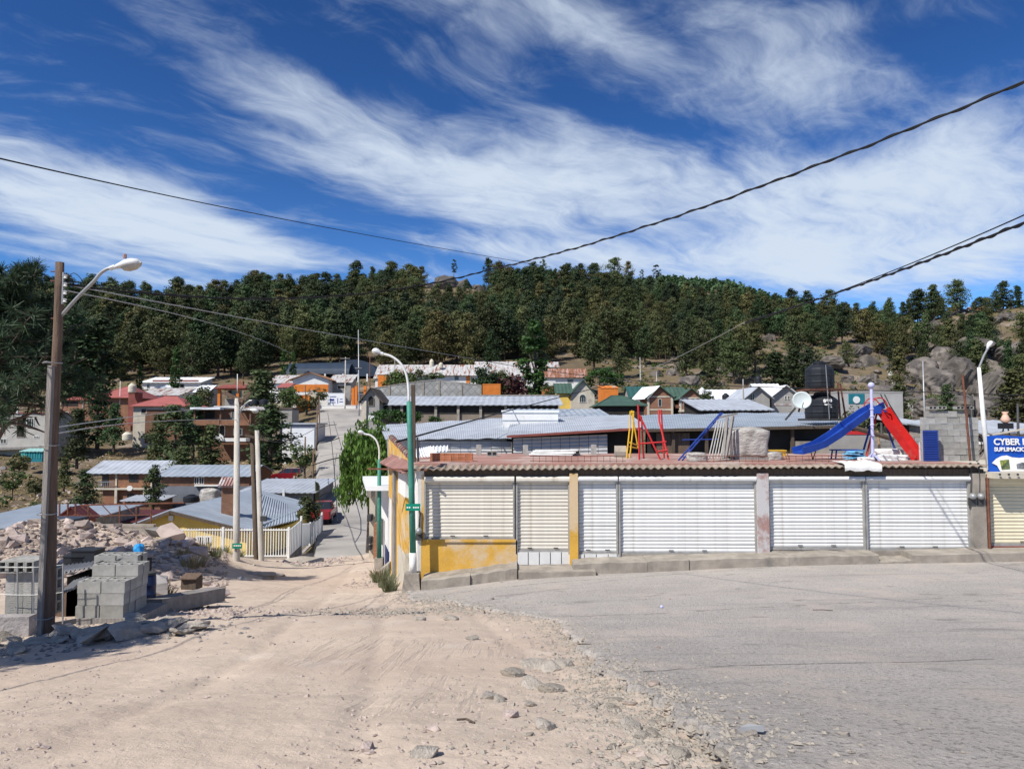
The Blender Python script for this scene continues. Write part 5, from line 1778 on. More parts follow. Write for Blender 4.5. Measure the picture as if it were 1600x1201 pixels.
class House:
    """box house standing in metres on its own base; the pixel measures only fix its size and place"""

    def __init__(s, name, label, cat, x0, x1, base, eave, d, dep, wall, group=None, drop=3.0, front=True):
        s.S = d / F
        s.xc, s.base, s.d, s.dep = (x0 + x1) / 2, base, d, dep
        s.root = thing(name, label, cat, Q(s.xc, base, d), 0, group)
        s.w, s.h = (x1 - x0) * s.S, (base - eave) * s.S
        s.wall = wall
        s.drop = drop
        s.zr = s.root.location.z

    def X(s, px):
        return (px - s.xc) * s.S

    def Z(s, py, dd=0.0):
        return P(800, py, s.d + dd).z - s.zr

    def walls(s, gable=None, ridge=0.0):
        mb = MB()
        w, h = s.w / 2, s.h
        if gable == 'y':
            mb.prism([(-w, -s.drop), (w, -s.drop), (w, h), (0, ridge), (-w, h)], 'y', 0, s.dep)
        elif gable == 'x':
            mb.prism([(0, -s.drop), (s.dep, -s.drop), (s.dep, h), (s.dep / 2, ridge), (0, h)], 'x', -w, w)
        elif gable == 'shed':
            mb.prism([(0, -s.drop), (s.dep, -s.drop), (s.dep, ridge), (0, h)], 'x', -w, w)
        else:
            mb.box(-w, w, 0, s.dep, -s.drop, h)
        return mb.build('wall', s.wall, s.root)

    def roof(s, kind, py, material, over=.4, pitch=.8, amp=.03, x0=None, x1=None, thick=.08):
        w, h = s.w / 2, s.h
        if kind == 'y':
            rz = s.Z(py)
            s.walls('y', rz - .02)
            for sg in (-1, 1):
                e = rz + (h - rz) * (1 + over / w)
                mb = MB()
                n = max(3, int((s.dep + 2 * over) / pitch))
                a, b = (sg * (w + over), -over, e + .05), (sg * (w + over), s.dep + over, e + .05)
                c, d = (0, -over, rz + .05), (0, s.dep + over, rz + .05)
                if sg < 0:
                    mb.corr(b, a, d, c, n, amp, 4, thick)
                else:
                    mb.corr(a, b, c, d, n, amp, 4, thick)
                mb.build('roof', material, s.root)
        elif kind == 'x':
            rz = s.Z(py, s.dep / 2)
            s.walls('x', rz - .02)
            xa = -w - over if x0 is None else s.X(x0)
            xb = w + over if x1 is None else s.X(x1)
            n = max(3, int((xb - xa) / pitch))
            sl = (rz - h) / (s.dep / 2)
            for sg in (0, 1):
                ya = -over if sg == 0 else s.dep + over
                za = h - over * sl + .05
                mb = MB()
                if sg == 0:
                    mb.corr((xa, ya, za), (xb, ya, za), (xa, s.dep / 2, rz + .05), (xb, s.dep / 2, rz + .05), n, amp, 4, thick)
                else:
                    mb.corr((xb, ya, za), (xa, ya, za), (xb, s.dep / 2, rz + .05), (xa, s.dep / 2, rz + .05), n, amp, 4, thick)
                mb.build('roof', material, s.root)
        elif kind == 'shed':
            rz = s.Z(py, s.dep)
            s.walls('shed', rz - .05)
            xa = -w - over if x0 is None else s.X(x0)
            xb = w + over if x1 is None else s.X(x1)
            n = max(3, int((xb - xa) / pitch))
            sl = (rz - h) / s.dep
            MB().corr((xa, -over, h - over * sl + .05), (xb, -over, h - over * sl + .05), (xa, s.dep + over, rz + over * sl + .05), (xb, s.dep + over, rz + over * sl + .05), n, amp, 4, thick).build('roof', material, s.root)
        elif kind == 'hip':
            rz = s.Z(py, s.dep / 2)
            s.walls()
            o = over
            hl = min(w * .75, s.dep / 2)
            A, B, C, D = (-w - o, -o, h), (w + o, -o, h), (w + o, s.dep + o, h), (-w - o, s.dep + o, h)
            E, G_ = (-w + hl, s.dep / 2, rz), (w - hl, s.dep / 2, rz)
            dn = lambda p_: (p_[0], p_[1], p_[2] - .12)
            mb = MB()
            mb.add([A, B, C, D, E, G_, dn(A), dn(B), dn(C), dn(D)], [(0, 1, 5, 4), (1, 2, 5), (2, 3, 4, 5), (3, 0, 4), (0, 6, 7, 1), (1, 7, 8, 2), (2, 8, 9, 3), (3, 9, 6, 0), (9, 8, 7, 6)])
            r_ = mb.build('roof', material, s.root)
            sm = MB()
            for a, b in ((A, E), (B, G_), (E, G_)):
                sm.bar(Vector(a) + Vector((0, 0, .03)), Vector(b) + Vector((0, 0, .03)), .14, .08)
            sm.build('ridge_cap', material, r_)
        elif kind == 'flat':
            s.walls()
            mb = MB()
            mb.box(-w - over, w + over, -over, s.dep + over, h, h + max(.15, s.Z(py) - h))
            mb.build('roof', material, s.root)
        return s

    def wins(s, rects, frame=None, pane=None, bars=0, name='window', arch=False, y=0.0):
        for (a, b, c, d) in rects:
            win(s.root, s.X(a), s.X(c), s.Z(d), s.Z(b), y, frame, pane, bars, arch, name)
        return s

    def band(s, x0, y0, x1, y1, material, name='wall_band', out=.05, thick=.05):
        MB().box(s.X(x0), s.X(x1), -out, -out + thick + .02, s.Z(y1), s.Z(y0)).build(name, material, s.root)
        return s

    def part(s, mb, name, material, smooth=False):
        mb.build(name, material, s.root, smooth=smooth)
        return s


def water_tank(label, px, base, top, d, w, material=M_black, group=None, lid=True, name='water_tank'):
    c = Q(px, base, d)
    S = d / F
    r, h = w * S / 2, (base - top) * S
    t = thing(name, label, 'water tank', c, 0, group)
    prof = [(r * .93, 0), (r * .98, h * .03), (r, h * .1), (r * 1.0, h * .2), (r * 1.03, h * .22), (r * 1.03, h * .25), (r, h * .27), (r, h * .45), (r * 1.03, h * .47), (r * 1.03, h * .5), (r, h * .52), (r * .99, h * .68), (r * .9, h * .74), (r * .62, h * .85), (r * .45, h * .89)]
    MB().lathe(prof, (0, 0, 0), 20).build('tank_body', material, t, smooth=False)
    MB().lathe([(r * .42, h * .88), (r * .46, h * .90), (r * .46, h * .95), (r * .3, h * .99), (r * .05, h)], (0, 0, 0), 16).build('lid', material, t)
    return t


# ---- sheds right behind the shops
def shed_roof(name, label, x0, x1, yl, yr, d0, x0b, x1b, ybl, ybr, d1, material, wallm, low=-7.0, n=40, group='metal sheds behind the shops', front=None, rows=3):
    a, b, c, d = Q(x0, yl, d0), Q(x1, yr, d0), Q(x0b, ybl, d1), Q(x1b, ybr, d1)
    t = thing(name, label, 'shed', Vector(((a.x + b.x) / 2, d0, min(a.z, b.z) - 3)), 0, group)
    MB().corr(a, b, c, d, n, .010, 4, .03, rows, .035).build('roof', material, t, world=True)
    if wallm:
        mb = MB()
        y0 = d0 + .5
        mb.add([(a.x + .3, y0, low), (b.x - .3, y0, low), (b.x - .3, y0, b.z - .08), (a.x + .3, y0, a.z - .08), (c.x + .3, d1 - .3, low), (d.x - .3, d1 - .3, low), (d.x - .3, d1 - .3, d.z - .12), (c.x + .3, d1 - .3, c.z - .12)],
               [(0, 1, 2, 3), (5, 4, 7, 6), (4, 0, 3, 7), (1, 5, 6, 2), (3, 2, 6, 7)])
        mb.build('wall', wallm, t, world=True)
    return t, a, b, c, d


s1, a, b, c, d = shed_roof('metal_shed', 'long pale grey metal shed roof nearest the green lamp post', 602, 800, 686, 684, 40, 592, 800, 664, 652, 55, M_zinc, M_zincwall, n=60)
# horizontal ribs of the shed front, one sheet each
for k in range(10):
    x0_, x1_ = Q(640 + k * 16, 700, 40.3).x, Q(656 + k * 16, 700, 40.3).x - .02
    MB().corr((x1_, 40.3, -3.2), (x1_, 40.3, -.85), (x0_, 40.28, -3.2), (x0_, 40.28, -.85), 14, .02, 4, .01).build('wall_sheet', M_zincwall, s1, world=True)
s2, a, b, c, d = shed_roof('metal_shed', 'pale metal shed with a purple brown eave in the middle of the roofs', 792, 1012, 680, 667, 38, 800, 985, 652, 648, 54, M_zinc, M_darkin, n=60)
MB().bar(a + Vector((0, -.1, -.06)), b + Vector((0, -.1, -.06)), .25, .12).build('eave_trim', M_dullred, s2, world=True)
for k in range(10):
    x0_, x1_ = Q(802 + k * 15, 700, 37.6).x, Q(817 + k * 15, 700, 37.6).x - .02
    MB().corr((x1_, 38.2, -3.2), (x1_, 38.2, -.62 + k * .02), (x0_, 38.18, -3.2), (x0_, 38.18, -.64 + k * .02), 14, .02, 4, .01).build('wall_sheet', M_zincwall, s2, world=True)
s3, a, b, c, d = shed_roof('metal_shed', 'wide blue grey metal shed roof below the water tanks with an open dark front', 1005, 1312, 670, 664, 36, 1000, 1300, 648, 643, 52, M_zincblue, M_darkin, n=80)  # near-black wall paints the unlit interior behind the open front
MB().bar(a + Vector((0, 0, -.08)), b + Vector((0, 0, -.08)), .2, .14).build('eave_trim', M_wooddark, s3, world=True)
MB().box(Q(1028, 700, 36).x, Q(1080, 700, 36).x, 36.3, 36.4, -2.6, -.35).build('wall_board', M_woodpost, s3, world=True)
MB().box(Q(1240, 700, 36).x, Q(1310, 700, 36).x, 36.2, 36.45, -3.5, -.75).build('side_wall', M_kerb, s3, world=True)
for px in (1052, 1104, 1180, 1238):
    MB().bar(Q(px, 720, 36.2), Q(px, 670, 36.2), .14, .14).build('post', M_wooddark, s3, world=True)
lt = thing('lean_to', 'small lean-to of bright corrugated sheets sloping from the shop deck by the green lamp', 'lean-to', deck(665, 27))
MB().corr(Q(647, 728, 24.4), Q(690, 716, 27.5), Q(647, 702, 30), Q(672, 697, 33), 9, .035, 6, .02).build('roof_sheet', M_whiteroof, lt, world=True)
MB().corr(Q(672, 706, 32), Q(700, 704, 32), Q(672, 697, 34), Q(700, 696, 34), 5, .035, 6, .02).build('roof_sheet', M_whiteroof, lt, world=True)
wb_ = House('rooftop_room', 'bright white flat roofed box rising among the grey metal roofs', 'rooftop room', 785, 872, 671, 644.5, 47, 3.4, M_white, drop=.8)
wb_.roof('flat', 642.5, M_whiteroof, .06)
wb_.band(785, 656, 872, 657.2, M_zinc, 'string_course', .03, .03)
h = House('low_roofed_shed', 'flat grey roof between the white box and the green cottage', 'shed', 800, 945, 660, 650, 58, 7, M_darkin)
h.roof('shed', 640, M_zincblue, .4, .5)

# tanks and their stand, dish
td = 37.0
st = thing('tank_stand', 'rusty steel stand holding two stacked black water tanks', 'stand', Q(1284, 657, td))
for (a, b) in (((1259, 657), (1262, 612)), ((1313, 657), (1309, 598)), ((1299, 657), (1296, 608)), ((1322, 657), (1313, 600))):
    MB().bar(Q(a[0], a[1], td + (1.0 if a[0] > 1315 else .9)), Q(b[0], b[1], td + .9), .07).build('leg', M_rust, st, world=True)
MB().box(Q(1258, 655, td).x, Q(1312, 655, td).x, td - .85, td + .95, Q(1284, 657, td).z, Q(1284, 653.5, td).z).build('lower_platform', M_framedark, st, world=True)
MB().box(Q(1256, 609, td).x, Q(1310, 609, td).x, td - .75, td + .95, Q(1284, 610.5, td).z, Q(1284, 607.5, td).z).build('upper_platform', M_rust, st, world=True)
MB().bar(Q(1290, 570, td - .95), Q(1296, 655, td - .95), .03).build('brace', M_galv, st, world=True)
tl = water_tank('lower black water tank with a pale printed mark, under its twin', 1284, 654, 612, td, 49, M_black)
for (dx_, dz_, rx, rz_) in ((-.16, .86, .075, .10), (-.02, .9, .06, .06), (.13, .88, .07, .09), (-.1, .68, .09, .04), (.08, .66, .08, .05), (.14, .56, .05, .03)):
    yy = -math.sqrt(max(0, (24.5 * td / F * 1.0) ** 2 - (dx_ + .04) ** 2)) - .018
    MB().prism([(dx_ + math.cos(a) * rx, dz_ + math.sin(a) * rz_) for a in np.linspace(0, 2 * math.pi, 9)[:-1]], 'y', yy, yy + .03).build('printed_mark', M_letter, tl)
tu = water_tank('upper black water tank raised on the rusty stand', 1281, 607.5, 564, td, 43, M_black)
dc = Q(1253, 625, 34)
ds_ = thing('satellite_dish', 'round pale satellite dish leaning on the metal roof beside the water tanks', 'satellite dish', Q(1228, 655, 34))
ax = Vector((-.25, -1, .28)).normalized()
r = 14 * 34 / F
MB().lathe([(.02, -.10), (r * .5, -.065), (r * .85, -.02), (r, .03), (r, .015), (r * .85, -.04), (r * .5, -.085), (.02, -.12)], dc, 28, ax).build('reflector', M_dish, ds_, world=True, smooth=True)
MB().bar(Q(1243, 637, 34.15), Q(1227, 656, 34.3), .09).build('mast', M_framedark, ds_, world=True)
MB().bar(dc - ax * .12, dc - ax * .12 + Vector((-.05, .25, -.5)), .06).build('strut', M_framedark, ds_, world=True)
MB().bar(dc + Vector((0, 0, -r * .9)), dc + ax * .5 + Vector((0, 0, -.25)), .025).build('feed_arm', M_framedark, ds_, world=True)

# ---- right of the tanks
h = House('concrete_house', 'plain pale grey house wall with a small teal painted panel behind the slides', 'house', 1308, 1412, 672, 614, 56, 9, mat('pale_grey_wall', (.42, .41, .39), .92, .1, .6, .2, 20, base2=(.34, .33, .31), b2=(.5, .7), b2scale=.4))
h.roof('flat', 612.5, M_grey, .02)
h.band(1327, 615, 1352, 630.5, M_tealdark, 'teal_panel', .03, .03)
MB().lathe([(.01, .01), (.27, .01), (.27, .03)], (h.X(1339), -.04, h.Z(624.5)), 14, Vector((0, -1, 0))).build('round_mark', M_whitemetal, h.root)
h = House('yard_wall', 'low grey block wall behind the red slide', 'wall', 1372, 1443, 720, 683, 31, .3, M_blockwall)
h.roof('flat', 682, M_kerb, .01)
h = House('yard_wall', 'low concrete wall with a red top rail behind the blue slide', 'wall', 1300, 1372, 718, 679, 32.5, .3, M_grey)
h.roof('flat', 676.5, M_redpaint, .02)
solo('timber_log', MB().tube([Q(1328, 666, 30), Q(1356, 674, 30), Q(1396, 686, 30)], .10, 7), M_wooddark, 'dark log slanting across behind the lilac post', 'log', Q(1328, 666, 30))
solo('timber_stick', MB().tube([Q(1371, 673, 30.4), Q(1375, 708, 30.4)], .05, 6), M_board, 'pale upright stick behind the red slide', 'stick', Q(1375, 708, 30.4))
h = House('small_shed', 'small zinc shed roof between the red slide and the block pier', 'shed', 1416, 1442, 690, 662, 46, 5, M_darkin)
h.roof('shed', 651, M_zinc, .3, .5)
h = House('roofed_shed', 'low zinc roofed shed behind the blue banner', 'shed', 1516, 1700, 730, 676, 40, 8, M_kerb)
h.roof('shed', 658, M_zinc, .3, .5)
h.band(1516, 690, 1700, 694, M_white, 'string_course')
c = Q(1571.5, 672, 39.6)
pt = thing('flower_pot', 'pink jug shaped pot on a black stand on the roof behind the banner', 'pot', c)
MB().lathe([(.10, .38), (.2, .45), (.22, .6), (.14, .78), (.10, .86), (.17, .98), (.15, .98)], (0, 0, 0), 12).build('jug', M_flesh, pt, smooth=True)
MB().box(-.33, .33, -.15, .15, .08, .38).build('stand', M_black, pt)
for sx in (-.2, .2):
    MB().bar((sx, 0, -.25), (sx * .6, 0, .1), .05).build('leg', M_black, pt)
h = House('metal_shed', 'low pale zinc roof before the grey twin gable house', 'shed', 1097, 1203, 662, 640, 78, 8, M_darkin)
h.roof('shed', 625, M_zinc, .4, .6)
# ---- middle distance, centre
h = House('long_barn', 'long zinc roofed building with columns along a brown wall', 'building', 582, 872, 672, 632, 96, 8, M_cream)
h.wall = mat('tan_wall', (.235, .19, .15), .92, .12, .7, .2)
h.roof('shed', 620, M_zinc, .6, .8)
for px in (592, 610, 628, 645, 681, 716, 751, 790, 826):
    MB().box(h.X(px) - .17, h.X(px) + .17, -.3, -.02, -2, h.h).build('column', M_kerb, h.root)
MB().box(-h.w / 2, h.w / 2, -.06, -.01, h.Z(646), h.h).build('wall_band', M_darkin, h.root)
h = House('lattice_wall', 'tall pale wall of diamond pattern blocks between grey posts', 'wall', 580, 752, 640, 606, 112, .4, M_lattice)
mb = MB()
mb.prism([(h.X(580), -2), (h.X(752), -2), (h.X(752), h.Z(602)), (h.X(700), h.Z(597)), (h.X(680), h.Z(594)), (h.X(640), h.Z(598)), (h.X(580), h.Z(607))], 'y', 0, .35)
mb.build('wall', M_lattice, h.root)
for (px, t_) in ((608, 603), (661, 597), (686, 595), (721, 600), (751, 602)):
    MB().box(h.X(px) - .14, h.X(px) + .14, -.08, .4, -2, h.Z(t_)).build('wall_post', M_kerb, h.root)
for (a, b, za, zb) in ((580, 640, 607, 598), (640, 681, 598, 594), (681, 752, 594, 602)):
    MB().bar((h.X(a), .15, h.Z(za) + .05), (h.X(b), .15, h.Z(zb) + .05), .4, .12).build('coping', M_kerb, h.root)
h = House('low_wall', 'low grey wall stretching from the diamond block wall to the green cottage', 'wall', 752, 874, 636, 618, 108, .4, M_grey)
h.roof('flat', 617.5, M_kerb, .03)
h = House('stone_tower_house', 'narrow grey house front with a gabled dormer and an arched window at the roadside', 'house', 566, 592, 700, 622, 93, 6, M_grey)
h.roof('y', 606, M_brownroof, .5, .5)
h.wins([(574.5, 623, 584, 634)], M_kerb, M_darkin, arch=True, y=-.02)
h.part(MB().box(h.X(566) - .1, h.X(566) + .5, -.25, 0, -3, h.Z(626)), 'corner_pillar', M_cream)
h.part(MB().box(h.X(575), h.X(587), -.05, -.02, h.Z(656), h.Z(649)), 'sign_panel', M_whitemetal)
h = House('orange_wall_house', 'bright orange wall panel above the low grey wall', 'house', 754, 782, 622, 601, 114, 6, M_orange)
h.roof('flat', 600.5, M_orange, .02)
h = House('orange_gate_house', 'small orange wall in shade beside the green cottage', 'house', 848, 864, 622, 604, 122, 4, mat('shaded_orange', (.36, .15, .05), .9, .15))  # orange darkened in the colour itself for the wall in shade
h.roof('flat', 603, M_brownroof, .05)
# long school block
h = House('school_block', 'long white school block with a rusty streaked roof and two cream tanks', 'school building', 592, 744, 600, 584, 188, 9, M_white)
h.roof('x', 570, M_rustroof, .8, 1.2)
h.wins([(660, 588, 672, 594), (710, 586, 717, 594)], None, None)
h.wins([(728, 585, 735, 599)], None, M_orange, name='door')
h.part(MB().box(h.X(592), h.X(602), -.3, 0, -2, h.Z(580)), 'end_pier', M_orange)
water_tank('cream water tank on the rusty school roof, the taller of two', 674.5, 573, 560.5, 192, 7, M_pot, 'cream tanks on the school roof')
water_tank('cream water tank on the rusty school roof, the lower and closer to the street side', 689, 574, 566, 190, 7, M_pot, 'cream tanks on the school roof')
h = House('school_block', 'second white school block with pale zinc sheets beyond the shrubs', 'school building', 745, 838, 600, 575, 200, 9, M_white)
h.roof('x', 565, M_rustroof, .8, 1.2)
h = House('school_block', 'lower school block with red rusted roof strips beside the tall poplar', 'school building', 764, 856, 600, 586, 178, 8, M_white)
h.roof('x', 577, M_rustroof, .6, 1.0)
h = House('school_block', 'white block with a reddish brown striped roof beside the poplar', 'school building', 852, 914, 600, 588, 170, 8, M_white)
h.roof('x', 576, mat('red_rust_roof', (.36, .22, .18), .7, .15, .7, .1, 6, pattern=rusty(.42)), .6, 1.0)
h.wins([(886, 592, 896, 598)])
h = House('roof_room', 'small rusty roofed hut above the reddish school roof', 'hut', 853, 872, 580, 573, 195, 5, M_cream)
h.roof('shed', 566, M_rustroof, .4, .8)
h = House('white_terrace', 'white retaining wall with pale planks below the poplar', 'wall', 815, 868, 615, 596, 150, 1, M_white)
h.roof('flat', 595.5, M_white, .02)
# cottages
h = House('green_roofed_cottage', 'stone cottage with a steep green gable and an arched white window', 'cottage', 893, 929, 645, 614, 128, 8, M_cream)
h.roof('y', 594, M_greenroof, .5, .6)
h.wins([(905, 621, 916, 629)], M_frame, M_glass, 2, arch=True)
h2 = House('green_roofed_cottage', 'yellow walled wing of the steep green gable cottage', 'cottage', 870, 892, 645, 613, 130.5, 7, M_yellow)
h2.roof('x', 599, M_greenroof, .4, .6)
h = House('green_hipped_house', 'low dark house with a wide dull green hipped roof', 'house', 937, 1006, 650, 633, 112, 10, M_darkin)
h.roof('hip', 618, M_greenroof, .5)
h = House('orange_house', 'small orange house beyond the green hipped roof', 'house', 939, 966, 630, 606, 148, 5, M_orange)
h.roof('shed', 603, M_orange, .1)
h.part(MB().box(h.X(958), h.X(962), .3, .8, 0, h.Z(602)), 'chimney', M_cream)
h = House('teal_roofed_house', 'house with a dark teal roof beside the brick cottages', 'house', 984, 1012, 640, 620, 140, 7, M_grey)
h.roof('x', 604, mat('dark_teal_roof', (.03, .09, .085), .5, .1), .3)
brm = mat('orange_brick', (.27, .105, .055), .92, .2, 1.3, .4, 40, pattern=masonry(.26, .09, (.28, .2, .15)))
for (x0_, x1_, base, eave, rid, d_, lab, rm, wn) in ((1013, 1050, 642, 619, 604, 124, 'brick cottage with a white roof slope and pale corner posts', M_greenroof, (1028.5, 623, 1034, 635)),
                                                    (1063, 1097, 643, 621, 607, 124.5, 'brick cottage with a balcony railing under a dark gable', M_greenroof, None)):
    h = House('brick_cottage', lab, 'cottage', x0_, x1_, base, eave, d_, 8, brm, 'twin brick cottages')
    h.roof('y', rid, rm, .5, .6)
    for px in (x0_, x1_):
        h.part(MB().box(h.X(px) - .18, h.X(px) + .18, -.12, .1, -1, h.h), 'corner_post', M_cream)
    for (pa, pb) in ((eave - .5, eave + 1.7), (base - 3.5, base - 1)):
        h.band(x0_, pa, x1_, pb, M_cream, 'string_course')
    if wn:
        h.wins([wn], M_frame, M_glass)
    else:
        h.wins([(1076, 628, 1083, 640)], M_frame, M_whitemetal, 1, name='door')
        for k in range(12):
            MB().box(h.X(1063 + k * 3) - .02, h.X(1063 + k * 3) + .02, -.95, -.91, h.Z(641), h.Z(632)).build('baluster', M_galv, h.root)
        MB().box(h.X(1062), h.X(1098), -.96, -.9, h.Z(632.5), h.Z(631.5)).build('handrail', M_galv, h.root)
        MB().box(h.X(1060), h.X(1101), -1.0, 0, h.Z(643.5), h.Z(641.5)).build('balcony_floor', M_cream, h.root)
    if x0_ == 1013:
        ww = MB().corr((h.X(994), 5.5, h.Z(623)), (h.X(1011), -.55, h.Z(623)), (h.X(1014), 6, h.Z(602)), (h.X(1031), -.55, h.Z(602.5)), 9, .03, 4, .06)
        ww.build('roof_sheet', M_whiteroof, h.root)
h = House('linking_porch', 'green roof linking the two brick cottages over a dark porch', 'porch', 1046, 1070, 643, 618, 128, 5, M_darkin)
h.roof('x', 605, M_greenroof, .4, .6)
h = House('zinc_roofed_house', 'house with a white zinc roof behind the brick cottage balcony', 'house', 1104, 1162, 640, 622, 138, 8, M_grey)
h.roof('x', 609, M_whiteroof, .5, .8)
water_tank('small white water tank by the white zinc roof beyond the cottages', 1097, 618, 605, 138, 9, M_whitemetal)
water_tank('small black water tank on the white zinc roof beyond the cottages', 1134, 626, 614, 130, 11, M_black)
h = House('grey_gabled_house', 'unpainted grey house with twin dark edged gables and zinc roofs', 'house', 1167, 1203, 648, 619, 104, 9, M_grey)
h.roof('y', 604, M_zinc, .5, .6)
h.wins([(1172, 614, 1180, 625)], M_frame, M_glass, 1)
h2 = House('grey_gabled_house', 'second grey gable with small windows, the one nearer the dish', 'house', 1206, 1250, 648, 619, 105, 9, M_grey)
h2.roof('y', 602, M_whiteroof, .5, .6)
h2.wins([(1226, 618, 1229, 624), (1231, 618, 1234, 624)], M_frame, M_glass)
h2.band(1206, 631, 1250, 633, M_mottled, 'string_course')
h = House('grey_link_roof', 'white zinc roof slope joining the twin grey gables', 'roofed porch', 1186, 1226, 640, 618, 106, 6, M_grey)
h.roof('x', 600, M_whiteroof, .2, .6)
water_tank('black water tank on the roof of the twin grey gables', 1185, 600, 586, 112, 10, M_black)
# far left and top of the street
h = House('gable_hall', 'white hall with an orange base and tan gable roof above the street', 'hall', 457, 513, 614, 592, 172, 12, M_white)
h.roof('y', 582, mat('tan_roof', (.33, .16, .08), .8, .1), .8, 1.0)
h.band(457, 600.5, 513, 612, M_orange)
h = House('low_wing', 'rusty roofed low wing joined to the white gable hall, behind the dark tree', 'house', 421, 456, 612, 598, 176, 6, M_white)
h.roof('shed', 587, M_rustroof, .4, 1.0)
h = House('low_wing', 'pale roofed low wing between the gable hall and the power pole', 'house', 514, 548, 612, 597, 176, 6, M_grey)
h.roof('shed', 586, M_rustroof, .4, 1.0)
h.wins([(527, 601, 540, 608)], M_frame, M_darkin)
h = House('red_roofed_kiosk', 'small dull red roof under the gable hall wing', 'kiosk', 434, 450, 612, 605, 160, 4, M_cream)
h.roof('shed', 599, M_redroof, .3)
h = House('sports_hall', 'open sports hall with a dark blue arched roof before the forest', 'sports hall', 436, 512, 598, 584, 200, 18, M_darkin)
mb = MB()
x0_, x1_ = h.X(436), h.X(576)
cz, cx = h.Z(585), h.X(542)
vs, fs = [], []
n_ = 16
for i in range(n_ + 1):
    a = math.pi * (1 - i / n_)
    yy, zz_ = 12 - 12 * math.cos(a) * -1, 0
    vs += [(h.X(442) , 10 - math.cos(a) * 10, h.Z(584) + math.sin(a) * 3.6), (h.X(545), 10 - math.cos(a) * 10, h.Z(584) + math.sin(a) * 3.9)]
for i in range(n_):
    fs.append((2 * i, 2 * i + 1, 2 * i + 3, 2 * i + 2))
mb.add(vs, fs).build('arched_roof', M_darkroof, h.root)
mb = MB()
mb.prism([(h.X(536) + math.cos(a) * 6.8 + 2, h.Z(586) + math.sin(a) * 4.6) for a in np.linspace(0, math.pi, 16)], 'y', 4, 15)
mb.build('end_arch', M_darkroof, h.root)
for px in (508, 536, 560, 574):
    h.part(MB().box(h.X(px) - .2, h.X(px) + .2, -.3, .1, -2, h.Z(584)), 'column', M_whitemetal)
h = House('orange_gate', 'bright orange gate wall at the top of the street', 'gate', 463, 484, 640, 618, 164, .5, M_orange)
h.roof('flat', 617, M_orange, .02)
for k in range(4):
    h.part(MB().box(h.X(463 + k * 5.3) + .05, h.X(463 + k * 5.3) + .65, -.06, -.01, -.5, h.h - .1), 'gate_board', M_orange)
h = House('stone_arch', 'small pale stone gable over the orange gate', 'gable', 479, 493, 640, 618, 166, .5, M_cream)
h.roof('y', 609, M_cream, .1)
h = House('white_gate', 'large white sign gate with faint blue writing at the end of the street', 'gate', 512, 539, 640, 615, 168, .3, M_whiteroof)
h.roof('flat', 614.5, M_whiteroof, .02)
for (a, b, c, d) in ((515, 619, 525, 620), (515, 623, 522, 626), (516, 628, 524, 629), (527, 622, 528, 630), (531, 623, 535, 624), (530, 627, 536, 628)):
    MB().box(h.X(a), h.X(c), -.05, -.02, h.Z(d), h.Z(b)).build('painted_mark', M_bluepaint, h.root)
h = House('white_retaining_wall', 'long low white wall closing the top of the street', 'wall', 455, 574, 646, 634, 167, .4, M_white)
h.roof('flat', 633.5, M_white, .03)
h = House('fence_railing', 'railing with orange pillars beyond the white gate', 'railing', 540, 574, 640, 626, 169, .2, M_cream)
for px in (551, 556, 570):
    h.part(MB().box(h.X(px) - .3, h.X(px) + .3, -.1, .4, -1, h.Z(603 if px > 553 else 606)), 'pillar', M_orange)
for k in range(16):
    h.part(MB().box(h.X(541 + k * 2.1) - .04, h.X(541 + k * 2.1) + .04, 0, .06, 0, h.Z(615)), 'bar', M_galv)
h.part(MB().box(h.X(540), h.X(574), -.02, .08, h.Z(615.5), h.Z(614.5)), 'handrail', M_galv)
h.walls()
h = House('orange_corner_house', 'narrow orange and white house end beyond the diamond wall', 'house', 590, 603, 616, 585, 160, 6, M_orange)
h.roof('flat', 584, M_white, .1)
h = House('white_annex', 'white annex wall with a dark car port beside the orange house end', 'house', 586, 612, 612, 590, 175, 5, M_white)
h.roof('shed', 574, M_rustroof, .4)
h = House('white_long_house', 'long white house with a brown edged roof at the forest foot', 'house', 222, 312, 613, 597, 195, 8, M_white)
h.roof('shed', 590, M_whiteroof, .6, 1.2)
h.band(238, 593.5, 310, 596, M_dullred, 'eave_trim')
h.wins([(229, 600, 234, 606), (281, 600, 288, 606)], None, None)
h = House('rusty_roofed_house', 'house with a pale roof streaked by rust above the red hipped roof', 'house', 215, 280, 626, 617, 165, 8, M_white)
h.roof('shed', 607, M_rustroof, .4, 1.0)
h = House('white_roofed_house', 'grey house with a white gable roof beside the orange pavilion', 'house', 303, 325, 626, 612, 165, 8, M_grey)
h.roof('x', 602, M_whiteroof, .3)
h = House('white_hut', 'small white rounded roof between the red and rusty roofs', 'hut', 243, 266, 608, 605, 180, 5, M_white)
h.roof('hip', 602, M_whiteroof, .2)
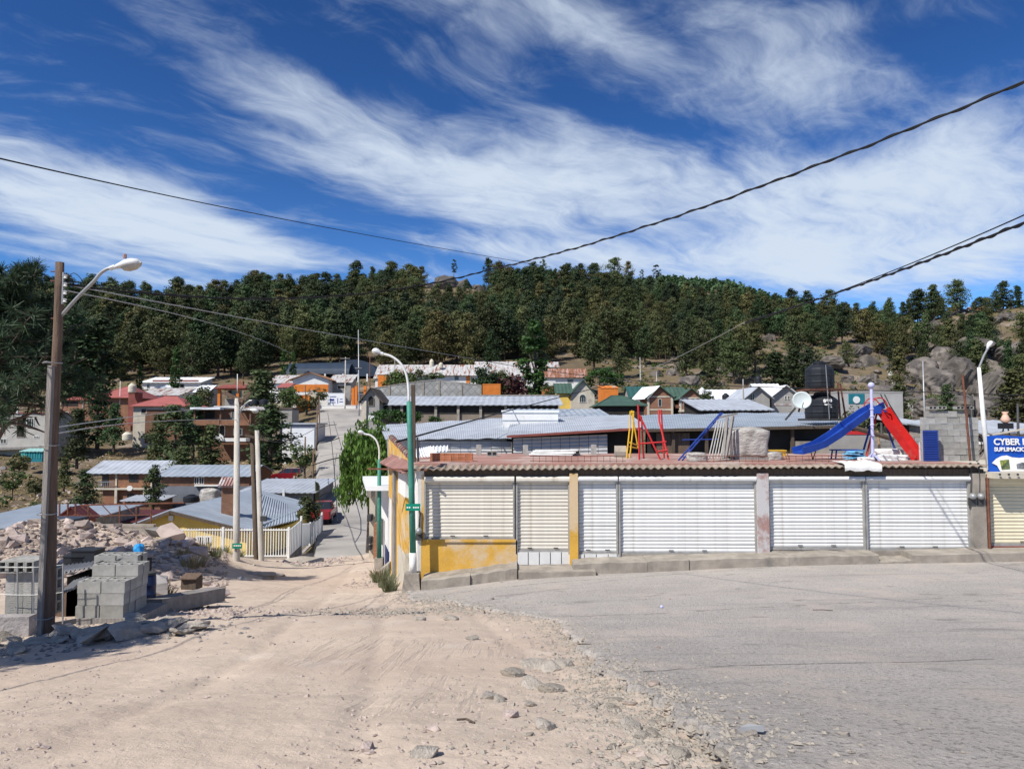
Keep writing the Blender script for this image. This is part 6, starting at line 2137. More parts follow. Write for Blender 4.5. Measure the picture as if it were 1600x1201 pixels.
# left slope
h = House('red_hipped_house', 'small house with a bright red hipped roof and tan wall', 'house', 207, 286, 692, 634, 134, 9, M_cream)
h.roof('hip', 619, M_redroof, .6)
h.wins([(219, 638, 228, 646), (262, 638, 272, 646)], M_frame, M_glass)
h.band(226, 640, 286, 692, M_brickdark, 'brick_facing')
h = House('red_roofed_brick_house', 'large brick house with a red hipped roof in deep shade, behind the wooden pole', 'house', 150, 203, 695, 621, 150, 12, M_brick)
h.roof('hip', 604, M_redroof, .8)
h.wins([(160, 632, 166, 641), (170, 655, 176, 664)], M_brick, M_glass)
h = House('brick_wing', 'orange brick wing with a pale edge roof beside the wooden pole', 'house', 94, 149, 690, 624, 152, 8, brm)
h.roof('shed', 617, M_redroof, .5)
h.part(MB().box(h.X(128) - .15, h.X(128) + .15, -.15, 0, -1, h.h), 'column', M_kerb)
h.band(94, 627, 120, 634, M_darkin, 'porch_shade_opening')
h.wins([(98, 643, 106, 653)], M_frame, M_glass)
water_tank('cream water tank raised on a dark tower between the red roofs', 206.5, 613, 598, 140, 12, M_pot)
h = House('tank_tower', 'dark brick tower that carries the cream water tank', 'tower', 200, 214, 640, 613.5, 141, 2, M_dullred)
h.roof('flat', 612.7, M_kerb, .1)
water_tank('cream water tank standing on the slope below the red roofs', 199, 688, 674, 118, 15, M_pot)
h = House('grey_block_house', 'two storey pale grey house with dark windows on the slope behind the wooden pole', 'house', -40, 74, 704, 646, 118, 10, mat('pale_render', (.42, .40, .36), .92, .1, .8, .2, 20))
h.roof('flat', 644.5, M_dullred, .15)
h.wins([(40, 653.5, 52, 668.5)], M_whitemetal, M_glass, 2)
h.wins([(25, 655, 38.5, 683)], M_kerb, M_darkin, name='door')
h.wins([(0, 685, 10, 693), (52, 681, 60, 684)], M_whitemetal, M_glass, 1)
h.part(MB().obox((0, -.9, h.Z(700.5)), (h.w + 1, 1.6, .35), (0, R(-2), 0)), 'ledge', M_greystone)
h.part(MB().box(h.X(24), h.X(27), -.2, 0, h.h, h.Z(636)), 'roof_post', M_whitemetal)
h = House('teal_kiosk', 'small teal market kiosk with a pale roof on the stony slope', 'kiosk', 33, 66, 716, 705, 108, 2.2, M_tealdark, drop=.5)
h.roof('shed', 701, mat('pale_teal_roof', (.30, .52, .48), .6, .1), .2, .5)
h.band(33, 706, 39.5, 715, M_teal, 'end_panel')
for k in range(6):
    h.part(MB().box(h.X(42 + k * 4) - .04, h.X(42 + k * 4) + .04, -.06, 0, 0, h.h), 'slat', M_teal)
h = House('orange_pavilion', 'open pavilion with orange pillars and a dull red roof', 'pavilion', 342, 376, 640, 608, 150, 5, M_grey)
h.w, s_ = h.w, h.S
h.part(MB().box(h.X(342), h.X(380), 3.0, 5, -3, h.Z(622)), 'back_wall', M_grey)
h.part(MB().box(h.X(335), h.X(384), -.6, 5.6, h.Z(607.5), h.Z(605.5)), 'ceiling', M_dullred)
mb = MB()
A, B, C, D = (h.X(334), -.8, h.Z(607)), (h.X(385), -.8, h.Z(607)), (h.X(385), 6, h.Z(607)), (h.X(334), 6, h.Z(607))
E, G2 = (h.X(342), 2.6, h.Z(599.5)), (h.X(378), 2.6, h.Z(599.5))
mb.add([A, B, C, D, E, G2], [(0, 1, 5, 4), (1, 2, 5), (2, 3, 4, 5), (3, 0, 4), (3, 2, 1, 0)])
mb.build('roof', M_dullred, h.root)
for px in (342, 371):
    h.part(MB().box(h.X(px) - .26, h.X(px) + .26, -.2, .32, -1, h.Z(607.5)), 'pillar', M_orange)
h.part(MB().box(h.X(336), h.X(384), -.7, -.5, -.6, h.Z(634)), 'parapet', M_white)
h.part(MB().box(h.X(360), h.X(373), 2, 2.8, h.Z(602), h.Z(594)), 'chimney', M_brick)
h.part(MB().box(h.X(346), h.X(369), 2.9, 2.98, h.Z(620), h.Z(609)), 'glazing', M_glass)
# brick house with balconies
h = House('balcony_house', 'brown brick house with a long balcony, white doors and black roof tanks', 'house', 309, 396, 706, 640, 118, 9, M_brickdark)
h.roof('flat', 638.5, M_brownroof, .3)
S = h.S
h.part(MB().box(h.X(308), h.X(397), -1.6, 0, h.Z(664.5), h.Z(663)), 'balcony_floor', M_kerb)
h.part(MB().box(h.X(308), h.X(348), -1.62, -1.5, h.Z(664), h.Z(656)), 'balcony_wall', M_brick)
h.part(MB().box(h.X(351), h.X(394), -1.62, -1.5, h.Z(664), h.Z(656)), 'balcony_wall', M_brick)
h.part(MB().box(h.X(304), h.X(350), -2.0, 9, h.Z(640), h.Z(636.5)), 'porch_roof', M_whiteroof)
h.part(MB().corr((h.X(376), -1.9, h.Z(641)), (h.X(420), -1.9, h.Z(640)), (h.X(378), 3, h.Z(634)), (h.X(420), 3, h.Z(634)), 9, .04, 4, .06), 'porch_roof', M_rustroof)
h.wins([(360, 643, 366.5, 655.5)], M_white, M_glass, 1)
h.wins([(341.5, 668, 351, 681)], M_white, M_darkin, name='door', arch=True)
h.wins([(364, 669, 378, 680)], M_white, M_glass, 1)
h.wins([(318, 640, 336, 655)], M_brickdark, M_darkin)
for px in (309, 349, 395):
    h.part(MB().box(h.X(px) - .12, h.X(px) + .12, -1.55, -1.35, h.Z(664), h.h), 'post', M_brickdark)
h.part(MB().box(h.X(343), h.X(392), -2.4, -.6, h.Z(689), h.Z(684)), 'porch_parapet', M_white)
h.part(MB().prism([(h.X(352) + math.cos(a) * .75, h.Z(688) + math.sin(a) * 1.1) for a in np.linspace(0, math.pi, 9)], 'y', -2.6, -2.41), 'arch', M_white)
water_tank('black water tank on the balcony house, with a pale mark, the first of two', 397.5, 633, 623, 122, 14, M_black, 'two black tanks of the balcony house')
water_tank('black water tank on the balcony house, the one close to the dark tree', 412, 633, 623, 122, 14, M_black, 'two black tanks of the balcony house')
h = House('grey_shack', 'small grey shack with a flat roof above the white garage', 'shack', 437, 456, 665, 640, 126, 4, M_grey)
h.roof('flat', 636.5, M_brownroof, .1)
h.wins([(438, 648, 449, 653)], M_grey, M_darkin)
h = House('white_garage', 'long white garage wall with a shaded eave beside the climbing street', 'garage', 441, 492, 698, 663, 112, 6, M_white)
h.roof('flat', 660.5, M_zinc, .3)
h.band(442, 663, 492, 668, mat('eave_shade_band', (.25, .27, .33), .9, .1), 'wall_band')  # eave shade painted as a blue grey band on the white wall
h.part(MB().box(h.X(454) - .06, h.X(454) + .06, -.12, 0, -.5, h.h), 'door_post', M_kerb)
h.part(MB().box(h.X(456), h.X(491), -.12, -.06, -.4, h.Z(669)), 'garage_door', M_whiteroof)
# brick two storey house
h = House('brick_house', 'two storey brick house with a pale zinc roof and barred windows', 'house', 160, 234, 804, 738.5, 98, 8, M_brick)
h.roof('x', 719.5, M_zinc, .5, .7, .03, 134, 256)
h.wins([(200, 738, 214, 752.5)], M_framedark, M_glass, 3)
h.wins([(158.5, 739, 168, 758)], M_framedark, M_glass, 2)
h.wins([(198, 771, 209, 783)], M_framedark, M_glass, 2)
h.band(150, 762, 236, 764.5, M_cream, 'floor_slab', .5, .5)
for px in (180.5, 235):
    h.part(MB().box(h.X(px) - .12, h.X(px) + .12, -.1, 0, h.Z(762), h.h), 'column', M_cream)
for px in (183, 227):
    h.part(MB().box(h.X(px) - .16, h.X(px) + .16, -.5, -.2, -1, h.Z(764.5)), 'column', M_cream)
for k in range(9):
    h.part(MB().box(h.X(156 + k * 2.8) - .025, h.X(156 + k * 2.8) + .025, -.5, -.45, h.Z(762), h.Z(752)), 'baluster', M_galv)
h.part(MB().box(h.X(155), h.X(180), -.52, -.44, h.Z(752.5), h.Z(751.5)), 'handrail', M_galv)
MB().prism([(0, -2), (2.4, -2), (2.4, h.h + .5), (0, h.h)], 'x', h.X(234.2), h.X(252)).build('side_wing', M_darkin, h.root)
MB().lathe([(.02, -.08), (.3, 0), (.36, .05)], (h.X(205), -.6, h.Z(762)), 12, Vector((.3, -1, .3))).build('satellite_dish', M_whitemetal, h.root)
h = House('zinc_canopy', 'low zinc canopy on posts below the brick house', 'canopy', 195, 250, 800, 782, 84, 3, M_brickdark)
h.roof('shed', 774.5, M_zinc, .4, .5)
h = House('long_zinc_house', 'long low house with a pale zinc roof below the balcony house', 'house', 250, 388, 792, 743, 88, 8, M_brickdark)
h.roof('x', 726.5, M_zincblue, .5, .7, .03, 246, 392)
h.wins([(303, 745, 310, 756), (310.5, 745, 318, 756)], M_frame, M_glass, 1)
h.wins([(345, 746, 358, 756)], M_frame, M_glass, 1)
h.band(250, 759, 388, 792, mat('blue_grey_wall', (.15, .16, .18), .92, .15, .6, .2), 'lower_wall')
h.band(305, 757, 360, 759, M_white, 'string_course', .4, .4)
water_tank('black open water tank in the yard below the long zinc house', 299, 784, 772, 76, 24, M_black)
tn = lumpy_box(Q(328, 786, 74), 1.7, 1.2, 1.3, .14, 3, 7)
solo('white_tarp_heap', tn, M_wrap, 'heap under a crumpled pale tarpaulin below the long zinc house', 'tarp heap', Q(326, 790, 74), smooth=True)
h = House('grey_roofed_house', 'grey block house with a plain zinc roof beside the climbing street', 'house', 378, 488, 790, 769, 70, 8, M_blockwall)
h.roof('shed', 749, M_zinc, .4, .5)
h.part(MB().box(h.X(445) - .1, h.X(445) + .1, -.5, -.3, -1, h.h + .3), 'pipe', M_whitemetal)
h.wins([(395, 775, 404, 783)], M_grey, M_darkin)
for k in range(9):
    h.part(MB().tube([(h.X(492 + (k % 3)), .3 + k * .1, -.5), (h.X(491 + (k % 4)), .2 + k * .1, h.Z(752 + k))], .06, 5), 'vine_stem', M_weed)

# yellow house, its long side running away from the camera
yh = thing('yellow_house', 'yellow gabled house with a wide pale zinc roof and brick chimney behind the white fence', 'house', Q(290, 872, 50))
yx0, yx1, ya, yb2 = Q(190, 826, 50).x, Q(391, 828, 50).x, 50, 66
zr2, ze0, ze1 = Q(266, 797, 50).z, Q(190, 826, 50).z, Q(391, 828, 50).z
xr = Q(266, 797, 50).x
mb = MB()
mb.prism([(yx0 + .3, -10.5), (yx1 - .4, -10.5), (yx1 - .4, ze1 + .12), (xr, zr2 - .06), (yx0 + .3, ze0 + .1)], 'y', ya + .5, yb2)
mb.build('wall', M_yellow, yh, world=True)
MB().corr((yx1, yb2 + .4, ze1), (yx1, ya, ze1), (xr, yb2 + .4, zr2), (xr, ya, zr2), 22, .03, 4, .06).build('roof', M_zincblue, yh, world=True)
MB().corr((yx0, ya, ze0), (yx0, yb2 + .4, ze0), (xr, ya, zr2), (xr, yb2 + .4, zr2), 22, .03, 4, .06).build('roof', M_zincblue, yh, world=True)
for (a, b) in (((yx0, ya - .02, ze0 - .12), (xr, ya - .02, zr2 - .12)), ((xr, ya - .02, zr2 - .12), (yx1, ya - .02, ze1 - .12))):
    MB().bar(a, b, .08, .2).build('verge_board', M_wooddark, yh, world=True)
# the bay that widens the roof to the street
MB().corr(Q(391, 829, 50.4), Q(466, 811, 57), Q(409, 772, 62), Q(462, 792, 63), 16, .03, 4, .06).build('roof', M_zincblue, yh, world=True)
MB().prism([(yx1 - .4, 51.5), (Q(464, 820, 58).x - .4, 58), (Q(464, 820, 58).x - .6, 63), (yx1 - .4, 62)], 'z', -11, Q(463, 817, 58).z - .05).build('wall', M_yellow, yh, world=True)
l0 = yh.location
win(yh, Q(306, 850, 50.5).x - l0.x, Q(331, 850, 50.5).x - l0.x, Q(306, 863, 50.5).z - l0.z, Q(306, 837, 50.5).z - l0.z, 50.5 - l0.y, M_whitemetal, M_glass, 7)
MB().obox(Q(267, 809, 50.4), (.3, .1, .35)).build('wall_lamp', M_whitemetal, yh, world=True)
ch = MB().box(Q(348, 800, 53).x, Q(366.5, 800, 53).x, 52.7, 53.5, Q(350, 826, 53).z, Q(350, 760, 53).z).build('chimney', M_brickdark, yh, world=True)
ch['label'] = 'tall brown brick chimney with a tiled cap'
cx0, cx1, cz0, cz1 = Q(345, 760, 53).x, Q(369, 760, 53).x, Q(350, 759, 53).z, Q(350, 747, 53).z
for sgn in (0, 1):
    for k in range(5):
        x_ = cx0 + (cx1 - cx0) * (k + .5) / 5
        y0, y1 = (52.4, 53.1) if sgn == 0 else (53.8, 53.1)
        MB().tube([(x_, y0, cz0), (x_, y1, cz1)], .12, 6).build('cap_tile', M_mottled, ch, world=True)

# white steel fence
fd = 46.5
fe = thing('steel_fence', 'white steel bar fence with posts around the yellow house yard', 'fence', Q(340, 873, fd))
zt0 = lambda px: Q(px, 826, fd).z
zb0 = lambda px: Q(px, 871, fd).z
MB().box(Q(233, 870, fd).x, Q(452, 870, fd).x, fd - .05, fd + .2, -11, Q(340, 870, fd).z).build('base_wall', M_kerb, fe, world=True)
barm = MB().box(-.022, .022, -.022, .022, 0, (871 - 826) * fd / F).mesh('bar', M_whitemetal)
for k in range(52):
    px = 236 + k * 4.15
    p = Q(px, 871, fd)
    inst('bar', barm, p - fe.location, (0, 0, 0), 1, fe)
for py in (827.5, 868):
    MB().bar(Q(234, py, fd - .03), Q(452, py, fd - .03), .05, .07).build('rail', M_whitemetal, fe, world=True)
for px in (234, 349.5, 452):
    MB().box(Q(px - 1.6, 800, fd).x, Q(px + 1.6, 800, fd).x, fd - .09, fd + .06, -10, Q(px, 823, fd).z).build('post', M_whitemetal, fe, world=True)
sw_ = thing('street_wall', 'stepped white fence panels on a dark base rising along the street', 'wall', Q(470, 860, 50))
pxs = [(452, 47, 824, 874, 874), (471, 51.5, 810, 859, 872), (485, 55.5, 818, 855, 868), (503, 61, 803, 845, 862)]
for i in range(3):
    (p0, da, t0, b0, g0_), (p1, db, t1, b1, g1_) = pxs[i], pxs[i + 1]
    tt0 = [828, 819, 818][i]
    a, b = Q(p0, 850, da), Q(p1, 850, db)
    n_ = 8
    for k in range(n_):
        u0, u1 = k / n_, (k + .86) / n_
        q0, q1 = a.lerp(b, u0), a.lerp(b, u1)
        za = Q(p0, tt0, da).z * (1 - u0) + Q(p1, [812, 818, 803][i], db).z * u0
        zb_ = Q(p0, [868, 857, 853][i], da).z * (1 - u0) + Q(p1, [850, 848, 842][i], db).z * u0
        MB().prism([(q0.x, q0.y), (q1.x, q1.y), (q1.x - .05, q1.y + .02), (q0.x - .05, q0.y + .02)], 'z', zb_, za).build('panel', M_whiteroof, sw_, world=True)
    MB().prism([(a.x, a.y), (b.x, b.y), (b.x - .25, b.y + .05), (a.x - .25, a.y + .05)], 'z', -11.5, (Q(p0, 866, da).z + Q(p1, 849, db).z) / 2 - .1).build('base_wall', M_greystone, sw_, world=True)
for (px, d_, t_) in ((471, 51.5, 806), (485, 55.5, 815), (503, 61, 800)):
    MB().box(Q(px - 1.4, 800, d_).x, Q(px + 1.4, 800, d_).x, d_ - .1, d_ + .1, -11, Q(px, t_, d_).z).build('post', M_whitemetal, sw_, world=True)
# maroon shed, blue shed, walls by the spoil heap
h = House('blue_zinc_shed', 'wide pale blue zinc roof at the frame edge behind the spoil heap', 'shed', -90, 92, 850, 825, 52, 11, M_greystone)
h.roof('shed', 789, M_zincblue, .3, .5)
h = House('red_kiosk', 'small red and cream walled hut beside the wooden pole', 'hut', 42, 92, 850, 820, 41, 2.5, mat('brick_red_paint', (.32, .05, .035), .85, .12))
h.roof('flat', 819, M_darkroof, .1)
h.band(44, 823, 63, 828, M_cream, 'sign_band')
h = House('maroon_roofed_shed', 'shed with a low maroon roof behind a rusty steel frame', 'shed', 92, 268, 850, 816, 60, 7, M_greystone)
h.roof('shed', 797, mat('maroon_roof', (.09, .025, .028), .7, .2, .6), .2, .5)
h = House('maroon_gable', 'small dark red gable beside the wooden pole', 'shed', 92, 132, 830, 808, 47, 1.2, M_dullred)
h.roof('y', 792, mat('maroon_roof', (.09, .025, .028)), .2, .5)
sf = thing('steel_truss', 'rusty steel post and truss frame in front of the maroon shed', 'frame', Q(180, 840, 44))
for k, px in enumerate((68, 82, 93, 106, 118, 138, 187, 213, 236)):
    MB().bar(Q(px, 850, 44), Q(px, 786 if k < 5 else 790, 44), .07).build('post', M_rust, sf, world=True)
MB().bar(Q(92, 806, 44), Q(240, 804, 44), .06).build('beam', M_rust, sf, world=True)
MB().bar(Q(125, 789, 44), Q(288, 785, 44), .08).build('beam', M_rust, sf, world=True)
for (a, b) in ((125, 145), (160, 175), (195, 212), (236, 215)):
    MB().bar(Q(a, 789, 44), Q(b, 805, 44), .04).build('brace', M_rust, sf, world=True)
h = House('retaining_wall', 'pale grey concrete wall along the top of the spoil heap', 'wall', 80, 238, 850, 824, 42.5, .3, M_kerb)
h.roof('flat', 823, M_kerb, .02)
solo('pipe_stub', MB().cyl(Q(132, 826, 42), Q(132, 816, 42), .1), M_whitemetal, 'short white pipe stub on the pale wall of the spoil heap', 'pipe', Q(132, 826, 42))

# neighbour down the street beside the shop: white wall with a navy skirting
nb = thing('white_corner_house', 'low white house with a navy skirting and flat grey roof beside the shop', 'house', Q(600, 880, 33))
a, b = P(607.5, 850, 31.4), P(594.5, 850, 37)
mb = MB()
mb.prism([(a.x, a.y), (b.x, b.y), (b.x + 4, b.y + 1), (a.x + 4, a.y)], 'z', -8.5, Q(600, 764, 33).z)
mb.build('wall', M_white, nb, world=True)
dv = (b - a).normalized()
nv = Vector((-dv.y, dv.x, 0))
MB().prism([(a.x + nv.x * .03, a.y + nv.y * .03), (a.x + dv.x * 2 + nv.x * .03, a.y + dv.y * 2 + nv.y * .03), (a.x + dv.x * 2 + .1, a.y + dv.y * 2), (a.x + .1, a.y)], 'z', -8.4, Q(604, 858, 32).z).build('skirting', M_blueskirt, nb, world=True)
MB().prism([(a.x - .95, a.y - .15), (b.x - 1.0, b.y + .4), (b.x + 4, b.y + 1), (a.x + 4, a.y - .15)], 'z', Q(600, 764, 32).z, Q(600, 757, 32).z).build('roof_slab', M_whiteroof, nb, world=True)
for (t0, t1, z0, z1, nm, m_) in ((2.6, 3.5, -6.6, -4.3, 'door', M_galv), (4.1, 4.9, -5.6, -4.4, 'window', M_glass)):
    p0, p1 = a + dv * t0, a + dv * t1
    MB().prism([(p0.x + nv.x * .04, p0.y + nv.y * .04), (p1.x + nv.x * .04, p1.y + nv.y * .04), (p1.x + .1, p1.y), (p0.x + .1, p0.y)], 'z', z0, z1).build(nm, m_, nb, world=True)
nb2 = thing('brick_porch', 'brick pillar and stepped window boxes of the house below the willow', 'porch', Q(582, 870, 40))
MB().box(Q(584, 800, 38).x, Q(592, 800, 38).x, 38, 39, -9, Q(588, 818, 38).z).build('brick_pillar', M_brick, nb2, world=True)
MB().box(Q(577, 800, 41).x, Q(586, 800, 41).x, 41, 44, -9, Q(580, 752, 41).z).build('wall', M_cream, nb2, world=True)
for (t_, b_) in ((752, 762), (766, 776), (804, 814), (839, 849), (853, 859)):
    MB().box(Q(574, 800, 40.5).x, Q(580, 800, 40.5).x, 40.4, 41, Q(577, b_, 40.5).z, Q(577, t_, 40.5).z).build('window_box', M_kerb if t_ < 800 else M_framedark, nb2, world=True)
solo('street_ramp', MB().prism([(Q(588, 880, 31).x, -7.5), (Q(609, 880, 30).x, -7.5), (Q(609, 880, 30).x, Q(609, 878, 30).z), (Q(590, 884, 30.5).x, Q(590, 892, 30.5).z)], 'y', 29.6, 31.2), M_kerb, 'sloping concrete doorstep ramp beside the shop wall', 'ramp', Q(600, 885, 30.5))

# ridge houses
h = House('ridge_hut', 'small brown hut on the ridge among the pines', 'hut', 862, 886, 437, 429, 392, 6, M_brickdark)
h.roof('shed', 425, M_brownroof, .5, 1)
h = House('turquoise_house', 'pale turquoise house on the ridge at the edge of the boulder slope', 'house', 1535, 1556, 503, 494, 292, 8, mat('turquoise_wall', (.30, .56, .58), .85, .08))
h.roof('y', 486, M_whiteroof, .6, 1)
h.wins([(1543, 495, 1547, 500)], None, None)
h = House('tan_ridge_house', 'tan roofed house half hidden on the ridge beside the turquoise house', 'house', 1524, 1544, 496, 486, 305, 8, M_cream)
h.roof('x', 480, mat('tan_roof', (.33, .16, .08)), .6, 1)
h = House('ridge_hut', 'white hut by the bare skyline over the tanks', 'hut', 1340, 1350, 502, 495, 310, 5, M_white)
h.roof('shed', 492, M_whiteroof, .3, 1)

# ------------------------------------------------------------------ trees
def leaf_cards(centers, rad, per, size, rng, flat=.7, aspect=.6, upbias=.5, droop=0.0):
    """many small leaf faces spread through ellipsoid clumps"""
    V = []
    for (c, r) in zip(centers, rad):
        d = rng.normal(size=(per, 3))
        d /= np.linalg.norm(d, axis=1)[:, None]
        rr = r * rng.random(per) ** .45
        p = np.asarray(c) + d * rr[:, None] * np.array([1, 1, flat])
        nrm = d * 1.1 + rng.normal(size=(per, 3)) * .5 + np.array([0, 0, upbias])
        nrm /= np.linalg.norm(nrm, axis=1)[:, None]
        a = np.cross(nrm, rng.normal(size=(per, 3)))
        a /= np.linalg.norm(a, axis=1)[:, None] + 1e-9
        if droop:
            a = a * (1 - droop) + np.array([0, 0, -1]) * droop
            a /= np.linalg.norm(a, axis=1)[:, None]
            nrm = np.cross(a, rng.normal(size=(per, 3)))
            nrm /= np.linalg.norm(nrm, axis=1)[:, None]
        b = np.cross(nrm, a)
        s = size * (.6 + .8 * rng.random(per))[:, None]
        a, b = a * s * .5, b * s * .5 * aspect
        V.append(np.stack([p - a - b * .55, p + a * .2 - b, p + a * 1.1 + b * .1, p - a * .1 + b], 1))
    return np.concatenate(V).reshape(-1, 3)


def quads_mesh(name, V, material):
    me = bpy.data.meshes.new(name)
    n = len(V) // 4
    me.vertices.add(n * 4)
    me.vertices.foreach_set('co', np.ascontiguousarray(V, float).ravel())
    me.loops.add(n * 4)
    me.loops.foreach_set('vertex_index', np.arange(n * 4))
    me.polygons.add(n)
    me.polygons.foreach_set('loop_start', np.arange(0, n * 4, 4))
    me.polygons.foreach_set('loop_total', np.full(n, 4))
    me.update(calc_edges=True)
    me.materials.append(material)
    return me


def trunk_mesh(name, h, r, rng, material, limbs=(), bend=.15):
    mb = MB()
    ph = rng.random() * 6
    pts = [Vector((bend * math.sin(t * 3 + ph) * t, bend * math.cos(t * 2.3 + ph) * t, -.8 + (h + .8) * t)) for t in np.linspace(0, 1, 7)]
    mb.tube(pts, [r * (1.1 - .95 * t) for t in np.linspace(0, 1, 7)], 6)
    for (z0, p1) in limbs:
        p0 = Vector((0, 0, z0))
        p1 = Vector(p1)
        mb.tube([p0, p0.lerp(p1, .5) + Vector((0, 0, -.04 * (p1 - p0).length)), p1], [r * .4 * (1 - .6 * z0 / h), r * .25 * (1 - .5 * z0 / h), r * .08], 4, False)
    return mb.mesh(name, material)


def pine_variant(seed, h=12.0, R_=3.0, nb=24, per=14, size=.8, base=.28, shape='round', material=None, sparse=1.0, clump=1.15):
    rng = np.random.default_rng(seed)
    cs, rs, limbs = [], [], []
    ang = rng.random() * 6
    for k in range(nb):
        t = base + (1 - base) * ((k + .5) / nb)
        ang += 2.4 + rng.normal() * .5
        u = (t - base) / (1 - base)
        if shape == 'round':
            prof = (math.sin(math.pi * (u * .82 + .14)) ** .75)
        else:
            prof = (1 - u) ** .8 * .95 + .08
        r = R_ * prof * (.55 + .55 * rng.random())
        c = (math.cos(ang) * r * .72, math.sin(ang) * r * .72, h * t + rng.normal() * .25)
        cs.append(c)
        rs.append(clump * R_ / 3 * (.7 + .5 * rng.random()) * (.65 + .5 * prof))
        if k % 2 == 0:
            limbs.append((max(.1, c[2] - r * .35), c))
        if rng.random() < .6 * sparse:
            cs.append((c[0] * .45 + rng.normal() * .2, c[1] * .45 + rng.normal() * .2, c[2] + .2))
            rs.append(clump * R_ / 3 * .8)
    cs.append((0, 0, h * .97))
    rs.append(clump * R_ / 3 * .6)
    V = leaf_cards(cs, rs, per, size, rng, .62, .6, .6)
    return quads_mesh('crown', V, material or M_needle), trunk_mesh('trunk', h * .95, h * .02 + .03, rng, M_bark, limbs), V


M_needledark = mat('pine_needles_dark', (.034, .052, .022), .7, .3, .22, 0, trans=.12, obj_var=.2)
HILL_VAR = []
for s_ in range(10):
    rd_ = random.Random(100 + s_)
    HILL_VAR.append(pine_variant(200 + s_, 12, rd_.uniform(3.2, 4.8), 30, 74, .44, rd_.uniform(.06, .30), 'round' if s_ % 4 else 'cone', (M_needle, M_needle2, M_needledark, M_needle2, M_needle)[s_ % 5]))
MID_VAR = []
for s_ in range(6):
    rd_ = random.Random(50 + s_)
    MID_VAR.append(pine_variant(300 + s_, 12, rd_.uniform(2.7, 3.6), 38, 52, .44, rd_.uniform(.03, .12), 'round' if s_ % 3 else 'cone', M_needle if s_ % 2 else M_needle2))
THIN_VAR = [pine_variant(400 + s_, 12, 2.6, 15, 50, .42, .5, 'round', M_needle, .3, .9) for s_ in range(3)]


def plant_tree(name, label, loc, h, w, var, rz, group=None, cat='tree', base_h=12.0):
    t = thing(name, label, cat, loc, rz, group)
    s = h / base_h
    sw = s * w
    inst('trunk', var[1], (0, 0, 0), (0, 0, 0), (sw, sw, s), t)
    inst('crown', var[0], (0, 0, 0), (0, 0, 0), (sw, sw, s), t)
    return t


# the pine forest of the opposite slope
def density(px, d, rd):
    up = smooth(rd - 80, rd - 10, d)
    if px < 900:
        v = 1.0 if d < rd + 12 else .5
        if 650 < px < 770 and d > rd - 125:
            v = .05 if d > rd - 95 else .5
        if 850 < px and d > rd - 70:
            v = .6
        return v
    if px < 985:
        return .7
    if px < 1120:
        return .36 + .6 * up if d < 285 else .9
    if px < 1340:
        return .5 + .3 * up
    if px < 1420:
        return .34 + .5 * up
    return (.30 if d < 285 else .85) if px < 1700 else .3


cands = []
tries = 0
cell = {}
while len(cands) < 1350 and tries < 90000:
    tries += 1
    d = 187 + (440 - 187) * RNG.random() ** .8
    px = -130 + 1860 * RNG.random()
    rd_ = np.interp(px, [q_[0] for q_ in RIDGE], [q_[2] for q_ in RIDGE])
    lo = 196 if px < 900 else 172
    if px < 420:
        lo = 207
    elif px < 590:
        lo = 226
    elif px < 920:
        lo = 214
    if d > rd_ + 22 or d < lo:
        continue
    x_ = (px - 800) / F * d
    patch = 1.0 if px < 560 or (px < 840 and d < 300) else float(np.clip(.75 + 2.6 * fbm(np.array([x_ / 30 + 3]), np.array([d / 24]), 3)[0], .16, 1.25))
    if RNG.random() > density(px, d, rd_) * (d / 440) * patch:
        continue
    key = (int(x_ // 4.2), int(d // 5.0))
    if any((key[0] + i, key[1] + j) in cell and (cell[key[0] + i, key[1] + j][0] - x_) ** 2 + (cell[key[0] + i, key[1] + j][1] - d) ** 2 < (4.3 if px < 985 else 4.4) ** 2 for i in (-1, 0, 1) for j in (-1, 0, 1)):
        continue
    cell[key] = (x_, d)
    h_ = RNG.uniform(8.0, 17) * (1.0 if px < 985 else .85)
    if abs(d - rd_) < 16:
        h_ *= RNG.uniform(.40, .82)
    cands.append((x_, d, h_, px, d > rd_ - 16))
cands.sort(key=lambda c_: -c_[2] / c_[1])
LAB = {(0, 0): ('pine_tree', 'dark green pine in the dense forest on the slope behind the houses', 'pines of the forested slope'),
       (0, 1): ('pine_tree', 'pine standing against the sky along the forested ridge', 'pines on the ridge line'),
       (1, 0): ('pine_tree', 'pine among bare soil and boulders on the rocky slope', 'pines on the rocky slope'),
       (1, 1): ('pine_tree', 'pine against the sky on the low ridge over the boulders', 'pines on the low rocky ridge')}
LAND = ((60, 'grey block house'), (150, 'wooden lamp pole'), (215, 'red hipped roofs'), (320, 'white long house'), (430, 'orange pavilion'), (520, 'white gable hall'), (585, 'sports hall'), (665, 'diamond block wall'), (745, 'long school block'), (800, 'orange wall panel'),
        (850, 'tall poplar'), (930, 'steep green cottage'), (1005, 'green hipped roof'), (1060, 'white roofed brick cottage'), (1110, 'balcony brick cottage'), (1165, 'white zinc roofs'), (1255, 'twin grey gables'), (1315, 'water tanks'), (1420, 'slides'), (1500, 'tall rock face'), (9999, 'blue banner'))
NEARN = 296
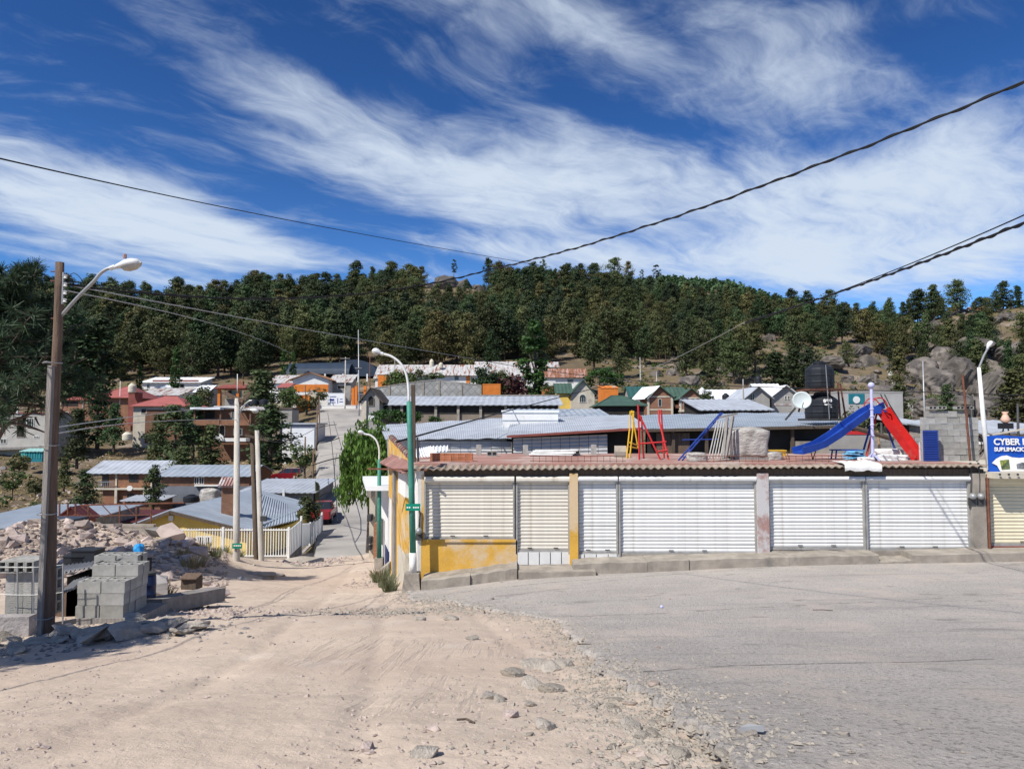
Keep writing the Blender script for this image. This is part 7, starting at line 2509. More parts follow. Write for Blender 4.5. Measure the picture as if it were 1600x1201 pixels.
for (x_, d, h_, px, rdg) in cands[:NEARN]:
    nm, lb, gr_ = LAB[(1 if px > 985 else 0, 1 if rdg else 0)]
    k = RNG.integers(len(HILL_VAR))
    v = HILL_VAR[k]
    if not rdg:
        lb = '%s %s %s pine %s, above the %s' % ('tall' if h_ > 12.5 else 'middling' if h_ > 10.5 else 'short', 'olive' if k % 3 == 0 else 'dark green', 'pointed' if k % 4 == 0 else 'rounded',
             'at the forest foot' if d < 212 else 'low on the slope' if d < 245 else 'halfway up the slope', next(b for a, b in LAND if px < a))
    plant_tree(nm, lb, (x_, d, H(x_, d) - .3), h_, RNG.uniform(.85, 1.2), v, RNG.uniform(0, 6.28), gr_)
# the rest of the forest: one object that scatters the same tree shapes over points
fcol = bpy.data.collections.new('forest_shapes')
for k, v in enumerate(HILL_VAR + THIN_VAR):
    bm = bmesh.new()
    bm.from_mesh(v[0])
    nf = len(bm.faces)
    bm.from_mesh(v[1])
    me = bpy.data.meshes.new('forest_shape')
    bm.to_mesh(me)
    bm.free()
    me.materials.append(v[0].materials[0])
    me.materials.append(M_bark)
    me.polygons.foreach_set('material_index', [0] * nf + [1] * (len(me.polygons) - nf))
    fcol.objects.link(bpy.data.objects.new('shape_%02d' % k, me))
rest = cands[NEARN:]
me = bpy.data.meshes.new('forest')
me.from_pydata([(c_[0], c_[1], H(c_[0], c_[1]) - .3) for c_ in rest], [], [])
at_v, at_r, at_s = me.attributes.new('variant', 'INT', 'POINT'), me.attributes.new('turn', 'FLOAT_VECTOR', 'POINT'), me.attributes.new('size', 'FLOAT_VECTOR', 'POINT')
for i, c_ in enumerate(rest):
    at_v.data[i].value = 10 + int(RNG.integers(3)) if c_[4] and RNG.random() < .2 else int(RNG.integers(10))
    at_r.data[i].vector = (0, 0, RNG.uniform(0, 6.28))
    w = c_[2] / 12 * RNG.uniform(.85, 1.25)
    at_s.data[i].vector = (w, w, c_[2] / 12)
o = bpy.data.objects.new('forest', me)
COL.objects.link(o)
tag(o, 'mass of pine crowns filling the upper slope and the ridge', 'forest', None, 'stuff')
ng = bpy.data.node_groups.new('forest_scatter', 'GeometryNodeTree')
ng.interface.new_socket('Geometry', in_out='INPUT', socket_type='NodeSocketGeometry')
ng.interface.new_socket('Geometry', in_out='OUTPUT', socket_type='NodeSocketGeometry')
N_ = ng.nodes.new
gi, go, ci, ip = N_('NodeGroupInput'), N_('NodeGroupOutput'), N_('GeometryNodeCollectionInfo'), N_('GeometryNodeInstanceOnPoints')
ci.inputs['Collection'].default_value = fcol
ci.inputs['Separate Children'].default_value = True
ci.inputs['Reset Children'].default_value = True
ip.inputs['Pick Instance'].default_value = True
lk = ng.links.new
lk(gi.outputs[0], ip.inputs['Points'])
lk(ci.outputs[0], ip.inputs['Instance'])
for nm, typ, sock in (('variant', 'INT', 'Instance Index'), ('turn', 'FLOAT_VECTOR', 'Rotation'), ('size', 'FLOAT_VECTOR', 'Scale')):
    na = N_('GeometryNodeInputNamedAttribute')
    na.data_type = typ
    na.inputs['Name'].default_value = nm
    lk(na.outputs['Attribute'], ip.inputs[sock])
lk(ip.outputs[0], go.inputs[0])
o.modifiers.new('scatter', 'NODES').node_group = ng
# undergrowth: bushes that fleck the slopes
V = []
for _ in range(4200):
    d = RNG.uniform(60, 400)
    px = RNG.uniform(-100, 1720)
    if d < 190 and not (px < 480 or 900 < px):
        continue
    if d < 190 and RNG.random() > .4:
        continue
    if px < 985 and d > 200 and RNG.random() > .3:
        continue
    x_ = (px - 800) / F * d
    r = RNG.uniform(.4, 1.3) * (1 if d > 150 else .6)
    z_ = H(x_, d)
    V.append(leaf_cards([(x_, d, z_ + r * .35), (x_ + r * .5, d, z_ + r * .3)], [r, r * .7], 9, .55, RNG, .8, .7, .5))
for _ in range(3600):
    d = RNG.uniform(150, 335)
    px = RNG.uniform(960, 1720)
    x_ = (px - 800) / F * d
    if fbm(np.array([x_ / 16 + 7]), np.array([d / 13]), 3)[0] < .02:
        continue
    r = RNG.uniform(.3, 1.2)
    z_ = H(x_, d)
    V.append(leaf_cards([(x_, d, z_ + r * .35), (x_ + r * .6, d, z_ + r * .3)], [r, r * .7], 9, .5, RNG, .8, .7, .5))
o = bpy.data.objects.new('undergrowth', quads_mesh('undergrowth', np.concatenate(V), M_leaf))
COL.objects.link(o)
tag(o, 'low bushes and scrub scattered over the stony slopes', 'scrub', None, 'stuff')
# distant hill trees
V = []
for _ in range(2600):
    px = RNG.uniform(880, 1420)
    d = RNG.uniform(820, 1080)
    x_ = (px - 800) / F * d
    z_ = float(far_z(np.array([x_]), np.array([d]))[0])
    h_ = RNG.uniform(7, 13)
    V.append(leaf_cards([(x_, d, z_ + h_ * .4), (x_, d, z_ + h_ * .75)], [h_ * .36, h_ * .26], 7, 3.6, RNG, 1.1, .8, .4))
o = bpy.data.objects.new('distant_forest', quads_mesh('distant_forest', np.concatenate(V), M_needle))
COL.objects.link(o)
tag(o, 'small dark trees covering the distant hill on the skyline', 'forest', None, 'stuff')

# single trees that stand out on the skyline
SKY = [(608, 443, 33, 1.05, 0, 'rounded pine on top of the bare crag, tallest there'), (632, 448, 26, .9, 0, 'smaller pine beside the rounded pine on the crag'), (657, 450, 34, .9, 0, 'dense pine on the crag between the rounded pine and the thin one'),
       (708, 440, 36, .75, 1, 'thin pine with sparse tufts standing alone on the crag'), (763, 446, 42, .9, 0, 'tall pine under the twisted cable on the ridge'), (788, 447, 30, .8, 0, 'small airy pine beside the tall pine under the cable'),
       (850, 448, 44, .85, 1, 'leaning open crowned pine over the ridge hut'), (907, 440, 26, .5, 2, 'narrow dark fir shaped tree beside the ridge hut'), (932, 446, 36, .95, 0, 'bushy pine on the ridge before two taller crowns'),
       (962, 444, 42, 1.1, 0, 'broad double crowned pine highest on the ridge'), (984, 446, 38, .8, 0, 'slim pine beside the broad double crowned pine'), (1028, 446, 34, 1.0, 1, 'flat topped open pine at the end of the high ridge'),
       (1006, 446, 26, .8, 1, 'small pine with a thin top near the flat topped pine'), (271, 488, 54, 1.2, 0, 'umbrella shaped pine apart from the others near the lamp head'), (392, 480, 52, 1.1, 0, 'large round pine rising over the forest line beside the sports hall'),
       (553, 470, 56, 1.1, 0, 'large crowned pine rising over the forest left of the crag'.replace(' left of', ' before')), (1302, 512, 50, 1.1, 0, 'broad dark pine crossed by the lower cable on the low ridge'), (1396, 512, 36, .6, 2, 'spire shaped conifer on the low ridge'),
       (1426, 514, 38, .7, 2, 'second spire shaped conifer on the low ridge, the broader'), (1576, 496, 42, 1.2, 0, 'large dark pine beside the turquoise house')]
for (px, b_, hp, w_, kind, lab) in SKY:
    rd_ = np.interp(px, [q_[0] for q_ in RIDGE], [q_[2] for q_ in RIDGE])
    d = rd_ - 8
    g_ = ground_at(px, d)
    hh = hp * d / F + 1.5
    v = THIN_VAR[int(px) % 3] if kind == 1 else (HILL_VAR[4 * (int(px) % 2)] if kind == 2 else HILL_VAR[1 + int(px) % 3])
    plant_tree('pine_tree', lab, (g_.x, d, max(g_.z, P(px, b_ + 4, d).z) - .4), hh, w_, v, px)


def broad_variant(seed, h, R_, nclump, per, size, material, base=.15, tall=False, droop=0.0):
    rng = np.random.default_rng(seed)
    cs, rs, limbs = [], [], []
    for k in range(nclump):
        if tall:
            u = rng.random()
            r = R_ * (math.sin(math.pi * min(1, u * .9 + .08)) ** .6) * rng.random() ** .5 * .8
            z_ = h * (base + (1 - base) * u)
        else:
            dd = rng.normal(size=3)
            dd /= np.linalg.norm(dd)
            q_ = rng.random() ** .4
            r, z_ = R_ * .75 * q_ * math.hypot(dd[0], dd[1]), h * (base + (1 - base) * .5 * (1 + dd[2] * q_ * .85))
        a = rng.random() * 6.28
        c = (r * math.cos(a), r * math.sin(a), z_)
        cs.append(c)
        rs.append(R_ * (.30 if not tall else .42) * (.7 + .6 * rng.random()))
        if k % 4 == 0:
            limbs.append((max(.2, z_ * .5), c))
    V = leaf_cards(cs, rs, per, size, rng, .9, .65, .4, droop)
    return quads_mesh('crown', V, material), trunk_mesh('trunk', h * .85, .03 + h * .017, rng, M_bark, limbs, .1), V


POPLAR = broad_variant(11, 12, 1.7, 60, 40, .42, M_leafbright, .06, True)
BUSH = [broad_variant(20 + k, 3, 1.7, 30, 40, .24, m_, .0) for k, m_ in enumerate((M_leaf, M_needle2, M_leafbright, M_leafred))]
ROUND = [broad_variant(30 + k, 8, 3.0, 44, 46, .40, m_, .12) for k, m_ in enumerate((M_leaf, M_needle2, M_needle))]

# trees between the houses: column, base row, distance, height px, width factor, kind, label
TOWN = [(152, 694, 128, 92, 1.0, 'pine', 'dark pine before the large brick house with the red roof'), (178, 690, 126, 60, .9, 'pine', 'smaller pine between the dark pine and the slope tank'),
        (116, 622, 168, 128, 1.1, 'pine', 'tall dark pine behind the top of the wooden pole'), (150, 618, 172, 118, 1.0, 'pine', 'tall dark pine over the large brick house with the red roof'), (121, 700, 112, 62, .9, 'pine', 'olive pine right behind the wooden pole splint'.replace('right ', '')), (272, 716, 108, 78, 1.15, 'pine', 'broad pine covering the front of the red hipped house'), (246, 700, 112, 50, .8, 'pine2', 'brownish pine before the tan wall of the red hipped house'),
        (302, 688, 118, 70, .9, 'pine', 'pine beside the balcony house and the red hipped house'), (131, 800, 84, 62, 1.1, 'pine', 'bushy pine beside the two storey brick house'), (100, 760, 96, 44, 1.0, 'pine2', 'low olive pine on the stony slope behind the wooden pole'),
        (409, 655, 133, 78, 1.2, 'pine', 'large dark pine over the roof tanks of the balcony house'), (421, 722, 100, 84, 1.25, 'pine', 'large dark pine standing before the white garage'), (329, 724, 104, 58, 1.0, 'pine2', 'brownish small tree in front of the balcony house'),
        (285, 742, 96, 44, 1.0, 'pine2', 'scrubby tree above the long zinc house'), (240, 770, 80, 40, .9, 'pine', 'dark small pine at the end of the long zinc house'), (274, 606, 182, 62, 1.0, 'poplar', 'bright green poplar before the white long house'),
        (218, 606, 178, 36, .8, 'poplar', 'small bright green tree beside the cream tower tank'), (312, 640, 152, 40, 1.3, 'round', 'grey green round tree before the white gable roof'), (443, 590, 196, 42, 1.0, 'poplar', 'bright green tree in front of the blue sports hall roof, the first of two'),
        (458, 590, 197, 40, 1.0, 'poplar', 'bright green tree in front of the blue sports hall roof, beside its twin'), (836, 608, 140, 104, 1.45, 'poplar', 'tall dark green poplar by the reddish school roof'), (480, 640, 158, 26, 1.4, 'bush', 'dark shrub behind the orange gate'),
        (452, 640, 150, 40, 1.0, 'round', 'dark tree at the orange gate beside the white garage'), (497, 626, 168, 22, 1.5, 'bush', 'green shrub between the orange gate and white gate'), (621, 604, 150, 30, 1.2, 'round', 'dark round tree behind the diamond block wall'),
        (648, 600, 160, 28, 1.1, 'round', 'second round tree behind the diamond block wall, beside a thin pole'), (680, 592, 165, 12, 2.4, 'bush', 'row of low hedge before the long school block'), (757, 604, 130, 40, .9, 'round2', 'grey green tree rising over the orange wall panel'),
        (781, 604, 132, 30, 1.2, 'round', 'light green tree beside the orange wall panel'), (808, 620, 120, 42, .9, 'bushred', 'dark red leaved shrub below the poplar'), (857, 624, 118, 26, 1.0, 'bush', 'olive shrub over the small orange wall'),
        (936, 606, 165, 36, 1.4, 'light', 'light green leafy tree before the forest edge by the cottages'), (962, 606, 170, 30, 1.2, 'light', 'second light green leafy tree by the cottages'), (1112, 614, 150, 52, 1.2, 'pine', 'dense dark pine behind the white zinc roof'),
        (1212, 606, 140, 56, 1.25, 'pine', 'dark pine behind the twin grey gables'), (1240, 600, 150, 50, 1.1, 'pine', 'dark pine beside the upper water tank'), (1105, 640, 116, 34, .9, 'round2', 'small dark tree at the brick cottage balcony'),
        (1345, 676, 48, 42, 1.0, 'round', 'leafy tree seen under the blue slide'), (640, 662, 88, 22, 1.9, 'light', 'bright green shrub under the columns of the long barn, beside the lamp post'), (606, 664, 88, 28, 1.9, 'light', 'bright green shrub over the willow before the long barn'),
        (681, 662, 90, 14, 1.6, 'light', 'small bright green shrub at the barn wall above the grey shed roof'), (483, 812, 56, 42, 1.15, 'round', 'dark leafy tree growing over the street wall of the yellow house'), (470, 728, 90, 40, 1.0, 'bush', 'olive shrub on the bank above the red car'),
        (30, 735, 96, 30, 1.1, 'bush', 'dry shrub on the stony slope by the teal kiosk'), (20, 765, 80, 34, 1.0, 'bush', 'olive shrub low on the stony slope'), (55, 770, 78, 26, 1.0, 'bush', 'olive shrub close to the foot of the wooden pole splint'), (62, 800, 66, 20, 1.2, 'bush', 'small shrub above the blue zinc roof'),
        (1405, 640, 108, 40, 1.1, 'pine', 'pine behind the plain grey house wall'), (1585, 640, 90, 60, 1.2, 'pine2', 'olive tree at the frame edge above the blue banner'), (1480, 640, 120, 40, 1.0, 'pine', 'dark tree behind the block pier')]
VARS = {'pine': lambda k: MID_VAR[(k * 2 + 1) % 6], 'pine2': lambda k: MID_VAR[(k * 2) % 6], 'poplar': lambda k: POPLAR, 'bush': lambda k: BUSH[k % 2], 'bushred': lambda k: BUSH[3], 'light': lambda k: BUSH[2], 'round': lambda k: ROUND[k % 2], 'round2': lambda k: ROUND[2]}
BH = {'pine': 12, 'pine2': 12, 'poplar': 12, 'bush': 3, 'bushred': 3, 'light': 3, 'round': 8, 'round2': 8}
for k, (px, b_, d, hp, w, kind, lab) in enumerate(TOWN):
    b = P(px, b_, d)
    b.z = min(b.z, H(b.x, d) + 1.5) if kind not in ('light', 'bush') else b.z
    h_ = P(px, b_ - hp, d).z - b.z
    w *= 1.4 if kind[:4] == 'pine' else 1.0
    plant_tree({'bush': 'shrub', 'light': 'shrub', 'bushred': 'shrub', 'poplar': 'poplar_tree', 'round': 'leafy_tree', 'round2': 'leafy_tree'}.get(kind, 'pine_tree'), lab, b - Vector((0, 0, .2)), h_ + .2, w, VARS[kind](k), k * 1.7, None,
               'shrub' if kind in ('bush', 'light', 'bushred') else 'tree', BH[kind])

# willow beside the street
wd = 47.0
wb0 = Q(578, 872, wd)
wt_ = thing('willow_tree', 'weeping green willow hanging over the street behind the small street lamp', 'tree', wb0)
rng = np.random.default_rng(5)
mb = MB()
ztop = Q(578, 650, wd).z - wb0.z
mb.tube([Vector((0, 0, -1)), Vector((.1, 0, 2.5)), Vector((-.05, .1, 5)), Vector((.1, 0, ztop * .85))], [.34, .28, .2, .08], 8)
limbs_tip = []
cs, VV = [], []
for k in range(62):
    a = rng.random() * 6.28
    rr = 2.0 * rng.random() ** .5
    zt = ztop * (.98 - .26 * (rr / 2.0) ** 2 - .16 * rng.random())
    tip = Vector((rr * math.cos(a) * .98, rr * math.sin(a), zt))
    if k % 2 == 0:
        mb.tube([Vector((0, 0, min(zt - 1.2, ztop * .6))), tip * .6 + Vector((0, 0, zt * .38)), tip], [.10, .06, .02], 5, False)
    L_ = rng.uniform(.2, .40) * ztop * (.6 + .4 * rr / 2.0)
    ns = int(L_ / .3)
    for j in range(ns):
        cs.append((tip.x * (1 + .08 * j / ns) + rng.normal() * .12, tip.y * (1 + .08 * j / ns) + rng.normal() * .12, tip.z - j * .3))
V = leaf_cards(cs, [.30] * len(cs), 22, .30, rng, 1.2, .34, .0, .72)
mb.build('trunk', M_bark, wt_)
o = bpy.data.objects.new('crown', quads_mesh('crown', V, M_willow))
COL.objects.link(o)
o.parent = wt_

# big long-needled pines close by
def near_pine(seed, h, R_, base, nb, tufts, needles, nl):
    rng = np.random.default_rng(seed)
    mb = MB()
    ph = rng.random() * 6
    axis = lambda t: Vector((.35 * math.sin(t * 2.4 + ph), .3 * math.cos(t * 2 + ph), h * t - .6))
    mb.tube([axis(t) for t in np.linspace(0, 1, 14)], [.24 * (1.05 - t) + .02 for t in np.linspace(0, 1, 14)], 10)
    tips = []
    ang = 0
    for k in range(nb):
        u = (k + .5) / nb
        t = base + (1 - base) * u
        ang += 2.4 + rng.normal() * .4
        L_ = R_ * (1 - u * .72) * rng.uniform(.7, 1.1)
        p0 = axis(t)
        d = Vector((math.cos(ang), math.sin(ang), .05 + .35 * u))
        mid = p0 + d * L_ * .5 + Vector((0, 0, -.12 * L_ + .1))
        end = p0 + d * L_ + Vector((0, 0, .12 * L_))
        mb.tube([p0, mid, end], [.075 * (1.15 - u), .05 * (1.15 - u), .012], 5, False)
        for j in range(tufts):
            s = rng.uniform(.3, 1.02)
            c = p0.lerp(mid, s * 2) if s < .5 else mid.lerp(end, (s - .5) * 2)
            off = Vector((rng.normal(), rng.normal(), rng.normal() * .7)) * .36 * (1.2 - .5 * s) * L_ / R_ * 1.3
            e = c + off
            mb.tube([c, e], [.014, .008], 4, False)
            tips.append((e, (off.normalized() + d * .5).normalized()))
    pts, fs = [], []
    for (e, dr) in tips:
        for k in range(needles):
            v = Vector((rng.normal(), rng.normal(), rng.normal())).normalized()
            w_ = (dr * .55 + v).normalized()
            L_ = nl * rng.uniform(.7, 1.15)
            sd = w_.cross(Vector((rng.normal(), rng.normal(), rng.normal()))).normalized() * .0135
            b0 = e - dr * rng.uniform(0, .18)
            tipp = b0 + w_ * L_ + Vector((0, 0, -.05 * L_))
            pts += [b0 - sd, b0 + sd, tipp + sd * .4, tipp - sd * .4]
    return mb.mesh('trunk', M_bark), quads_mesh('crown', np.array([tuple(q_) for q_ in pts]), M_needlenear)


NP = near_pine(9, 8.6, 3.0, .57, 50, 17, 38, .30)
c = Q(-52, 900, 22)
c.z = H(c.x, 22) - .2
t = thing('pine_tree', 'large blue green long needled pine at the frame edge behind the wooden pole', 'tree', c, .3)
hs_ = (Q(0, 396, 22).z - c.z) / 8.6
inst('trunk', NP[0], (0, 0, 0), (0, 0, 0), (1.22, 1.22, hs_), t)
inst('crown', NP[1], (0, 0, 0), (0, 0, 0), (1.22, 1.22, hs_), t)

# bare low boughs of the near pine, crossing before the grey block house
c = Q(-12, 690, 21)
mb = MB()
for path in ([(-14, 705), (10, 664 + 0), (35, 652), (52, 644), (71, 637)], [(-12, 668), (20, 661), (50, 668), (72, 676)], [(40, 650), (55, 641), (50, 628), (56, 615)], [(52, 644), (66, 648), (73, 647)], [(30, 600), (52, 618), (70, 632)],
             [(94, 640), (110, 650), (122, 664)], [(55, 652), (60, 662), (63, 665)]):
    n_ = len(path)
    mb.tube(bez([Q(a, b, 21.5) for a, b in path], 5), [.075 * (1 - .75 * i / (5 * (n_ - 1))) * (1 if path[0][0] < 0 else .4) for i in range(5 * (n_ - 1) + 1)], 6)
solo('bare_bough', mb, M_bark, 'bare dark lower boughs of the big pine crossing before the grey block house', 'bough', c)
# a pine outside the picture whose shadow falls on the rubble by the lamp pole
c = Vector((-9.5, 8.2, H(-9.5, 8.2) - .2))
t = thing('pine_tree', 'pine beside the road, beyond the edge of the picture, that shades the rubble', 'tree', c, 1.1)
inst('trunk', NP[0], (0, 0, 0), (0, 0, 0), (.66, .66, .70), t)
inst('crown', NP[1], (0, 0, 0), (0, 0, 0), (.66, .66, .70), t)

# ------------------------------------------------------------------ stones, rubble, plants on the ground
def stone_mesh(name, seed, n, sx, sy, sz, material, sub=0, rough=0.0):
    rng = np.random.default_rng(seed)
    bm = bmesh.new()
    for _ in range(n):
        v = rng.normal(size=3)
        v /= np.linalg.norm(v)
        v *= rng.uniform(.82, 1.0)
        v = np.sign(v) * np.abs(v) ** .8
        bm.verts.new((v[0] * sx, v[1] * sy, v[2] * sz))
    r = bmesh.ops.convex_hull(bm, input=bm.verts)
    bmesh.ops.delete(bm, geom=list({g for g in r['geom_unused'] + r['geom_interior'] if isinstance(g, bmesh.types.BMVert)}), context='VERTS')
    if sub:
        bmesh.ops.bevel(bm, geom=list(bm.edges), offset=.06 * min(sx, sy, sz), segments=1, affect='EDGES')
        bmesh.ops.triangulate(bm, faces=bm.faces)
        bmesh.ops.subdivide_edges(bm, edges=list(bm.edges), cuts=sub, use_grid_fill=True)
        for v in bm.verts:
            f = rough * (1 + .0)
            q_ = v.co
            k = math.sin(q_.x * 7.1 / sx + seed) * math.sin(q_.y * 6.3 / sy) + .6 * math.sin(q_.z * 11 / sz + q_.x * 9 / sx) + .4 * math.sin(q_.y * 19 / sy + q_.z * 15 / sz)
            v.co += v.co.normalized() * f * k * min(sx, sy, sz)
    me = bpy.data.meshes.new(name)
    bm.to_mesh(me)
    bm.free()
    me.materials.append(material)
    return me


SLABS = [stone_mesh('broken_slab', 40 + k, 14, .36, .26, .085, M_chunk, 0) for k in range(6)]
CHUNKS = [stone_mesh('concrete_chunk', 60 + k, 22, .22, .17, .10, M_chunk, 1, .035) for k in range(6)]
PINK = [stone_mesh('stone', 80 + k, 13, .28, .22, .15, M_dirtstone, 0) for k in range(8)]
GREYS = [stone_mesh('stone', 90 + k, 14, .26, .2, .13, M_greystone, 0) for k in range(6)]
BOULD = [stone_mesh('boulder', 110 + k, 26, 1.0, .9, .8, M_boulder, 2, .05) for k in range(8)]
rr_ = random.Random(4)


def put(name, me, x, y, s, label, cat, group, sink=.3, tilt=.5, dz=0.0, zf=None, sc=None):
    z_ = (zf or H)(x, y)
    o = inst(name, me, (x, y, float(z_) + dz + s * .05), (rr_.uniform(-tilt, tilt), rr_.uniform(-tilt, tilt), rr_.uniform(0, 6.28)), sc or (s, s, s * rr_.uniform(.8, 1.2)))
    return tag(o, label, cat, group)


def hz(x, y):
    return float(dirt_z(np.array([x]), np.array([y]))[0])


# spoil heap stones
for k in range(230):
    while True:
        px, d = rr_.uniform(-20, 345), rr_.uniform(19, 37)
        x_ = (px - 800) / F * d
        m = math.exp(-(((x_ + 18) / 8) ** 2 + ((d - 29) / 8) ** 2) * 1.1)
        if rr_.random() < m * 1.1:
            break
    put('stone', PINK[k % 8], x_, d, rr_.uniform(.55, 1.35) * (1.3 if rr_.random() < .12 else .9), 'pale pink broken stone on the spoil heap behind the block yard', 'stone', 'stones of the spoil heap', zf=hz)
for (px, d, s, lab) in ((276, 30, 2.6, 'largest pale boulder on the crest of the spoil heap before the white fence'), (247, 31, 2.0, 'brown boulder on the crest of the spoil heap beside the large pale one'), (252, 18.2, 2.7, 'big round boulder standing in dry weeds behind the navy barrel')):
    x_ = (px - 800) / F * d
    put('boulder', PINK[int(px) % 8] if px == 276 else GREYS[int(px) % 6], x_, d, s, lab, 'boulder', None, dz=.25, zf=hz, tilt=.3)
# rubble: small broken stone as one mass
def rubble(name, label, n, sampler, smin, smax, material, seed):
    rng = np.random.default_rng(seed)
    mb = MB()
    for _ in range(n):
        x_, y_ = sampler(rng)
        s = rng.uniform(smin, smax) * (1.7 if rng.random() < .05 else 1)
        z_ = ZC(x_, y_)
        p = rng.normal(size=(6, 3)) * .12 + np.array([[1, 0, 0], [-1, 0, 0], [0, 1, 0], [0, -1, 0], [0, 0, .75], [0, 0, -.6]]) * rng.uniform(.6, 1.1, (6, 1))
        a = rng.random() * 6.28
        ca, sa = math.cos(a), math.sin(a)
        vs = [(x_ + s * (q_[0] * ca - q_[1] * sa), y_ + s * (q_[0] * sa + q_[1] * ca), z_ + s * (q_[2] * .7 + .12)) for q_ in p]
        mb.add(vs, [(4, 0, 2), (4, 2, 1), (4, 1, 3), (4, 3, 0), (5, 2, 0), (5, 1, 2), (5, 3, 1), (5, 0, 3)])
    o = mb.build(name, material)
    return tag(o, label, 'rubble', None, 'stuff')


_gx = np.linspace(-32, 14, 400)
_gy = np.linspace(2.0, 48, 400)
_GX, _GY = np.meshgrid(_gx, _gy, indexing='ij')
_ZD = dirt_z(_GX.ravel(), _GY.ravel()).reshape(_GX.shape)
_ZR = road_z(_GX.ravel(), _GY.ravel()).reshape(_GX.shape)
_ZT = np.maximum(_ZD, np.where(_GX > -3.5, _ZR, -99))


def ZC(x_, y_):
    if y_ > 48:
        return H(x_, y_)
    i, j = np.clip((x_ - _gx[0]) / (_gx[1] - _gx[0]), 0, 398.99), np.clip((y_ - _gy[0]) / (_gy[1] - _gy[0]), 0, 398.99)
    i0, j0 = int(i), int(j)
    fi, fj = i - i0, j - j0
    return float((_ZT[i0, j0] * (1 - fi) + _ZT[i0 + 1, j0] * fi) * (1 - fj) + (_ZT[i0, j0 + 1] * (1 - fi) + _ZT[i0 + 1, j0 + 1] * fi) * fj)


def heap_s(rng):
    while True:
        px, d = rng.uniform(-40, 360), rng.uniform(18, 40)
        x_ = (px - 800) / F * d
        m = math.exp(-(((x_ + 18) / 8) ** 2 + ((d - 29) / 8) ** 2) * .9)
        if rng.random() < m:
            return x_, d


def edge_s(rng):
    i = rng.integers(0, 12)
    (ax, ay), (bx, by) = EDGE[i], EDGE[i + 1]
    t = rng.random()
    dx_, dy_ = bx - ax, by - ay
    L_ = math.hypot(dx_, dy_)
    k = rng.normal() * (.24 if rng.random() < .88 else .7) - .12
    return ax + dx_ * t + dy_ / L_ * -k, ay + dy_ * t + dx_ / L_ * k


def dirt_s(rng):
    while True:
        d = 2.8 + 34 * rng.random() ** 1.8
        px = rng.uniform(-60, 1050)
        x_ = (px - 800) / F * d
        if fbm(np.array([x_ / 2.2]), np.array([d / 2.2]), 3)[0] > -.05 - .25 * rng.random():
            return x_, d


def kerbside_s(rng):
    a = rng.random()
    return -9.4 + rng.normal() * .7 - a * 1.5, 34 + a * 11


rubble('rubble', 'small pinkish broken stone spread over the spoil heap', 5200, heap_s, .04, .13, M_dirtstone, 1)
rubble('gravel', 'crumbs of broken concrete along the torn edge of the road', 7500, edge_s, .006, .028, M_chunk, 2)
rubble('gravel', 'pebbles strewn over the bare dirt road', 3600, dirt_s, .006, .022, M_dirtstone, 3)
rubble('rubble', 'loose stones at the kerb before the white fence', 420, kerbside_s, .05, .16, M_dirtstone, 4)
rubble('rubble', 'loose stones along the shop side wall', 260, lambda rng: (-4.6 + rng.normal() * .55 - .16 * 1, 25.5 + rng.uniform(-1.6, 6)), .03, .10, M_dirtstone, 5)
rubble('rubble', 'grey crumbs between the slabs at the foot of the lamp pole', 700, lambda rng: (-6.6 + rng.normal() * .9, 11.9 + rng.normal() * .55), .02, .06, M_greystone, 6)
rubble('rubble', 'stones on the shady ground beside the long concrete beam', 420, lambda rng: (-6.2 + rng.normal() * .9, 14.6 + rng.normal() * 1.0), .02, .07, M_dirtstone, 7)
rubble('rubble', 'old concrete crumbs on the dirt before the shop corner', 900, lambda rng: (-2.6 + rng.normal() * 1.1, 16.2 + rng.normal() * .7), .012, .05, M_chunk, 8)
def slope_s(rng):
    while True:
        px, d = rng.uniform(940, 1720), rng.uniform(130, 335)
        x_ = (px - 800) / F * d
        if fbm(np.array([x_ / 12 + 40]), np.array([d / 10]), 3)[0] > .05:
            return x_, d


def town_s(rng):
    px, d = rng.uniform(-40, 480), rng.uniform(62, 135)
    return (px - 800) / F * d, d


rubble('rubble', 'loose rock covering the bare parts of the boulder slope', 2600, slope_s, .25, .95, M_boulder, 21)
rubble('rubble', 'loose stones on the dry slope between the hillside houses', 1500, town_s, .08, .35, M_dirtstone, 22)
# chunks at the torn edge, one by one
for (px, py, s, lab) in ((835, 1036, .9, 'big broken slab in the middle of the torn concrete group'), (862, 1040, .8, 'grey chunk lying beside the big broken slab'), (800, 1050, .75, 'dark edged chunk at the outer side of the torn concrete group'),
                         (832, 1064, .7, 'rounded chunk below the big broken slab'), (860, 1073, .72, 'pale smooth chunk lowest in the torn concrete group'), (880, 1035, .7, 'chunk at the road side of the torn concrete group'),
                         (850, 1130, .48, 'flat chunk lying alone on the dirt below the torn group'), (985, 1128, .4, 'low chunk lying against the road edge near the bottom'), (762, 1085, .45, 'small chunk on the dirt beside a smaller one'),
                         (780, 1086, .35, 'smallest of two stones lying side by side on the dirt'), (828, 1096, .3, 'round pebble alone on the dirt under the torn group'), (668, 1174, .42, 'pointed stone alone low on the dirt'),
                         (655, 967, .7, 'grey chunk in the crumbs before the shop corner'), (705, 966, .8, 'mossy chunk in the crumbs before the shop corner'), (738, 995, .55, 'brown stone alone on the dirt before the torn edge'),
                         (1060, 1170, .38, 'crumbled lump at the very end of the torn road edge'), (1035, 1075, .0, ''), (1175, 1152, .0, '')):
    if not s:
        continue
    g_ = G(px, py)
    o = inst('concrete_chunk', CHUNKS[int(px) % 6], (g_.x, g_.y, ZC(g_.x, g_.y) + .012 * s), (rr_.uniform(-.25, .25), rr_.uniform(-.2, .2), rr_.uniform(0, 6.28)), s)
    tag(o, lab, 'concrete chunk', 'broken concrete chunks at the road edge')
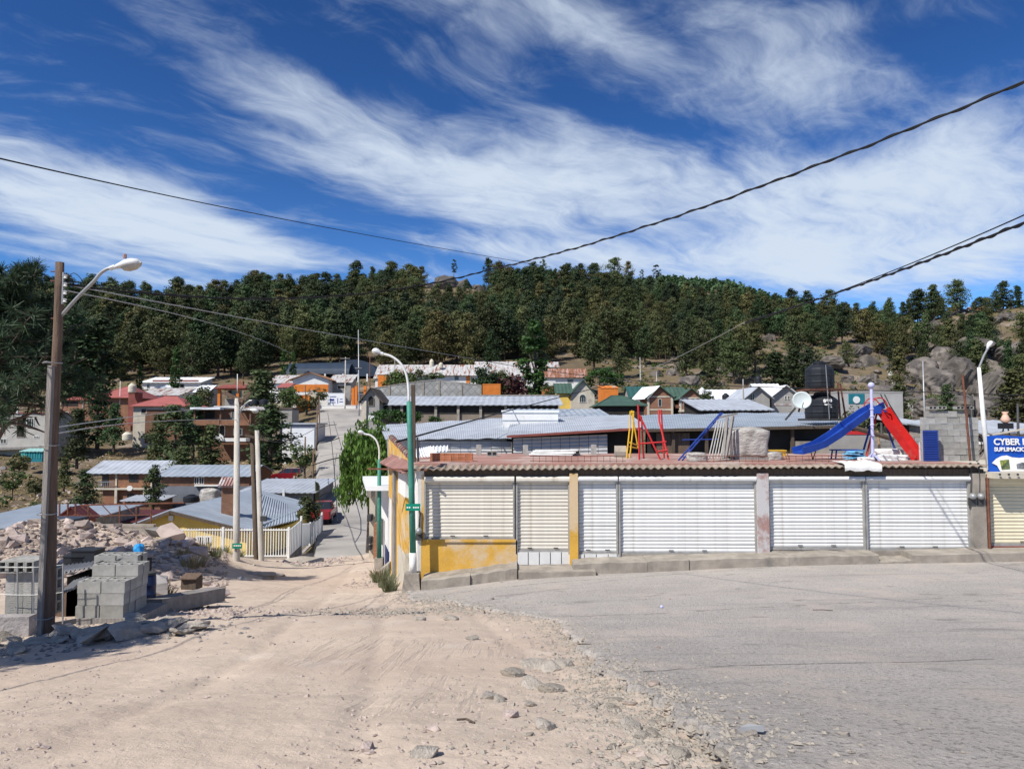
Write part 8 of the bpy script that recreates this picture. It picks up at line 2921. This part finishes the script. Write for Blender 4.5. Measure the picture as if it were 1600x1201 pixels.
for k in range(60):
    x_, y_ = edge_s(RNG)
    s = RNG.uniform(.1, .3)
    o = inst('concrete_chunk', CHUNKS[k % 6], (x_, y_, ZC(x_, y_) + .03 * s), (rr_.uniform(-.3, .3), rr_.uniform(-.3, .3), rr_.uniform(0, 6.28)), s)
    tag(o, 'small grey chunk among the crumbs of the torn road edge', 'concrete chunk', 'small chunks at the torn road edge')
for k in range(46):
    x_, y_ = dirt_s(RNG)
    s = RNG.uniform(.10, .26)
    o = inst('stone', PINK[k % 8], (x_, y_, ZC(x_, y_) + .04 * s), (rr_.uniform(-.3, .3), rr_.uniform(-.3, .3), rr_.uniform(0, 6.28)), s)
    tag(o, 'small pale stone lying loose on the dirt road', 'stone', 'loose stones on the dirt road')
# slabs heaped at the lamp pole
for k in range(44):
    x_, y_ = -6.6 + rr_.gauss(0, .8), 11.8 + rr_.gauss(0, .3)
    s = rr_.uniform(.35, .9)
    o = inst('broken_slab', SLABS[k % 6], (x_, y_, ZC(x_, y_) + rr_.uniform(.0, .10)), (rr_.uniform(-.55, .55), rr_.uniform(-.4, .4), rr_.uniform(0, 6.28)), (s, s, s * 1.25))
    tag(o, 'grey broken slab in the shaded heap at the foot of the wooden lamp pole', 'concrete slab', 'slabs heaped at the lamp pole')
for (px, py, s, lab) in ((205, 994, .95, 'largest flat slab at the sunny end of the shaded heap'), (150, 1000, .9, 'broad slab low in the middle of the shaded heap'), (238, 988, .7, 'upright pointed slab at the far end of the shaded heap'), (22, 1018, .6, 'small pale stone on the dirt before the low dark wall')):
    g_ = G(px, py)
    o = inst('broken_slab', SLABS[int(px) % 6], (g_.x, g_.y, ZC(g_.x, g_.y) + .12 * s), (.5, rr_.uniform(-.2, .2), rr_.uniform(0, 6.28)), (s, s, s * 1.3))
    tag(o, lab, 'concrete slab', 'slabs heaped at the lamp pole')
# slabs of old kerb at the poles
for k, (px, py, s, lab) in enumerate(((405, 897, 2.3, 'large tipped slab at the foot of the concrete pole before the fence'), (385, 905, 1.5, 'dark slab beside the foot of the pale concrete pole'), (436, 898, 1.6, 'broken slab lying in the stones along the street'), (415, 903, 1.3, 'low slab between the poles and the street'),
                                      (475, 877, 3.2, 'long dark hump of kerb at the foot of the street wall'), (455, 884, 1.8, 'broken kerb piece before the street wall'))):
    g_ = G(px, py)
    put('broken_slab', SLABS[k], g_.x, g_.y, s, lab, 'concrete slab', 'broken kerb slabs along the street', zf=hz, tilt=.2, dz=-.05 * s)
solo('timber_plank', MB().bar(Q(374, 902, 30.6), Q(397, 882, 31.2), .2, .09), M_kerb, 'pale plank leaning between the concrete pole and the dark pole', 'plank', Q(374, 902, 30.6))
# litter
solo('bottle_cap_litter', MB().ball(G(1034, 952) + Vector((0, 0, .05)), .035, n=8, m=5), M_lilac, 'tiny pale litter ball alone on the grey road', 'litter', tuple(G(1034, 952)))
g_ = G(1174, 1151)
lt_ = MB()
lt_.add([(g_.x - .075, g_.y, g_.z + .03), (g_.x + .06, g_.y - .02, g_.z + .03), (g_.x + .075, g_.y + .015, g_.z + .05), (g_.x - .01, g_.y + .03, g_.z + .055), (g_.x - .05, g_.y + .02, g_.z + .04), (g_.x, g_.y + .01, g_.z + .03)],
        [(0, 1, 5), (1, 2, 5), (2, 3, 5), (3, 4, 5), (4, 0, 5), (0, 4, 3, 2, 1)])
solo('crushed_can', lt_, M_galv, 'crushed silvery wrapper lying on the rough grey road', 'litter', tuple(g_))
for k, (px, py, ln, lab) in enumerate(((728, 1124, .11, 'thin dark twig on the dirt beside a flat stone'), (915, 1010, .2, 'short dark stick against the torn road corner'), (1285, 957, .35, 'dark stain coloured strip of rubber on the road'))):
    g_ = G(px, py)
    z_ = ZC(g_.x, g_.y)
    solo('twig', MB().tube([Vector((g_.x - ln / 2, g_.y, z_ + .02)), Vector((g_.x, g_.y + .005, z_ + .022)), Vector((g_.x + ln / 2, g_.y - .05, z_ + .02))], .007, 5), M_wooddark, lab, 'twig', tuple(g_))

# boulders and crags of the rocky slope
for k in range(290):
    while True:
        px, d = rr_.uniform(985, 1680), rr_.uniform(140, 330)
        wgt = (.95 if px > 1320 else .35) * (1 if d > 165 else .35)
        if rr_.random() < wgt:
            break
    x_ = (px - 800) / F * d
    s = rr_.uniform(.8, 2.8) * (2.0 if rr_.random() < .22 and px > 1300 else 1)
    put('boulder', BOULD[k % 8], x_, d, s, '%s grey brown boulder %s on the slope, above the %s' % ('big' if s > 2.6 else 'middling' if s > 1.6 else 'small', 'low' if d < 200 else 'halfway up' if d < 265 else 'high', next(b for a, b in LAND if px < a)), 'boulder', 'boulders of the rocky slope', tilt=.35, sc=(s * rr_.uniform(.8, 1.3), s, s * rr_.uniform(.7, 1.25)))
for (px, py, d, sx, sz, lab) in ((1494, 560, 205, 7.5, 9.5, 'tall dark cliff like rock face in the boulder slope'), (1462, 585, 195, 5, 5.5, 'blocky boulder below the tall rock face'), (1545, 590, 180, 5, 6, 'split boulder beneath the white street lamp'), (1376, 590, 170, 4.5, 2.6, 'flat whale shaped boulder on the slope over the slides'),
                                 (1580, 520, 235, 9, 5, 'broad dark rock slab high at the frame edge'), (1520, 520, 240, 7, 4, 'rock ledge above the tall rock face'), (1440, 560, 215, 5, 5, 'grey rock shoulder beside the tall rock face'), (1560, 560, 205, 6, 5, 'dark boulder beside the white lamp arm'),
                                 (1450, 625, 130, 3.2, 2.2, 'smooth grey boulder low behind the block pier'), (1500, 630, 135, 3, 2.5, 'rounded boulder low on the slope behind the block pier'), (1240, 575, 200, 5, 2.2, 'pale rock ledge above the water tanks'), (1300, 560, 215, 4, 3, 'rock outcrop over the upper water tank'),
                                 (1345, 535, 245, 4, 3, 'small crag on the slope above the slides'), (1170, 520, 300, 4, 3, 'pale rock below the steep cable on the ridge slope'), (1135, 490, 320, 4, 2.5, 'pale rock high under the distant hill')):
    c = Q(px, py, d)
    g_ = H(c.x, d)
    put('boulder', BOULD[int(px) % 8], c.x, d, sx, lab, 'boulder', None, tilt=.25, dz=max(-2, min(4, c.z - g_)) * .6, sc=(sx, sx * .8, sz))
for (px, py, sx, sz, lab) in ((698, 449, 8, 8.5, 'bare grey crag on the ridge with a dark vertical split'), (724, 452, 6, 6.5, 'second bare crag on the ridge beside a thin pine'), (672, 455, 6, 5, 'crag under the dense ridge pine'), (640, 444, 5, 3, 'pale rocky top below the rounded ridge pine'), (745, 456, 5, 5, 'small crag at the cable side of the ridge'), (905, 468, 4, 5, 'pale rock scar under the ridge hut')):
    rd_ = np.interp(px, [q_[0] for q_ in RIDGE], [q_[2] for q_ in RIDGE]) - 14
    c = Q(px, py, rd_)
    put('boulder', BOULD[(int(px) + 3) % 8], c.x, rd_, sx, lab, 'crag', None, tilt=.2, dz=max(-2, min(5, c.z - H(c.x, rd_))), sc=(sx, sx * .8, sz))
# the pale water channel that runs down the rocky slope
ch_ = MB()
for i in range(12):
    t0, t1 = i / 12, (i + 1) / 12
    a = Q(1390 + 42 * t0, 562, 212 - 62 * t0)
    b = Q(1390 + 42 * t1, 562, 212 - 62 * t1)
    for p in (a, b):
        p.z = H(p.x, p.y) + .25
    ch_.bar(a, b, 1.3, .9)
solo('water_channel', ch_, mat('pale_concrete', (.42, .40, .36), .9, .15, .5, .3), 'pale concrete channel running straight down between the boulders', 'channel', Q(1430, 608, 130))


# grass tufts and weeds
def tuft(seed, n, h, spread, material, w=.012):
    rng = np.random.default_rng(seed)
    V = []
    for _ in range(n):
        a = rng.random() * 6.28
        r = spread * rng.random() ** .7
        b = np.array([r * math.cos(a), r * math.sin(a), 0])
        lean = np.array([math.cos(a), math.sin(a), 0]) * rng.uniform(.1, .6) * h + rng.normal(size=3) * .05 * h
        hh = h * rng.uniform(.5, 1.1)
        t_ = b + lean + np.array([0, 0, hh])
        s = np.array([-math.sin(a + 1), math.cos(a + 1), 0]) * w
        m_ = (b + t_) / 2 + np.array([0, 0, hh * .12])
        V += [b - s, b + s, m_ + s * .8, m_ - s * .8, m_ - s * .8, m_ + s * .8, t_ + s * .15, t_ - s * .15]
    return quads_mesh('weed_tuft', np.array(V), material)


TUFTS = [tuft(1, 110, .42, .22, M_weed), tuft(2, 90, .34, .25, M_drygrass), tuft(3, 120, .5, .3, M_weed, .016), tuft(4, 100, .38, .3, M_drygrass, .014)]
for k, (px, py, d, s, kk, lab) in enumerate(((606, 918, 24, 1.1, 0, 'grey green weeds at the shop corner kerb, the tallest tuft'), (598, 905, 26, 1.0, 2, 'weeds by the drain pipe of the shop side wall'), (612, 926, 22.6, .9, 0, 'low weed tuft beside the lamp base'), (590, 900, 28, .8, 1, 'dry grass in the stones along the shop side'),
                                             (322, 892, 29, 1.0, 1, 'dry yellow grass before the concrete pole, broadest tuft'), (340, 895, 29, .8, 2, 'green weeds growing close to the concrete pole'), (308, 898, 26, 1.2, 3, 'dry grass near the tipped wooden box'), (352, 882, 34, .9, 2, 'green weeds at the fence base behind the pole'),
                                             (292, 890, 27, .8, 3, 'dry grass on the foot of the spoil heap'), (128, 842, 33, 1.0, 2, 'green weed high on the spoil heap'), (240, 915, 18, 1.1, 3, 'dry grass at the barrel boulder'), (262, 922, 18.5, 1.0, 1, 'dry grass between the boulder and the tipped box'),
                                             (375, 875, 36, .9, 2, 'green weeds between pole and fence'), (640, 900, 21.9, .0, 0, ''))):
    if not s:
        continue
    x_ = (px - 800) / F * d
    o = inst('weed_tuft', TUFTS[kk], (x_, d, hz(x_, d)), (0, 0, k), s)
    tag(o, lab, 'weeds', 'weeds along the dirt road')
V = []
for _ in range(2200):
    px, d = RNG.uniform(-60, 500), RNG.uniform(62, 130)
    x_ = (px - 800) / F * d
    z_ = H(x_, d)
    V.append(leaf_cards([(x_, d, z_ + .15)], [.5], 4, .5, RNG, .4, .3, 1.2))
o = bpy.data.objects.new('dry_grass', quads_mesh('dry_grass', np.concatenate(V), M_drygrass))
COL.objects.link(o)
tag(o, 'sparse dry yellow grass over the slope between the houses', 'grass', None, 'stuff')
for k in range(70):
    px, d = rr_.uniform(-20, 470), rr_.uniform(64, 125)
    x_ = (px - 800) / F * d
    s = rr_.uniform(.6, 2.0)
    put('stone', (PINK + GREYS)[k % 14], x_, d, s * 1.6, 'pale stone lying on the slope between the hillside houses', 'stone', 'stones on the house slope')


# ------------------------------------------------------------------ cars
def make_car(name, label, cat, loc, rz, L_, W_, Hh, paint, prof, cabin, wheel_r, group=None):
    t = thing(name, label, cat, loc, rz, group)

    def loft(outline, hw, inset, y_round):
        mb = MB()
        n = len(outline)
        secs = [(-hw, .94), (-hw * .86, 1.0), (hw * .86, 1.0), (hw, .94)]
        cx_ = sum(q_[0] for q_ in outline) / n
        cz_ = sum(q_[1] for q_ in outline) / n
        vs, fs = [], []
        for (yy, k) in secs:
            for (x_, z_) in outline:
                vs.append((cx_ + (x_ - cx_) * k, yy * (1 - inset * max(0, (z_ - y_round)) / max(.01, Hh - y_round)), cz_ + (z_ - cz_) * k))
        for i in range(3):
            for k in range(n):
                fs.append((i * n + k, i * n + (k + 1) % n, (i + 1) * n + (k + 1) % n, (i + 1) * n + k))
        fs.append(tuple(range(n - 1, -1, -1)))
        fs.append(tuple(3 * n + k for k in range(n)))
        return mb.add(vs, fs)
    loft(prof, W_ / 2, .0, 9).build('body', paint, t)
    loft(cabin, W_ / 2 * .94, .22, prof[0][1] + .4).build('windows', M_glass, t)
    cx_ = sum(q_[0] for q_ in cabin) / len(cabin)
    roof = [(cx_ + (x_ - cx_) * .80, z_) for x_, z_ in cabin if z_ > Hh - .25]
    MB().box(min(r_[0] for r_ in roof), max(r_[0] for r_ in roof), -W_ * .36, W_ * .36, Hh - .07, Hh + .01).build('roof', paint, t)
    for xx in (min(q_[0] for q_ in cabin) + .5, cx_, max(q_[0] for q_ in cabin) - .75):
        for sg in (-1, 1):
            MB().bar((xx, sg * W_ * .475, prof[0][1] + .55), (xx * .92 + cx_ * .08, sg * W_ * .375, Hh - .03), .08, .05).build('pillar', paint, t)
    for sx in (-L_ * .31, L_ * .31):
        for sg in (-1, 1):
            w_ = MB().lathe([(wheel_r * .55, -.1), (wheel_r * .95, -.1), (wheel_r, -.06), (wheel_r, .06), (wheel_r * .95, .1), (wheel_r * .55, .1)], (sx, sg * (W_ / 2 - .1), wheel_r), 18, Vector((0, 1, 0))).build('wheel', M_tyre, t)
            MB().lathe([(.02, .0), (wheel_r * .58, .0), (wheel_r * .58, .02), (.02, .04)], (sx, sg * (W_ / 2 - .0) - .02, wheel_r), 12, Vector((0, sg, 0))).build('rim', M_galv, w_)
    for sg in (-1, 1):
        MB().obox((L_ / 2 - .12, sg * W_ * .36, prof[0][1] + .45), (.16, .34, .15)).build('headlight', M_whitemetal, t)
        MB().obox((-L_ / 2 + .07, sg * W_ * .40, prof[0][1] + .55), (.12, .16, .34)).build('tail_light', M_redpaint, t)
    MB().box(-L_ / 2 - .03, -L_ / 2 + .12, -W_ * .45, W_ * .45, prof[0][1] - .02, prof[0][1] + .2).build('bumper', M_framedark, t)
    MB().box(L_ / 2 - .12, L_ / 2 + .03, -W_ * .45, W_ * .45, prof[0][1] - .02, prof[0][1] + .2).build('bumper', M_framedark, t)
    MB().box(-L_ / 2 - .04, -L_ / 2 - .02, -.25, .25, prof[0][1] + .25, prof[0][1] + .40).build('number_plate', M_whitemetal, t)
    return t


suv = [(-2.2, .32), (2.15, .32), (2.2, .6), (2.12, .82), (1.2, 1.0), (-2.1, 1.08), (-2.25, .85)]
suvc = [(1.25, .98), (.55, 1.52), (.2, 1.62), (-1.5, 1.62), (-1.95, 1.5), (-2.1, 1.05)]
cp = Q(450, 751, 99)
cp.z = max(cp.z, H(cp.x, 99) - .1)
make_car('parked_car', 'dark red car parked on the bank above the grey roofed house', 'car', cp, math.pi + R(8), 4.4, 1.8, 1.62, M_carred, suv, suvc, .34)
pick = [(-2.6, .45), (2.4, .45), (2.45, .7), (2.35, 1.0), (1.35, 1.1), (-2.6, 1.1)]
pickc = [(1.35, 1.06), (.7, 1.6), (.3, 1.72), (-.5, 1.72), (-.75, 1.1)]
px_, d_ = 503.5, 59
sx_ = P(px_, 840, d_).x
pk = make_car('pickup_truck', 'red pickup truck parked in the street against the stepped white fence', 'pickup truck', Vector((P(505, 840, 66).x, 66, street_z(66))), R(97), 5.0, 1.8, 1.72, M_pickred, pick, pickc, .38)
